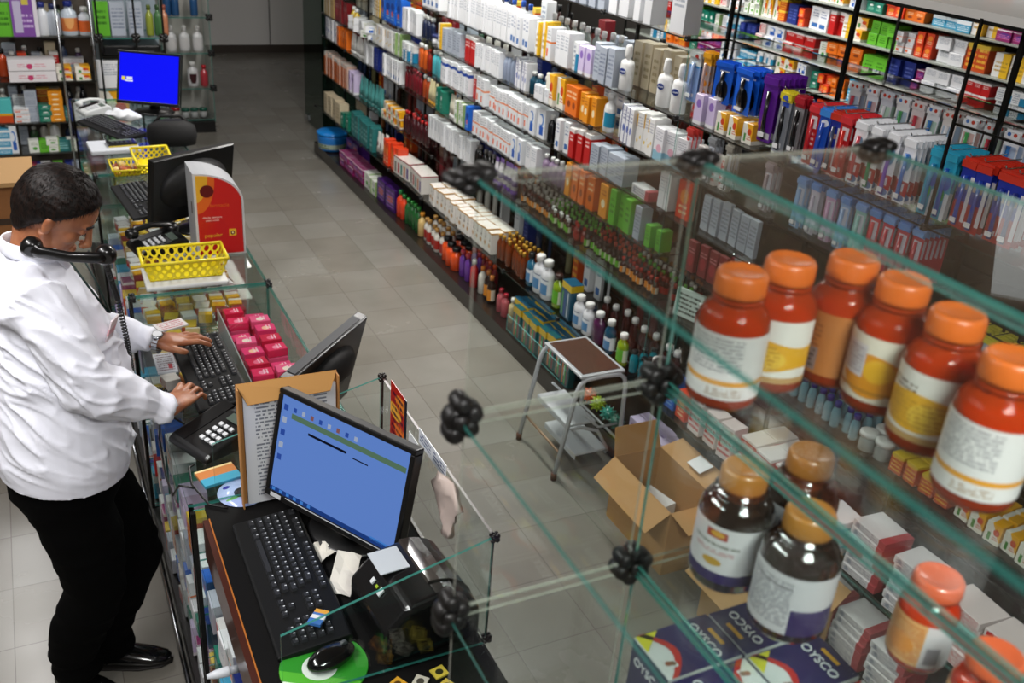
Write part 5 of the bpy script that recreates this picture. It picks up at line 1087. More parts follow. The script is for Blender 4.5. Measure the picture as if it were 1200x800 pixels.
cOr = pack('card_orangedots', '#b8a8a4', [('r', 0, 1, .72, 1, '#e0a01c'), ('e', .5, .15, .3, .06, '#d88a1c'), ('e', .5, .35, .3, .06, '#d88a1c'), ('e', .5, .55, .2, .04, '#d88a1c')])
def ypx(px, z, x=2.40): return y_of(px, x, z)
hang(ypx(815, 1.86), 1.875, 2, 'comb_pack', 'pale blue comb card with white header hanging at the shelf end', 'pale comb cards', bl_(.075, .20, cPale, '#9ab0dc', '#7a90c8'))
hang(ypx(829, 1.86), 1.885, 3, 'comb_pack', 'orange dotted comb card beside the pale comb cards', 'orange dotted comb cards', bl_(.05, .19, cOr, '#c8a8a0', '#d88a1c'))
hang(ypx(848, 1.84), 1.87, 2, 'hairbrush', 'bright blue hairbrush card with slanting black brush', 'slanting brush cards', bl_(.085, .16, cBB, '#0c0c10', '#0c0c10'), rz=.3, pitch=.03)
hang(ypx(872, 1.84), 1.87, 4, 'hairbrush', 'bright blue hairbrush card with round black brush', 'round brush cards', bl_(.10, .17, cBB, '#0c0c10', '#0c0c10'), pitch=.027)
hang(ypx(903, 1.84), 1.875, 6, 'hairbrush', 'purple card with a long black brush', 'purple brush cards', bl_(.075, .24, cP, '#141416', '#141416'), pitch=.025)
hang(ypx(921, 1.82), 1.84, 3, 'hairbrush', 'clear pack with lime handled black brush and yellow header', 'yellow header brush packs', bl_(.06, .22, cY, '#16181a', '#a8d02a'))
hang(ypx(937, 1.82), 1.84, 3, 'toothbrush_pack', 'grey clear pack with black handle beside the yellow header packs', 'black handle packs', bl_(.05, .21, pack('card_greyred', '#7f7c80', [('r', 0, 1, .8, 1, '#a81a2a')]), '#16181a', '#8a1a2a'))
SW = [(953, cR, '#c8202a', '#e8e8ea', 'red and white'), (966, cB, '#1f4fb8', '#c8202a', 'blue topped'), (978, cN, '#3a4a6a', '#e0e0e4', 'navy and red'), (990, cR, '#d8281c', '#d8281c', 'plain bright red'),
      (1008, cW, '#d84a5a', '#b81c28', 'silver with red band'), (1027, cW, '#3aa06a', '#3a5a9a', 'silver, green edge'), (1046, cW, '#8a5ac8', '#4a6ab0', 'silver, lilac edge'), (1066, cW, '#3a7ad0', '#b81c28', 'silver, wide red base'),
      (1096, cT, '#2a86b8', '#2fae3a', 'turquoise and green'), (1112, cT, '#1f5fc0', '#1f9ab8', 'turquoise and blue'), (1135, cN, '#2a4ab8', '#c8301c', 'royal blue and red'), (1152, cN, '#1f3fa8', '#c8301c', 'royal blue and red, white edged'), (1176, cN, '#1a2f9a', '#d0506a', 'navy, pink and white'), (1192, cN, '#22307a', '#c8301c', 'dark navy and red')]
for i, (px, cd_, b_, h_, nm_) in enumerate(SW):
    hang(ypx(px, 1.80, 2.38), 1.835, 7, 'toothbrush_pack', '%s toothbrush pack on the upper hooks' % nm_, nm_ + ' toothbrush packs', bl_(.05, .205, cd_, b_, h_), x0=2.38, pitch=.02)
for i, (px, c, nm_) in enumerate(((1010, '#d8dadc', 'silver white'), (1030, '#d4d8dc', 'white'), (1048, '#d0d4dc', 'pale grey'), (1066, '#c8d0d8', 'ice'), (1084, '#dcd4d4', 'white and red dotted'), (1102, '#d8ccc8', 'blush white'), (1122, '#dcd6d2', 'cream white'), (1145, '#d0d6d4', 'mint white'), (1170, '#d2d6d8', 'frost white'), (1195, '#c8ccd0', 'cool grey'))):
    cc = pack('cardback_%d' % i, '#eceef0' if i % 2 else c, [('e', .3, .93, .12, .03, '#c8442e'), ('e', .7, .93, .12, .03, ('#c8442e', '#4a78c0')[i % 2]), ('r', .1, .9, .35, .75, ('#b8cce0', '#e0b8b4', '#c0dcc8')[i % 3])])
    hang(ypx(px, 1.86, 2.60), 1.90, 6, 'toothbrush_pack', '%s headed toothbrush pack on the rear upper hooks' % nm_, nm_ + ' rear packs', bl_(.052, .19, cc, ('#c03a4a', '#3a7ac0', '#e0e2e6', '#4aa05a')[i % 4], '#d8dade'), x0=2.56, pitch=.027)
SW2 = [(805, '#c03a34', 'coral'), (830, '#8a8c90', 'grey pewter'), (850, '#8f8a80', 'grey olive'), (897, '#9a8c92', 'grey with purple foot'), (935, '#7fa8d0', 'sky blue'), (950, '#c8c4d4', 'white and violet framed'), (968, '#c8a0c0', 'white and pink framed'), (985, '#8fb0d8', 'light blue and red'), (1003, '#8ac0b8', 'mint'), (1020, '#c8404a', 'blue headed red'), (1036, '#c0384a', 'blue headed crimson'), (1052, '#b8404a', 'blue headed cherry'), (1070, '#b03040', 'blue headed wine')]
for i, (px, c, nm_) in enumerate(SW2):
    cc = pack('card2_%d' % i, c, [('r', 0, 1, .84, 1, ('#6f9ad0', '#5a8ac8')[i % 2] if px > 920 else c), ('r', .15, .85, .45, .78, '#c8ccd6'), ('r', .3, .7, .02, .14, '#e2e2e6')])
    hang(ypx(px, 1.52, 2.37), 1.588, 3 if px < 920 else 6, 'toothbrush_pack', '%s toothbrush pack on the middle hooks' % nm_, nm_ + ' middle toothbrush packs', bl_(.045, .183, cc, c, '#d8dae0'), x0=2.375, pitch=.02)
SW3 = [(1100, '#8ab42a', 'yellow headed lime'), (1120, '#7a86c0', 'yellow headed blue'), (1138, '#c8783a', 'yellow headed orange'), (1158, '#9ab0c0', 'yellow headed clear'), (1180, '#c03a6a', 'pink')]
for i, (px, c, nm_) in enumerate(SW3):
    cc = pack('card3_%d' % i, c, [('r', 0, 1, .84, 1, '#d0c03a'), ('r', .15, .85, .3, .7, '#c8ccd6'), ('r', .3, .7, .02, .12, '#e2e2e6')])
    hang(ypx(px, 1.36, 2.37), 1.38, 5, 'toothbrush_pack', '%s toothbrush pack low on the hooks' % nm_, nm_ + ' low toothbrush packs', bl_(.045, .17, cc, c, '#d8dae0'), x0=2.375, pitch=.02)
for i, (px, c, nm_) in enumerate(((860, '#7a1a20', 'wine red'), (878, '#8a3030', 'brick red'), (893, '#d03a20', 'scarlet'), (912, '#6a2a26', 'brown red'), (932, '#8a3a44', 'maroon'), (950, '#b8b4b0', 'pewter'), (968, '#c04a2a', 'rust red'), (990, '#7a86a8', 'slate'), (1010, '#a03a5a', 'raspberry'), (1035, '#9a5a7a', 'mauve'), (1085, '#6a4a9a', 'indigo violet'), (1102, '#c86a3a', 'apricot'), (1060, '#3a6a8a', 'steel blue'), (1120, '#b8486a', 'rose'), (1150, '#5a3a8a', 'violet'))):
    cc = pack('card4_%d' % i, c, [('d', .55, .6, '#8f9092'), ('r', .2, .8, .1, .22, '#dcdce0'), ('t', .2, .8, .3, .5, '#e0c0c0', 2)])
    hang(ypx(px, 1.15, 2.37), 1.188, 4, 'razor_pack', '%s razor pack hanging below the toothbrushes' % nm_, nm_ + ' razor packs', bl_(.05, .15, cc, c, '#3a3a3e'), x0=2.37, pitch=.02)
M2 = pack('sealtop', '#c8ccd0', [])

# ================================================================ medicine shelving behind the gondola
mg = thing('medicine_shelving', 'black framed shelving of medicine boxes behind the gondola', 'shelving')
MX = 3.95; ya, yb = 1.2, 6.2
for z in [.5, .75, 1.0] + [1.15 + .155 * k for k in range(8)]: MB().box((MX + .12, (ya + yb) / 2, z - .004), (.26, yb - ya, .008)).obj('shelf_board', P('#9aa098', .25), mg)
for k in range(5): MB().box((MX - .01, ya + k * 1.25, 1.2), (.012, .012, 2.3)).obj('upright', M_UP, mg)
MB().box((MX + .27, (ya + yb) / 2, 1.2), (.02, yb - ya, 2.3)).obj('back_panel', P('#8f8270', .6), mg)
medk = ['redwhite', 'sun', 'orange', 'white', 'whiteblue', 'bluelogo', 'green', 'spice', 'cyanblue', 'red', 'whiteor', 'dkgreen', 'navy', 'yellow', 'tealw', 'whitegreen', 'fieryor', 'magenta']
medn = {'redwhite': 'red printed', 'sun': 'yellow and red', 'orange': 'orange', 'white': 'white', 'whiteblue': 'white and blue', 'bluelogo': 'blue emblem', 'green': 'lime', 'spice': 'rust', 'cyanblue': 'sky blue', 'red': 'red', 'whiteor': 'orange striped', 'dkgreen': 'dark green', 'navy': 'navy', 'yellow': 'yellow and white', 'tealw': 'teal and white', 'whitegreen': 'green and white', 'fieryor': 'vermilion', 'magenta': 'magenta'}
rnd = random.Random(3)
nums = ['lowest', 'second', 'third', 'fourth', 'fifth', 'sixth', 'seventh', 'eighth']
for k in range(1, 8):
    z = 1.15 + .155 * k; y = 5.9; j = 0
    while y > 2.05:
        kk = medk[(j * 5 + k * 7 + (j * j) % 3) % len(medk)]; cnt = rnd.choice((1, 2, 2, 3)); w_ = rnd.choice((.045, .06, .08)); st_ = rnd.choice((1, 2, 2)); h_ = rnd.choice((.105, .12)) if st_ == 1 else rnd.choice((.048, .058))
        kind = ('drug_box', 'medicine_box', 'remedy_box')[j % 3]  # all one sort of medicine box; only the kind word alternates
        me = box(kk, w_, .10, h_)
        zone = ['far end', 'far bays', 'middle bays', 'near bays', 'near end'][min(4, int((5.9 - y) / .78))]
        lab = '%s %s, %s shelf, %s of the rear shelving' % (medn[kk], kind.replace('_', ' '), nums[k], zone)
        for i in range(cnt):
            for q_ in range(st_):
                o = link(kind, me, None, (MX + .065 + rnd.uniform(-.01, .02), y - w_ / 2, z + .001 + q_ * (h_ + .001)), (0, 0, rnd.uniform(-.08, .08))); tag(o, lab, 'box', lab)
            y -= w_ + .004
        y -= rnd.choice((.004, .01, .03)); j += 1

# ================================================================ shelving at the left end and between
lg = thing('glass_shelving', 'tall glass shelving of toiletries behind the far till', 'shelving')
LY = 7.9; LZS = [.27, .50, .80, 1.115, 1.42]
for z in LZS: MB().pane(((-1.4 + .48) / 2, LY + .17, z - .004), (1.88, .34, .008)).obj('glass_shelf', [M_GLASS, P('#2a2a26', .3)], lg)
for x in (-1.4, -.46, .25, .475): MB().loft([(x, LY, 0), (x, LY, 1.75)], .009, seg=8).obj('chrome_upright', M_CHR, lg)
MB().box(((-1.4 + .48) / 2, LY + .36, .9), (1.88, .02, 1.8)).obj('back_panel', P('#5a5048', .6), lg)
def lrun(z, px0, px1, kind, look, cat, mesh, w_, rows=1, dstep=.09, hstack=1, hh=0., gap=.006, yy=None):
    yv = yy or (LY + .07)
    def xof(px):
        lo, hi = -3., 3.
        for _ in range(40):
            m = (lo + hi) / 2; v = Vector((m, yv, z)) - CAM
            if 600 + FPX * v.dot(RT) / v.dot(FW) < px: lo = m
            else: hi = m
        return (lo + hi) / 2
    xa, xb = xof(px0), xof(px1); n = max(1, int((xb - xa) / (w_ + gap) + .35)); st = (xb - xa) / n
    zi = {.27: 'lowest', .50: 'second', .80: 'third', 1.115: 'fourth', 1.42: 'top'}.get(z, 'plinth')
    lab = '%s on the %s shelf behind the far till' % (look, zi); tot = n * rows * hstack; COUNT[len(COUNT)] = 1
    for r in range(rows):
        for i in range(n):
            for s in range(hstack):
                o = link(kind, mesh, None, (xa + st * (i + .5), yv + r * dstep, z + .0005 + s * hh), (0, 0, PI / 2 + random.uniform(-.06, .06))); tag(o, lab, cat, ('%s %d' % (look, len(COUNT))) if tot > 1 else None)
lrun(1.115, 0, 12, 'toiletry_bag', 'dark green leafy pack', 'pack', box('green', .12, .10, .22), .13)
lrun(1.115, 19, 44, 'diaper_pack', 'purple and white diaper pack', 'pack', g_box(.17, .12, .27, pack('diaper', '#7a4a9a', [('r', 0, .15, 0, 1, '#d8d4dc'), ('r', .6, .9, .1, .9, '#b8b0cc'), ('r', .3, .55, .8, 1, '#c8b84a'), ('t', .2, .6, .2, .6, '#c8b0dc', 3)])), .18)
lrun(1.115, 46, 58, 'softener_bottle', 'white softener bottle with navy cap', 'bottle', g_bottle(.045, .23, B('#d8dce2'), B('#1a2a7a'), sy=.7), .095)
lrun(1.115, 59, 71, 'softener_bottle', 'pale softener bottle with navy cap', 'bottle', g_bottle(.045, .22, B('#b8c0cc'), B('#18245a'), sy=.7), .095)
lrun(1.115, 76, 90, 'softener_bottle', 'pale softener bottle, orange band,', 'bottle', g_bottle(.055, .24, B('#c0ccd8'), B('#1a2a7a'), pack('sofor', '#c8703a', [('e', .5, .5, .3, .3, '#e0a060')]), sy=.7), .12)
lrun(1.115, 96, 106, 'softener_bottle', 'small white bottle with orange label', 'bottle', g_bottle(.045, .2, B('#ccd0d8'), CW, pack('sofor2', '#d0602a', []), sy=.7), .1)
lrun(.80, 0, 11, 'toiletry_bottle', 'orange flask with dark cap', 'bottle', g_bottle(.035, .2, B('#c8481c'), CB, sy=.7), .08, yy=LY + .2)
lrun(.80, 12, 22, 'toiletry_bottle', 'dark bottle with pale cap', 'bottle', g_bottle(.035, .18, B('#16201e'), CW), .08, yy=LY + .2)
lrun(.80, 23, 34, 'soap_box', 'orange red box', 'box', box('fieryor', .06, .08, .17), .07, yy=LY + .22)
lrun(.80, 34, 56, 'soap_box', 'small white grey box behind', 'box', box('grey', .06, .06, .16), .08, yy=LY + .26)
lrun(.80, 15, 63, 'tissue_box', 'long white box with pink print', 'box', box('tissue', .31, .16, .075), .33, hstack=2, hh=.08)
lrun(.80, 57, 74, 'soap_box', 'red box behind the long white boxes', 'box', box('red', .06, .08, .17), .065, yy=LY + .25)
lrun(.80, 65, 108, 'soap_pack', 'yellow, red and violet packet', 'pack', box('sun', .10, .12, .05), .11, hstack=2, hh=.052)
lrun(.80, 76, 100, 'soap_pack', 'pink and green packet stack', 'pack', box('pinkblue', .14, .10, .06), .15, hstack=2, hh=.062, yy=LY + .25)
lrun(.50, 0, 15, 'pharmacy_box', 'turquoise and orange box', 'box', g_box(.10, .07, .17, pack('turqor', '#4fb8b8', [('r', 0, 1, .0, .3, '#c8481c'), ('r', 0, 1, .3, .4, '#d8a02a')])), .11)
lrun(.50, 20, 34, 'pharmacy_box', 'flat white and orange box', 'box', box('whiteor', .10, .09, .035), .11, hstack=3, hh=.036)
lrun(.50, 20, 30, 'pharmacy_box', 'white upright box behind', 'box', box('white', .08, .06, .16), .09, yy=LY + .22)
lrun(.50, 33, 46, 'pharmacy_box', 'white box with grey side', 'box', box('grey', .08, .06, .055), .085, hstack=4, hh=.057)
lrun(.50, 48, 61, 'pharmacy_box', 'green flat box', 'box', box('dkgreen', .09, .09, .04), .095, hstack=3, hh=.042)
lrun(.50, 61, 75, 'pharmacy_box', 'amber flat box in a high stack', 'box', box('orange2', .095, .09, .036), .10, hstack=6, hh=.037)
lrun(.50, 48, 60, 'pharmacy_box', 'rust flat box behind the green ones', 'box', box('spice', .09, .06, .05), .10, hstack=4, hh=.052, yy=LY + .24)
lrun(.50, 76, 84, 'pharmacy_box', 'teal upright box', 'box', box('teal', .05, .07, .10), .055)
lrun(.50, 84, 108, 'pharmacy_box', 'black and white flat box', 'box', box('whitenavy', .15, .09, .035), .16, hstack=4, hh=.036)
lrun(.50, 76, 108, 'toiletry_bottle', 'tall black bottle behind', 'bottle', g_bottle(.028, .22, B('#0c0f1c'), CB), .075, yy=LY + .24)
lrun(.27, 0, 14, 'pharmacy_box', 'blue and white box leaning', 'box', box('cyanblue', .09, .09, .06), .10, hstack=3, hh=.062)
lrun(.27, 15, 22, 'pharmacy_box', 'white and blue tall box', 'box', box('bluelogo', .05, .07, .2), .06)
lrun(.27, 36, 47, 'pharmacy_box', 'olive box with orange spot', 'box', box('whitegreen', .08, .08, .09), .09)
lrun(.27, 48, 57, 'pharmacy_box', 'green box with amber spot', 'box', box('green', .07, .08, .09), .08)
lrun(.27, 58, 68, 'pharmacy_box', 'white and lime low box', 'box', box('whitegreen', .09, .08, .05), .10, hstack=2, hh=.052)
lrun(.27, 62, 71, 'toiletry_bottle', 'white oval bottle with dark emblem', 'bottle', g_bottle(.035, .2, MW, CB, sy=.7), .08, yy=LY + .2)
lrun(.27, 70, 81, 'pharmacy_box', 'turquoise box', 'box', box('teal', .10, .08, .09), .11)
lrun(.27, 81, 91, 'pharmacy_box', 'green striped flat box', 'box', box('whitegreen', .08, .08, .03), .09, hstack=3, hh=.032)
lrun(.27, 92, 102, 'pharmacy_box', 'royal blue flat box', 'box', box('navy', .085, .08, .035), .09, hstack=4, hh=.037)
lrun(1.42, 0, 108, 'toiletry_bag', 'mixed bright pack', 'pack', box('magenta', .14, .10, .16), .17)
ll = {'lowest': .02}
for i, (px, c) in enumerate(((4, 'redwhite'), (14, 'cyanblue'), (26, 'dkgreen'), (40, 'dkred'), (48, 'navy'), (56, 'red'), (70, 'green'), (84, 'navy'), (92, 'grey'), (102, 'dkgreen'))):
    zz = .06
    lrun(zz, px - 5, px + 5, 'pharmacy_box', ['first', 'second', 'third', 'fourth', 'fifth', 'sixth', 'seventh', 'eighth', 'ninth', 'tenth'][i] + ' %s box pile' % medn.get(c, {'dkred': 'wine red', 'grey': 'grey'}.get(c, c)), 'box', box(c, .07, .08, .04), .10, hstack=3, hh=.042)
rnd = random.Random(21); bcol = [('#2a3a5a', 'slate blue'), ('#8a2a22', 'brick'), ('#c8c4bc', 'ivory'), ('#3a5a3a', 'moss green'), ('#a86a2a', 'ochre'), ('#5a3a6a', 'plum')]
for z, h_, zi in ((.27, .17, 'lowest'), (.50, .22, 'second'), (.80, .24, 'third'), (1.115, .24, 'fourth')):
    x = -.42; j = 0
    while x < .44:
        c_, nm_ = bcol[(j * 5 + int(z * 10)) % 6]; w_ = rnd.choice((.06, .075, .09)); hh = h_ * rnd.uniform(.75, 1)
        me = g_bottle(.03, round(hh, 2), B(c_), CW if j % 2 else CB, sy=.7) if (j + int(z * 10)) % 3 else g_box(w_, .07, round(hh, 2), K[('dkred', 'beige', 'navy', 'redwhite', 'grey', 'spice')[j % 6]])
        if (j + int(z * 10)) % 3 == 0: nm_ = ('wine red', 'beige', 'navy', 'red printed', 'grey', 'rust')[j % 6]
        kn = 'toiletry_bottle' if (j + int(z * 10)) % 3 else 'toiletry_box'
        tag(link(kn, me, None, (x, LY + .30, z + .0005), (0, 0, PI / 2 + rnd.uniform(-.1, .1))), '%s %s at the back of the %s shelf behind the far till' % (nm_, kn.replace('_', ' '), zi), 'bottle' if kn == 'toiletry_bottle' else 'box', 'back row %s %s %s' % (nm_, kn, zi)); x += w_ + .012; j += 1
# cardboard box on a stool behind the clerk
t = thing('cardboard_box', 'brown cardboard box behind the head of the clerk', 'box', (-.24, 5.10, .0))
m = MB(); m.box((0, 0, .5), (.40, .40, .94)); m.obj('carton', P('#8a5a30', .7, bump=(60, .1)), t); m = MB(); m.box((0, -.02, .985), (.42, .42, .02)); m.obj('box_lid', P('#b08a5a', .7), t); MB().box((.06, -.2015, .80), (.10, .002, .03)).obj('box_print', P('#3a2a1c', .7), t)

# glass tower with white bottles
tw = thing('glass_tower', 'narrow glass display tower by the back wall on a black plinth', 'display tower', (1.33, 9.48, 0))
MB().box((0, 0, .05), (.42, .36, .10)).obj('plinth', M_BLK, tw)
for z in (.125, .41, .725, 1.035, 1.35): MB().pane((0, 0, z - .004), (.42, .36, .008)).obj('glass_shelf', [M_GLASS, M_EDGE], tw)
for x in (-.21, .21): MB().pane((x, 0, .85), (.006, .36, 1.5)).obj('side_glass', [M_GLASS, M_EDGE], tw)
for z in (.41, .725, 1.035): [clip_lobed('glass_clip', tw, (x, -.18, z), 1.6) for x in (-.21, .21)]
MB().box((0, .182, .75), (.42, .006, 1.3)).obj('back_glass', P('#b8b6b0', .5), tw)
redl = pack('red_band', '#d8d8d8', [('r', .1, .9, .55, .85, '#b81c1c')])
def trow(z, xs, kind, look, cat, mesh, grp):
    for x in xs: tag(link(kind, mesh, None, (x, 9.40, z + .001), (0, 0, PI / 2)), look, cat, grp if len(xs) > 1 else None)
trow(.725, (1.215, 1.33, 1.445), 'pump_bottle', 'white pump bottle with red mark on the glass tower', 'bottle', g_bottle(.046, .22, B('#d8dadb'), CW, redl, sy=.7, pump=True, neck=.35, caph=.2), 'white pump bottles on the tower')
trow(1.035, (1.20, 1.27), 'shampoo_bottle', 'blue bottle on the top tower shelf', 'bottle', g_bottle(.035, .22, B('#2f5a8a'), B('#1a2a5a')), 'blue tower bottles')
trow(1.035, (1.43,), 'shampoo_bottle', 'single blue bottle at the aisle side of the top tower shelf', 'bottle', g_bottle(.035, .22, B('#2f5a8a'), B('#1a2a5a')), '')
trow(.41, (1.38,), 'lotion_bottle', 'white bottle with dark oval on the glass tower', 'bottle', g_bottle(.05, .22, B('#d0d2d4'), CW, pack('dkoval', '#d0d2d4', [('e', .5, .5, .3, .45, '#3a1018')]), sy=.7), '')
trow(.41, (1.48,), 'lotion_bottle', 'slim red and white bottle on the glass tower', 'bottle', g_bottle(.035, .19, B('#b83a44'), B('#c01c2c')), '')
trow(.125, (1.29, 1.37, 1.45), 'cream_jar', 'white jar with green lid on the tower plinth', 'jar', g_bottle(.035, .085, B('#b8bcbc'), B('#1f5a4a'), neck=.9, caph=.3), 'green lidded jars on the tower')
trow(.125, (1.20,), 'cream_jar', 'white jar with red lid beside the green lidded jars', 'jar', g_bottle(.04, .10, B('#c8c4c0'), B('#a81c24'), neck=.9, caph=.3), '')
# unit with papers and the black printer behind the blue screen
mu = thing('glass_rack', 'low glass rack with papers and a black printer', 'rack', (.735, 8.0, 0))
for z in (.42, .75, 1.12, 1.45): MB().pane((0, 0, z - .004), (.46, .36, .008)).obj('glass_shelf', [M_GLASS, M_EDGE], mu)
for x in (-.225, 0.03, .225): MB().box((x, -.18, .8), (.014, .014, 1.6)).obj('upright', M_UP, mu)
MB().box((0, .19, .8), (.46, .01, 1.6)).obj('back_panel', P('#8a97a0', .5), mu)
for z in (1.12,): [clip_lobed('glass_clip', mu, (x, -.18, z), 1.6) for x in (-.225, .03, .225)]
t = thing('desk_printer', 'flat black printer on the glass rack', 'printer', (.735, 8.0, .985))
bevel(MB().box((0, 0, .04), (.40, .30, .075)).obj('housing', P('#121315', .3), t), .012, 2); MB().box((.05, -.1505, .03), (.2, .002, .02)).obj('paper_slot', P('#3a3c40', .4), t)
MB().box((0, 0, -.01), (.42, .3, .02)).obj('support_shelf', M_UP, t)
for i, (x, z, w_, h_, c, nm_) in enumerate(((.575, .752, .19, .20, 'white', 'white upright paper stack'), (.83, .752, .20, .18, 'grey', 'grey document box'), (.575, .422, .20, .30, 'sun', 'yellow floral poster sheet'))):
    tag(link('document_box', box(c, w_, .04, h_), None, (x, 7.88, z), (0, 0, PI / 2)), nm_ + ' on the glass rack', 'box')
for i, (x, c, nm_) in enumerate(((.55, 'green', 'green and turquoise pack'), (.66, 'grey', 'pale leaflet pack'), (.78, 'grey', 'pale grey leaflet pack beside it'), )):
    tag(link('leaflet_pack', box(c, .10, .05, .24), None, (x, 7.92, 1.121), (0, 0, PI / 2)), nm_ + ' on the top of the glass rack', 'pack')
for i, (x, a, b, nm_) in enumerate(((.88, '#8f9a3a', '#5a6a2a', 'olive'), (.94, '#4a7a4a', '#3a5a3a', 'leaf green'), (.985, '#b87a5a', '#8a4a3a', 'salmon'))):
    tag(link('shampoo_bottle', g_bottle(.028, .22, B(a), B(b)), None, (x, 7.92, 1.121)), nm_ + ' bottle on top of the glass rack', 'bottle')

# ================================================================ goods inside the glass counter
rnd = random.Random(11)
smallk = ['redwhite', 'white', 'navy', 'cyanblue', 'magenta', 'whiteblue', 'grey', 'blue', 'red', 'whiteor', 'dkgreen', 'lilac', 'tealw', 'spice', 'white', 'grey']
for li, (z, zn) in enumerate(((.085, 'floor level'), (.30, 'second'), (.48, 'third'), (.66, 'fourth'))):
    y = 1.24; j = 0
    while y < 4.81:
        if any(-.10 < y - q < .03 for q in (2.095, 3.42)): y += .02; continue
        kk = smallk[(j * 7 + li * 5 + (j // 3)) % len(smallk)]; w_ = rnd.choice((.045, .06, .07)); h_ = rnd.choice((.06, .09, .12)); h_ = min(h_, .13)
        bay = 'till' if y < 2.09 else ('keyboard' if y < 3.42 else 'leaflet box')
        o = link('small_box', box(kk, w_, .07, h_), None, (.285 + rnd.uniform(-.006, .006), y + w_ / 2, z + .001), (0, 0, rnd.uniform(-.08, .08)))
        nmz = {'blue': 'bright blue', 'lilac': 'lilac', 'grey': 'grey'}.get(kk) or medn.get(kk, kk)
        tag(o, '%s small box, %s inside the counter below the %s' % (nmz, zn + (' shelf' if li else ' shelf'), bay), 'box', 'counter %s %s %s' % (kk, zn, bay)); y += w_ + .006; j += 1
for zz, yy, nm_ in ((.865, 1.56, 'nearer'), (.865, 1.66, 'farther')):
    t = thing('nozzle_tube', 'small white nozzle tube, the %s of two below the wooden drawer edge' % nm_, 'tube', (.232, yy, .842)); m = MB(); m.lathe([(.009, 0), (.012, .004), (.010, .03), (.005, .05)], 14, rot=Matrix.Rotation(-PI / 2, 3, 'Y')); m.obj('nozzle', P('#c8ccd2', .4), t, (0, 0, .013)); m = MB(); m.lathe([(.0095, -.02), (.0095, 0)], 12, rot=Matrix.Rotation(-PI / 2, 3, 'Y')); m.obj('tube_cap', P('#8a8e94', .4), t, (0, 0, .013))
# shelf under the top glass: packets, red and gold strips
for (ya_, yb_, xa_, xb_, ks, nm_) in ((3.46, 4.6, .28, .70, ('spice', 'sun', 'red', 'tan', 'dkred', 'yellow', 'whiteor'), 'leaflet box'), (2.98, 3.38, .27, .46, ('redwhite', 'spice', 'tan', 'red', 'white'), 'keyboard end')):
    y = ya_; j = 0
    while y < yb_:
        x = xa_ + .03
        while x < xb_ - .02:
            kk = ks[(j * 3 + int(x * 50)) % len(ks)]; o = link('sweet_box', g_box(.055, .05, .035, K[kk]), None, (x, y + .03, .841 + .0), (0, 0, rnd.uniform(-.3, .3)))
            nmz = {'tan': 'tan', 'dkred': 'wine red'}.get(kk) or medn.get(kk, kk)
            tag(o, '%s sweet box under the counter glass near the %s' % (nmz, nm_), 'box', 'sweets %s %s' % (kk, nm_)); x += .062; j += 1
        y += .066
bn = thing('clear_bin', 'clear plastic bin of pink packets inside the counter', 'bin', (.612, 3.05, .842))
MB().pane((-.088, 0, .045), (.004, .66, .09)).obj('white_edge_wall', P('#b8bcc0', .3, trans=.3), bn)
for y in (-.33, .33): MB().pane((0, y, .045), (.18, .003, .09)).obj('end_wall', [M_GLASS, M_EDGE], bn)
pkm = [pack('pinkpk%d' % i, c, [('e', .4, .5, .25, .2, d), ('t', .2, .8, .2, .5, '#f0d0dc', 2)], rough=.2, axis='XY') for i, (c, d) in enumerate((('#dc2a5c', '#f08aa8'), ('#e03a72', '#f4c0a0'), ('#c81a44', '#e86a8a'), ('#e85a88', '#f0e0d0'))) ]
rnd = random.Random(5)
for l_ in range(3):
    for i in range(16):
        x = .570 + .080 * (i % 2) + rnd.uniform(-.003, .003); y = 2.765 + .081 * (i // 2) + rnd.uniform(-.006, .006); k2 = (i * 3 + l_ + (i // 5)) % 4
        if l_ == 2 and i % 5 == 0: continue
        o = link('pink_packet', g_box(.068, .052, .028, pkm[k2]), None, (x, y, .850 + .0295 * l_), (0, 0, rnd.uniform(-.12, .12) + PI / 2))
        tag(o, '%s packet in the clear bin inside the counter' % ('rose pink', 'hot pink', 'crimson pink', 'pale pink')[k2], 'packet', 'packets in the clear bin %d' % k2)
fl = pack('flowerwrap', '#d8c8d8', [('e', .5, .5, .22, .22, '#d82a5a'), ('e', .2, .3, .16, .16, '#6aa8d8'), ('e', .8, .75, .16, .16, '#e0406a'), ('e', .5, .5, .08, .08, '#f0c04a'), ('e', .2, .8, .12, .12, '#e88a4a'), ('e', .82, .2, .14, .14, '#e86a90')], axis='XY', rough=.25)
for i, (x, y, r, nm_) in enumerate(((.545, 2.585, .15, 'nearest the monitor'), (.655, 2.60, -.1, 'by the counter edge'), (.60, 2.595, 1.4, 'lying over the other two'))):
    tag(link('gift_wrap_pack', g_box(.11, .10, .03, fl), None, (x, y, .8975 if i < 2 else .9285), (0, 0, r)), 'flower printed gift pack inside the counter, %s' % nm_, 'pack')
MB_ = MB().box((.60, 2.60, .8692), (.20, .20, .054)); tag(MB_.obj('gift_carton', P('#a8a8b0', .5)), 'pale carton carrying the flower printed gift packs', 'box')
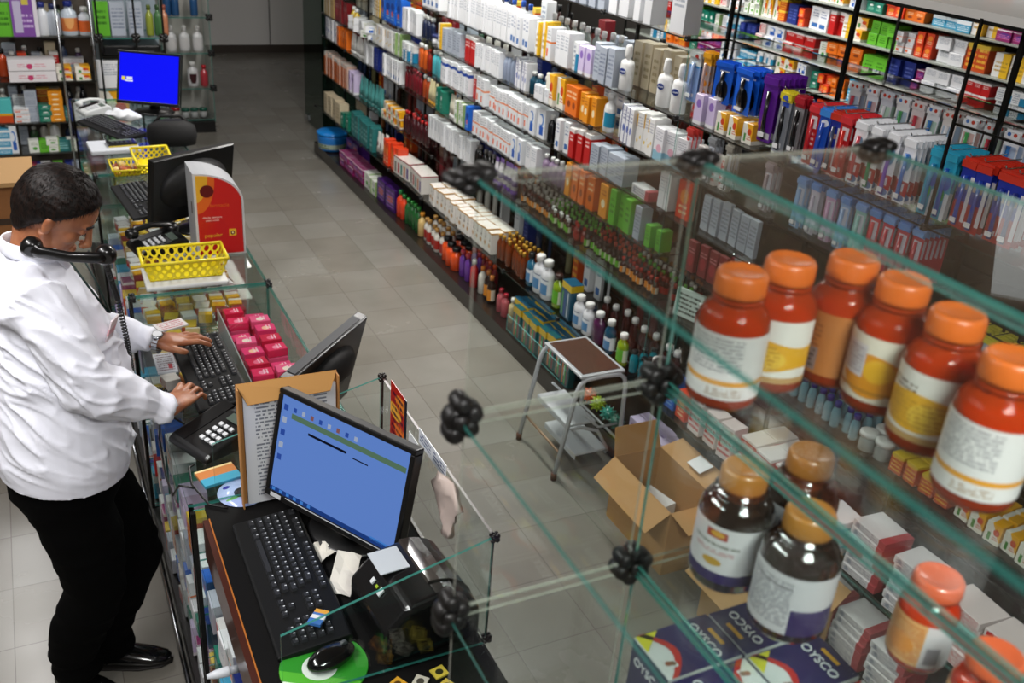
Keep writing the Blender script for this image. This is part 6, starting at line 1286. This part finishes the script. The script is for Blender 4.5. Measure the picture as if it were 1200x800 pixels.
# small things between the phone and keyboard
tag(bevel(MB().box((0, 0, .01), (.07, .05, .018)).obj('leather_wallet', P('#7a3a20', .5), None, (.265, 2.60, ZT), (0, 0, .3)), .004), 'small reddish leather wallet beside the black keyboard', 'wallet')
tag(MB().box((0, 0, .004), (.10, .075, .008)).obj('booklet', pack('booklet', '#c07840', [('r', 0, 1, 0, .45, '#3f9ab8'), ('r', 0, 1, .9, 1, '#e0c890')], axis='XY'), None, (.315, 2.20, ZT), (0, 0, .2)), 'orange and turquoise booklet beside the compact disc', 'booklet')
tag(MB().box((0, 0, .003), (.06, .13, .006)).obj('price_list', pack('price_list', '#c8ccd2', [('t', .1, .9, .05, .95, '#7a6a70', 8), ('r', .6, .8, .15, .4, '#a83a44')], axis='XY'), None, (.275, 2.87, ZT), (0, 0, 0)), 'small printed price list left of the typed keyboard', 'paper')
tag(MB().box((0, 0, .0025), (.10, .06, .005)).obj('leaflet', pack('leafl', '#d0cccc', [('t', .1, .9, .05, .95, '#a84a50', 4)], axis='XY'), None, (.33, 3.14, ZT), (0, 0, .3)), 'folded leaflet with red print near the wristwatch', 'paper')
cable('phone_cord', 'straight black cord lying from the telephone over the counter edge', [(.285, 2.46, 1.004), (.25, 2.53, 1.004), (.216, 2.54, 1.006), (.205, 2.50, .96), (.200, 2.36, .92), (.202, 2.24, .94), (.214, 2.18, 1.008), (.25, 2.16, 1.005)], .003)
cable('usb_cable', 'thin black lead looping beside the compact disc', [(.265, 2.27, 1.004), (.25, 2.26, 1.004), (.245, 2.18, 1.004), (.27, 2.08, 1.004), (.31, 2.05, 1.004)], .003)

# ================================================================ folding step stool
st = thing('step_stool', 'white tubular step stool with brown top in the aisle', 'stool', (2.11, 3.335, 0))
M_ST = P('#b4b8bc', .35, coat=.3); M_RUST = P('#5a3626', .7)
sx, sy = .115, .175
def T_(p): return (p[0] - 2.11, p[1] - 3.335, p[2])
for y in (-sy, sy):
    f = [(-.20, y * 1.03, .012), (-.115, y, .46)]; b = [(.115, y, .46), (.130, y * 1.03, .012)]
    pts = [f[0], (-.128, y, .43), (-.113, y, .47), (-.085, y, .492), (0, y, .497), (.085, y, .492), (.113, y, .47), (.125, y, .43), b[1]]
    MB().loft(pts, .0105, seg=10).obj('leg_frame', M_ST, st)
    for p in (f[0], b[1]): MB().lathe([(.0135, -.012), (.0135, .022)], 12, (p[0], p[1], .012)).obj('rubber_foot', M_RUST, st)
m = MB(); m.box((0, 0, .505), (.225, .355, .012)); bevel(m.obj('seat_rim', M_ST, st), .003)
MB().loft([(-.10, -.165, .502), (.10, -.165, .502), (.10, .165, .502), (-.10, .165, .502), (-.10, -.165, .502)], .0085, seg=8).obj('seat_tube', M_ST, st)
MB().box((0, 0, .512), (.19, .315, .004)).obj('seat_pad', pack('brown_wood', '#4a3026', [('t', 0, 1, 0, 1, '#5c3e30', 26)], axis='YX', rough=.35), st)
MB().box((0, -sy, .24), (.002, .002, .002)).obj('rivet', M_RUST, st)
for (z, x0, x1, nm_) in ((.085, -.08, .085, 'step_tray'), (.25, -.135, .005, 'step_tray')):
    m = MB(); m.box(((x0 + x1) / 2, 0, z), (x1 - x0, .30, .012)); m.box((x0, 0, z - .01), (.006, .30, .03)); m.box((x1, 0, z - .01), (.006, .30, .03)); bevel(m.obj(nm_, P('#c4c8cc', .45), st), .003)
for y in (-.155, .155):
    MB().loft([(-.13, y, .24), (-.07, y, .235), (.02, y, .20), (.08, y, .10), (.085, y, .08)], .008, seg=8).obj('step_frame', M_ST, st)
    MB().loft([(.12, y, .22), (.02, y, .22), (-.06, y, .30)], .006, seg=8).obj('link_bar', M_ST, st)
MB().loft([(-.176, -sy, .13), (-.176, sy, .13)], .006, seg=8).obj('cross_bar', P('#a88a70', .4, metal=.5), st)
MB().loft([(.127, -sy, .14), (.127, sy, .14)], .006, seg=8).obj('cross_bar', M_ST, st)

# ================================================================ open cartons on the floor
M_CB = P('#b48a58', .75, bump=(70, .12)); M_CBI = P('#9a7244', .8)
def carton(label, x, y, sx, sy, h, flaps, rz=0.):
    t = thing('cardboard_carton', label, 'box', (x, y, 0), rz); m = MB(); th = .004
    for c, d in (((0, 0, .004), (sx, sy, .006)), ((-sx / 2, 0, h / 2), (th, sy, h)), ((sx / 2, 0, h / 2), (th, sy, h)), ((0, -sy / 2, h / 2), (sx, th, h)), ((0, sy / 2, h / 2), (sx, th, h))): m.box(c, d)
    m.obj('carton_body', M_CB, t)
    for a, b, dx in flaps:
        a, b, dx = Vector(a), Vector(b), Vector(dx); k = (b - a).normalized(); n_ = k.cross(dx).normalized() * .003
        q = MB(); n = q.add([a, b, b + dx - k * .012, a + dx + k * .012, a + n_, b + n_, b + dx - k * .012 + n_, a + dx + k * .012 + n_])
        for f in ((0, 1, 2, 3), (7, 6, 5, 4), (0, 4, 5, 1), (1, 5, 6, 2), (2, 6, 7, 3), (3, 7, 4, 0)): q.face([n + i for i in f])
        q.obj('flap', M_CB, t)
    return t
sx_, sy_, h_ = .23, .42, .30
c1 = carton('open brown cardboard carton on the floor beside the step stool', 2.12, 2.63, sx_, sy_, h_, [
    ((-sx_ / 2, sy_ / 2, h_), (-sx_ / 2, -sy_ / 2, h_), (-.10, 0, -.075)), ((sx_ / 2, sy_ / 2, h_), (-sx_ / 2, sy_ / 2, h_), (0, .04, .115)),
    ((sx_ / 2, -sy_ / 2, h_), (sx_ / 2, sy_ / 2, h_), (.10, 0, .03)), ((-sx_ / 2, -sy_ / 2, h_), (sx_ / 2, -sy_ / 2, h_), (0, -.11, -.03))])
tag(link('white_box', g_box(.15, .14, .14, K['white']), None, (2.12, 2.70, .012), (0, 0, .2)), 'white printed box lying inside the open carton', 'box')
tag(link('medicine_box', g_box(.10, .09, .04, K['cyanblue']), None, (2.11, 2.54, .012), (0, 0, .5)), 'pale blue box lying inside the open carton', 'box')
tag(link('white_label', g_box(.09, .07, .002, K['white']), None, (2.285, 2.63, .330), (0, -.29, 0)), 'white label lying on the raised carton flap', 'label')
c2 = carton('second brown cardboard carton, partly hidden behind the dark bottles', 2.13, 1.98, .23, .40, .28, [((-.115, .2, .28), (-.115, -.2, .28), (-.11, 0, -.03)), ((.115, -.2, .28), (.115, .2, .28), (.08, 0, .05))])
t = tag(MB().lathe([(.05, 0), (.055, .01), (.055, .11), (.04, .13)], 20).obj('purple_pot', pack('purplepot', '#d8d6da', [('r', 0, 1, .2, .7, '#6a4aa8')]), None, (2.16, 2.30, .0)), 'white and purple pot between the two cartons', 'pot')

# ---- finer pieces sit one level deeper, under the part they belong to
SUBP = {'key_print': 'keys', 'desktop_icons': 'screen', 'screen_print': 'screen', 'bezel_label': 'bezel', 'upper_rim': 'bezel', 'keypad': 'housing', 'display': 'housing', 'cradle': 'housing', 'feed_button': 'housing', 'indicator_light': 'housing', 'sticker': 'housing',
        'paper_label': 'bottle_body', 'lettering': 'navy_panel', 'gold_bar': 'navy_panel', 'tablet_picture': 'carton', 'yellow_corner': 'carton', 'red_edge': 'carton', 'side_lettering': 'navy_side', 'emblem_lettering': 'oval_emblem', 'slogan': 'red_face', 'yellow_lettering': 'red_face',
        'yellow_emblem': 'red_face', 'round_emblem': 'red_face', 'disc_hub': 'disc', 'buttons': 'case', 'worktop_trim': 'worktop', 'rubber_foot': 'leg_frame', 'seat_pad': 'seat_rim', 'paper_slot': 'housing', 'box_print': 'carton', 'stand_neck': 'stand_base'}
for o in list(COL.objects):
    st_ = o.name.split('.')[0]
    if o.parent is not None and st_ in SUBP:
        sib = [q for q in o.parent.children if q.name.split('.')[0] == SUBP[st_]]
        if sib:
            sib.sort(key=lambda q: (q.matrix_basis.translation - o.matrix_basis.translation).length); q = sib[0]
            if st_ in ('side_lettering', 'rubber_foot'): 
                ox = sum((v.co for v in o.data.vertices), Vector()) / len(o.data.vertices)
                sib.sort(key=lambda w: min((v.co - ox).length for v in w.data.vertices)); q = sib[0]
            o.parent = q; o.matrix_parent_inverse = q.matrix_basis.inverted()

# ================================================================ the clerk
def skin_mat(name, c1, c2):
    m = bpy.data.materials.new(name); m.use_nodes = True; nt = m.node_tree; N = nt.nodes; L = nt.links; b = N['Principled BSDF']
    t = N.new('ShaderNodeTexNoise'); t.inputs['Scale'].default_value = 28; t.inputs['Detail'].default_value = 5; tc = N.new('ShaderNodeTexCoord'); L.new(tc.outputs['Object'], t.inputs[0])
    r = N.new('ShaderNodeValToRGB'); r.color_ramp.elements[0].color = col(c1); r.color_ramp.elements[1].color = col(c2); r.color_ramp.elements[0].position = .35; r.color_ramp.elements[1].position = .65
    L.new(t.outputs['Fac'], r.inputs[0]); L.new(r.outputs[0], b.inputs['Base Color']); b.inputs['Roughness'].default_value = .45
    b.inputs['Subsurface Weight'].default_value = .12; b.inputs['Subsurface Radius'].default_value = (.012, .005, .003); b.inputs['Subsurface Scale'].default_value = 1
    u = N.new('ShaderNodeBump'); u.inputs['Strength'].default_value = .25; u.inputs['Distance'].default_value = .001; t2 = N.new('ShaderNodeTexNoise'); t2.inputs['Scale'].default_value = 260; L.new(tc.outputs['Object'], t2.inputs[0]); L.new(t2.outputs['Fac'], u.inputs['Height']); L.new(u.outputs[0], b.inputs['Normal'])
    return m
M_SKIN = skin_mat('skin', '#93593c', '#a66d4b')
clerk = thing('person', 'person in a white shirt and black trousers holding a telephone handset and typing', 'person', (0, 0, 0))
# head frame
HC = at(66, 250, y=2.66)
hf = Vector((.74, -.17, -.64)).normalized(); hu = Vector((.56, -.20, .80)); hu = (hu - hf * hu.dot(hf)).normalized(); hl = hu.cross(hf)
HM = Matrix((hf, hl, hu)).transposed().to_4x4(); HM.translation = HC
hs_ = 1.0
HM = HM @ Matrix.Scale(hs_, 4)
hd = MB()
hd.sphere((-.012, 0, .035), (.098, .077, .090), seg=28, rings=18)
hd.sphere((-.03, 0, .01), (.080, .070, .080), seg=24, rings=16)
hd.loft([(.012, 0, .03), (.028, 0, -.02), (.040, 0, -.062), (.046, 0, -.092)], [(.060, .064), (.054, .060), (.042, .050), (.026, .032)], side=(1, 0, 0), seg=24)   # face and jaw
hd.sphere((.058, 0, -.098), (.022, .022, .016)); hd.sphere((.070, 0, .034), (.018, .052, .014))                                     # chin, brow
for e in (-1, 1):
    hd.sphere((.052, e * .034, -.016), (.022, .024, .026)); hd.sphere((.074, e * .030, .014), (.010, .016, .009))                       # cheek, closed lid
    hd.sphere((-.002, e * .078, -.004), (.014, .007, .027), rot=Matrix.Rotation(-.2, 3, 'Y')); hd.sphere((-.006, e * .083, .008), (.010, .005, .014))   # ear
    hd.sphere((.096, e * .011, -.032), (.010, .009, .008)); 
    hd.loft([(.0, e * .058, -.03), (.03, e * .044, -.075), (.055, e * .018, -.098)], [(.018, .014), (.018, .014), (.014, .012)], seg=10)
hd.loft([(.078, 0, .030), (.094, 0, .0), (.108, 0, -.024), (.098, 0, -.038)], [(.010, .008), (.011, .009), (.012, .011), (.008, .010)], side=(0, 1, 0), seg=12)   # nose
hd.sphere((.084, 0, -.056), (.010, .024, .006)); hd.sphere((.082, 0, -.068), (.010, .020, .007))                                   # lips
hd.xf(HM)
bd = MB(); bd.v += hd.v; bd.f += hd.f; bd.m += hd.m; bd.sm += hd.sm
S_R, E_R, W_R = at(46, 352, y=2.50), at(104, 455, y=2.43), at(200, 478, z=1.075)
S_L, E_L, W_L = Vector((-.03, 2.86, 1.36)), Vector((.035, 3.02, 1.10)), at(181, 400, z=1.075)
PEL, WA, BE, CH, UC, NB = Vector((-.05, 2.62, .86)), Vector((-.035, 2.64, 1.0)), Vector((-.02, 2.655, 1.10)), Vector((-.03, 2.67, 1.24)), Vector((-.055, 2.68, 1.375)), Vector((-.05, 2.675, 1.455))
NK = HM @ Vector((-.022, 0, -.062))
bd.loft([NB - Vector((0, 0, .05)), (NB + NK) / 2, NK, HM @ Vector((-.02, 0, -.01))], [(.062, .062), (.056, .054), (.052, .050), (.045, .045)], seg=18)
bd.loft([PEL, WA, BE, CH, UC, NB], [(.12, .15), (.12, .14), (.13, .15), (.12, .16), (.09, .15), (.05, .07)], side=(1, 0, 0), seg=24)
for S_, E_, W_w, sg in ((S_R, E_R, W_R, -1), (S_L, E_L, W_L, 1)):
    bd.loft([UC + Vector((0, sg * .06, -.02)), S_, (S_ + E_) / 2, E_, (E_ * .6 + W_w * .4), W_w], [.06, .052, .045, .04, .036, (.027, .022)], seg=14)
HIP = {-1: (Vector((-.07, 2.54, .84)), Vector((-.02, 2.54, .46)), Vector((-.108, 2.60, .115))), 1: (Vector((-.03, 2.70, .84)), Vector((.10, 2.66, .46)), Vector((.0, 2.69, .09)))}
for sg, (a, b_, c_) in HIP.items():
    bd.loft([Vector((-.05, 2.62, .90)), a, b_, c_, c_ - Vector((-.03, 0, .05))], [.09, .085, .055, .04, .035], seg=14)
def hand(W_w, fwd, thumb_side, curl, spread=.0, up=Vector((0, 0, 1))):
    """palm, four unequal fingers and a thumb; thumb_side is the lateral direction of the thumb"""
    d = fwd.normalized(); s_ = thumb_side; s_ = (s_ - d * s_.dot(d)).normalized(); n = s_.cross(d); n = n if n.z > 0 else -n
    def p(f, l, u): return W_w + d * f + s_ * l + n * u
    bd.loft([p(-.015, 0, 0), p(.012, 0, .002), p(.045, .001, .004), (p(.082, -.002, .002))], [(.028, .019), (.033, .018), (.042, .017), (.041, .012)], side=s_, seg=18)
    kn = [(.088, .030, 0), (.092, .010, .002), (.088, -.011, .001), (.080, -.031, -.003)]; L_ = [(.040, .024, .019), (.044, .028, .020), (.040, .026, .019), (.031, .020, .017)]
    for i in range(4):
        f, l, u = kn[i]; a, b2, c2 = L_[i]; sp = spread * (1.5 - i) ; cr = curl + .05 * i
        g0, g1, g2 = -cr * .25 + .22, -cr * .9, -cr * 1.5
        q0 = p(f - .02, l * .9, u); q1 = p(f, l, u + .002)
        q2 = q1 + (d * math.cos(g0) + n * math.sin(g0)) * a + s_ * sp * a
        q3 = q2 + (d * math.cos(g1) + n * math.sin(g1)) * b2 + s_ * sp * b2
        q4 = q3 + (d * math.cos(g2) + n * math.sin(g2)) * c2
        r = (.0088, .009, .0086, .0078)[i]
        bd.loft([q0, q1, q1 * .5 + q2 * .5, q2, q2 * .5 + q3 * .5, q3, q4 * .6 + q3 * .4, q4], [r * 1.1, r * 1.12, r * .98, r * 1.04, r * .92, r * .95, r * .85, r * .45], seg=12)
    t0, t1, t2, t3 = p(.018, .022, -.004), p(.040, .046, -.008), p(.066, .058, -.012), p(.088, .060, -.018)
    bd.loft([t0, t1, (t1 + t2) / 2, t2, t3 * .6 + t2 * .4, t3], [.015, .0125, .0105, .0108, .0095, .005], seg=12)
    return lambda f, l, u: p(f, l, u)
fR = at(243, 446, z=1.04) - at(204, 478, z=1.06); fR.z = -.012
fL = at(243, 394, z=1.04) - at(184, 402, z=1.05); fL.z = -.02
hand(W_R, fR, Vector((0, 1, 0)), .62, .10)
hand(W_L, fL, Vector((0, -1, 0)), .38, .14)
body = remeshed(bd, 'body', M_SKIN, .0042, 2, parent=clerk)
# ---- shirt
def folds(c):
    al, ac = c.x * .75 - c.z * .66 + c.y * .2, c.z * .75 + c.x * .66
    wv = noise.noise(Vector((al * 4 + 3, c.y * 4, ac * 4))) * .6
    n1 = noise.noise(Vector((al * 4.5, ac * 15 + wv, c.y * 5))); n2 = noise.noise(Vector((al * 9 + 7, ac * 34 + wv * 3, c.y * 11)))
    mk = max(0, min(1, .5 + 1.4 * noise.noise(Vector((c.x * 4.5 + 1, c.y * 4.5, c.z * 4.5 + 5)))))
    r1 = max(0, 1 - abs(n1) * 3.2) ** 1.5; r2 = max(0, 1 - abs(n2) * 3.6) ** 1.5
    ed = max(0, min(1, (c.z - .865) / .10)) if c.x < .14 else 1
    return ed * .0145 * r1 * (.35 + .65 * mk) + ed * .0065 * r2 * (.25 + mk) - .005
sh = MB()
sh.loft([Vector((-.045, 2.63, .850)), Vector((-.04, 2.63, .90)), WA, BE, CH, UC, NB, NB + Vector((.005, 0, .03))], [(.178, .205), (.183, .208), (.183, .205), (.180, .205), (.165, .205), (.125, .185), (.078, .095), (.062, .066)], side=(1, 0, 0), seg=32)
sh.sphere((-.085, 2.60, 1.40), (.085, .14, .085), seg=20, rings=12); sh.sphere((-.085, 2.76, 1.40), (.085, .12, .08), seg=20, rings=12)
for S_, E_, W_w, sg in ((S_R, E_R, W_R, -1), (S_L, E_L, W_L, 1)):
    dW = (W_w - E_).normalized()
    sh.loft([UC + Vector((0, sg * .05, .0)), UC + Vector((0, sg * .12, .005)), S_ + Vector((0, 0, -.005)), S_ * .6 + E_ * .4, S_ * .25 + E_ * .75, E_, E_ * .75 + W_w * .25, E_ * .4 + W_w * .6, W_w - dW * .055], [.070, .078, .080, .078, .074, .072, .070, .060, .045], seg=20)
    sh.loft([W_w - dW * .065, W_w - dW * .05, W_w - dW * .012, W_w - dW * .006], [.036, .041, .040, .034], seg=20)
shirt = remeshed(sh, 'shirt', P('#e6e8f2', .75, bump=(30, .25, .004)), .0055, 2, folds, clerk)
cl = MB(); n = 20; pts = []
ax = (NK - NB).normalized(); ce = NB + ax * .045
sx_ = Vector((1, 0, 0)); sx_ = (sx_ - ax * sx_.dot(ax)).normalized(); sy_ = ax.cross(sx_)
for i in range(n + 1):
    g = 2 * PI * i / n; dd = .014 if abs(math.atan2(math.sin(g), math.cos(g))) < .35 else 0
    pts.append(ce + sx_ * (.076 + dd) * math.cos(g) + sy_ * .074 * math.sin(g) - ax * (dd * 2.2))
cl.loft(pts, [(.020, .006)] * (n + 1), side=ax, seg=10); cl.obj('collar', P('#e6e8f0', .7), clerk)
# ---- trousers and shoes
pt = MB()
pt.loft([Vector((-.05, 2.625, .93)), Vector((-.05, 2.62, .87)), Vector((-.05, 2.62, .80)), Vector((-.045, 2.61, .74))], [(.13, .155), (.148, .172), (.152, .178), (.12, .15)], side=(1, 0, 0), seg=28)
for sg, (a, b_, c_) in HIP.items():
    pt.loft([a + Vector((0, 0, .0)), a, a * .5 + b_ * .5 + Vector((.02, 0, 0)), b_ + Vector((.01, 0, 0)), b_ * .5 + c_ * .5 + Vector((-.012, 0, 0)), c_ + Vector((0, 0, .06)), c_ + Vector((.012, 0, -.022))], [(.085, .08), (.105, .09), (.105, .09), (.086, .080), (.078, .072), (.068, .066), (.072, .066)], side=(1, 0, 0), seg=22)
def pf(c): return .006 * noise.noise(Vector((c.x * 9, c.y * 9, c.z * 6))) + .006 * (1 - 2 * abs(noise.noise(Vector((c.x * 5, c.y * 7, c.z * 16))))) 
remeshed(pt, 'trousers', P('#020202', .95, spec=.1), .008, 3, pf, clerk)
for (a, b_, c_), ang, nm_ in ((HIP[-1], -.75, 'right'), (HIP[1], -.30, 'left')):
    m = MB(); m.loft([(-.085, 0, .045), (-.07, 0, .042), (-.02, 0, .045), (.06, 0, .038), (.12, 0, .028), (.165, 0, .022), (.180, 0, .020)], [(.030, .020), (.036, .034), (.040, .038), (.032, .044), (.024, .042), (.018, .030), (.010, .012)], side=(0, 0, 1), seg=18)
    m.v = [(x, y, max(.006, z)) for x, y, z in m.v]
    so = MB(); so.loft([(-.088, 0, .006), (-.07, 0, .006), (0, 0, .006), (.08, 0, .006), (.15, 0, .006), (.184, 0, .006)], [(.006, .022), (.006, .036), (.006, .038), (.006, .046), (.006, .036), (.006, .012)], side=(0, 0, 1), seg=12)
    M_ = Matrix.Translation((c_.x + .01, c_.y, 0)) @ Matrix.Rotation(ang, 4, 'Z'); m.xf(M_); so.xf(M_)
    m.obj('shoe', P('#0b0b0c', .2, coat=.7), clerk); so.obj('shoe_sole', P('#171310', .6), clerk)
# ---- hair: a shell over the skull that thins at the crown
hr = MB(); hr.sphere((-.014, 0, .036), (1, 1, 1), seg=96, rings=64)
c0 = Vector((-.014, 0, .036)); keep = []; nv = []
for v in hr.v:
    q = (Vector(v) - c0).normalized(); rad = 0
    for cc, rr in (((-.012, 0, .035), (.098, .077, .090)), ((-.03, 0, .01), (.080, .070, .080)), ((.012, 0, .005), (.070, .066, .075)), ((-.022, 0, -.045), (.062, .060, .058))):
        D = Vector([q[i] / rr[i] for i in range(3)]); O = Vector([(c0[i] - cc[i]) / rr[i] for i in range(3)])
        A_ = D.dot(D); B_ = 2 * D.dot(O); C_ = O.dot(O) - 1; ds = B_ * B_ - 4 * A_ * C_
        if ds > 0: rad = max(rad, (-B_ + math.sqrt(ds)) / (2 * A_))
    p_ = q * rad
    x, y, z = q.x, q.y, q.z
    line = -.96 + 1.22 * max(0, x + .34)
    line = min(line, .42 + .10 * (1 - abs(y)))
    h = z - line; k = max(0, min(1, h / .18))
    st_ = noise.noise(Vector((x * 4, y * 34, z * 8))) * .0022 + noise.noise(Vector((x * 6, y * 60, z * 10))) * .0012
    th = .0075 * k ** .6 + st_ * k - (.004 if h < 0 else 0)
    nv.append(c0 + p_ + q.normalized() * th); keep.append(h > -.03)
hr.v = [tuple(HM @ p_) for p_ in nv]
fm = [(f, m_, s_) for f, m_, s_ in zip(hr.f, hr.m, hr.sm) if all(keep[i] for i in f)]
hr.f = [a for a, b_, c_ in fm]; hr.m = [b_ for a, b_, c_ in fm]; hr.sm = [True] * len(fm)
def hair_mat():
    m = bpy.data.materials.new('dark_hair'); m.use_nodes = True; nt = m.node_tree; N = nt.nodes; L = nt.links; b = N['Principled BSDF']; b.inputs['Roughness'].default_value = .5; b.inputs['Specular IOR Level'].default_value = .3
    tc = N.new('ShaderNodeTexCoord'); mp = N.new('ShaderNodeMapping'); mp.inputs['Scale'].default_value = (60, 420, 60); L.new(tc.outputs['Object'], mp.inputs[0])
    t = N.new('ShaderNodeTexNoise'); t.inputs['Scale'].default_value = 1; t.inputs['Detail'].default_value = 3; L.new(mp.outputs[0], t.inputs[0])
    r = N.new('ShaderNodeValToRGB'); r.color_ramp.elements[0].color = col('#070403'); r.color_ramp.elements[1].color = col('#22120b'); r.color_ramp.elements[0].position = .4; r.color_ramp.elements[1].position = .75; L.new(t.outputs['Fac'], r.inputs[0]); L.new(r.outputs[0], b.inputs['Base Color'])
    u = N.new('ShaderNodeBump'); u.inputs['Strength'].default_value = .7; u.inputs['Distance'].default_value = .002; L.new(t.outputs['Fac'], u.inputs['Height']); L.new(u.outputs[0], b.inputs['Normal']); return m
rs = random.Random(9); base = [(Vector(v), k_) for v, k_ in zip(hr.v, keep) if k_]
cro = HM @ Vector((-.05, .01, .12)); HC2 = HM @ c0
for i in range(3600):
    p0_, _ = base[rs.randrange(len(base))]
    nrm = (p0_ - HC2).normalized(); tg_ = (p0_ - cro); tg_ = (tg_ - nrm * tg_.dot(nrm)); tg_ = tg_.normalized() if tg_.length > 1e-4 else nrm.orthogonal()
    lat = nrm.cross(tg_); dr = (tg_ + lat * rs.uniform(-.35, .35) + nrm * rs.uniform(.10, .32)).normalized(); L_ = rs.uniform(.009, .017); wd = .0007
    a = p0_ - nrm * .002; n = hr.add([a - lat * wd, a + lat * wd, a + nrm * wd * 1.6, a + dr * L_])
    for f in ((n, n + 1, n + 3), (n + 1, n + 2, n + 3), (n + 2, n, n + 3)): hr.face(list(f), 0, True)
hr.obj('hair', hair_mat(), clerk)
m = MB()
for e in (-1, 1): m.loft([(.086, e * .012, .036), (.087, e * .030, .041), (.076, e * .048, .036)], [(.0035, .003)] * 3, seg=8)
m.xf(HM); m.obj('eyebrow', P('#120a08', .7), clerk)
m = MB()
for e in (-1, 1): m.loft([(.0845, e * .018, .008), (.0855, e * .030, .005), (.078, e * .042, .009)], [(.0014, .0014)] * 3, seg=6)
m.xf(HM); m.obj('eyelashes', P('#120a08', .7), clerk)
# ---- lanyard, badge, wristwatch
M_LAN = P('#0f2621', .6)
for a, b2, c2 in (((82, 306), (104, 336), (127, 366)), ((98, 303), (114, 332), (129, 366))):
    P3 = [at(*a, y=2.575), at(*b2, y=2.555), at(*c2, y=2.54)]
    MB().loft(P3, [(.003, .009)] * 3, side=(1, 0, 0), seg=8).obj('lanyard', M_LAN, clerk)
b0 = at(131, 385, y=2.56); o = MB().box((0, 0, 0), (.004, .045, .07)).obj('badge', pack('badge_print', '#dccfd4', [('r', 0, 1, .3, .6, '#d8a0a8'), ('t', .1, .9, .1, .3, '#8a6a70', 2)]), clerk, b0, (0, .35, -.5))
dv = (W_L - E_L).normalized(); a0 = dv.orthogonal().normalized(); a1 = dv.cross(a0); m = MB(); wc = W_L + dv * .012
for k in range(20):
    g = 2 * PI * k / 20; c_ = wc + a0 * .034 * math.cos(g) + a1 * .029 * math.sin(g); Rr = Matrix((dv, (a0 * -math.sin(g) + a1 * math.cos(g)).normalized(), (a0 * math.cos(g) + a1 * math.sin(g)).normalized())).transposed(); m.box(c_, (.018, .0085, .004), rot=Rr)
m.obj('watch_strap', M_CHR, clerk)
upv = (Vector((0, -.3, 1)) - dv * Vector((0, -.3, 1)).dot(dv)).normalized(); m = MB(); Rr = Matrix((dv, upv.cross(dv), upv)).transposed(); m.lathe([(.017, 0), (.018, .004), (.016, .009)], 22, wc + upv * .026, rot=Rr); m.obj('watch_case', M_CHR, clerk)
m = MB(); m.lathe([(.014, .0), (.014, .001)], 20, wc + upv * .0352, rot=Rr); m.obj('watch_face', P('#d8dadc', .2), clerk)
# ---- handset held between shoulder and ear, with coiled cord
e0, e1 = at(37, 287, y=2.555), at(125, 296, y=2.535); hx = (e1 - e0).normalized(); hy = Vector((0, 1, .28)); hy = (hy - hx * hy.dot(hx)).normalized(); hz = hx.cross(hy)
t = thing('telephone_handset', 'black telephone handset held between the ear and shoulder of the person', 'handset', (0, 0, 0))
m = MB(); hs(m, .215); m.xf(Matrix.Translation((e0 + e1) / 2) @ Matrix((hx, hz, -hy)).transposed().to_4x4()); m.obj('handset_shell', P('#0b0b0c', .3, coat=.4), t)
m = MB(); q = [at(122, 302, y=2.54), at(131, 330, y=2.60), at(138, 350, y=2.62), at(148, 395, y=2.66), at(154, 430, y=2.68), at(158, 462, y=2.68), Vector((.24, 2.66, 1.03)), Vector((.28, 2.50, 1.025))]
path = []
for i in range(len(q) - 1):
    for k in range(12): path.append(q[i].lerp(q[i + 1], k / 12))
hel = []; tot = len(path)
for i in range(tot - 1):
    for k in range(8):
        c_ = path[i].lerp(path[i + 1], k / 8); tg_ = (path[i + 1] - path[i]).normalized(); u = tg_.orthogonal().normalized(); w_ = tg_.cross(u); g = 2 * PI * k / 8 * 1.0; r = .0065
        hel.append(c_ + u * r * math.cos(g) + w_ * r * math.sin(g))
m.loft(hel, .0022, seg=5); tag(m.obj('coiled_cord', P('#0c0c0d', .4)), 'black coiled telephone cord hanging down the front of the white shirt', 'cord')
print('ARM', (S_R - E_R).length, (E_R - W_R).length, W_R, W_L, fR, fL, HC)
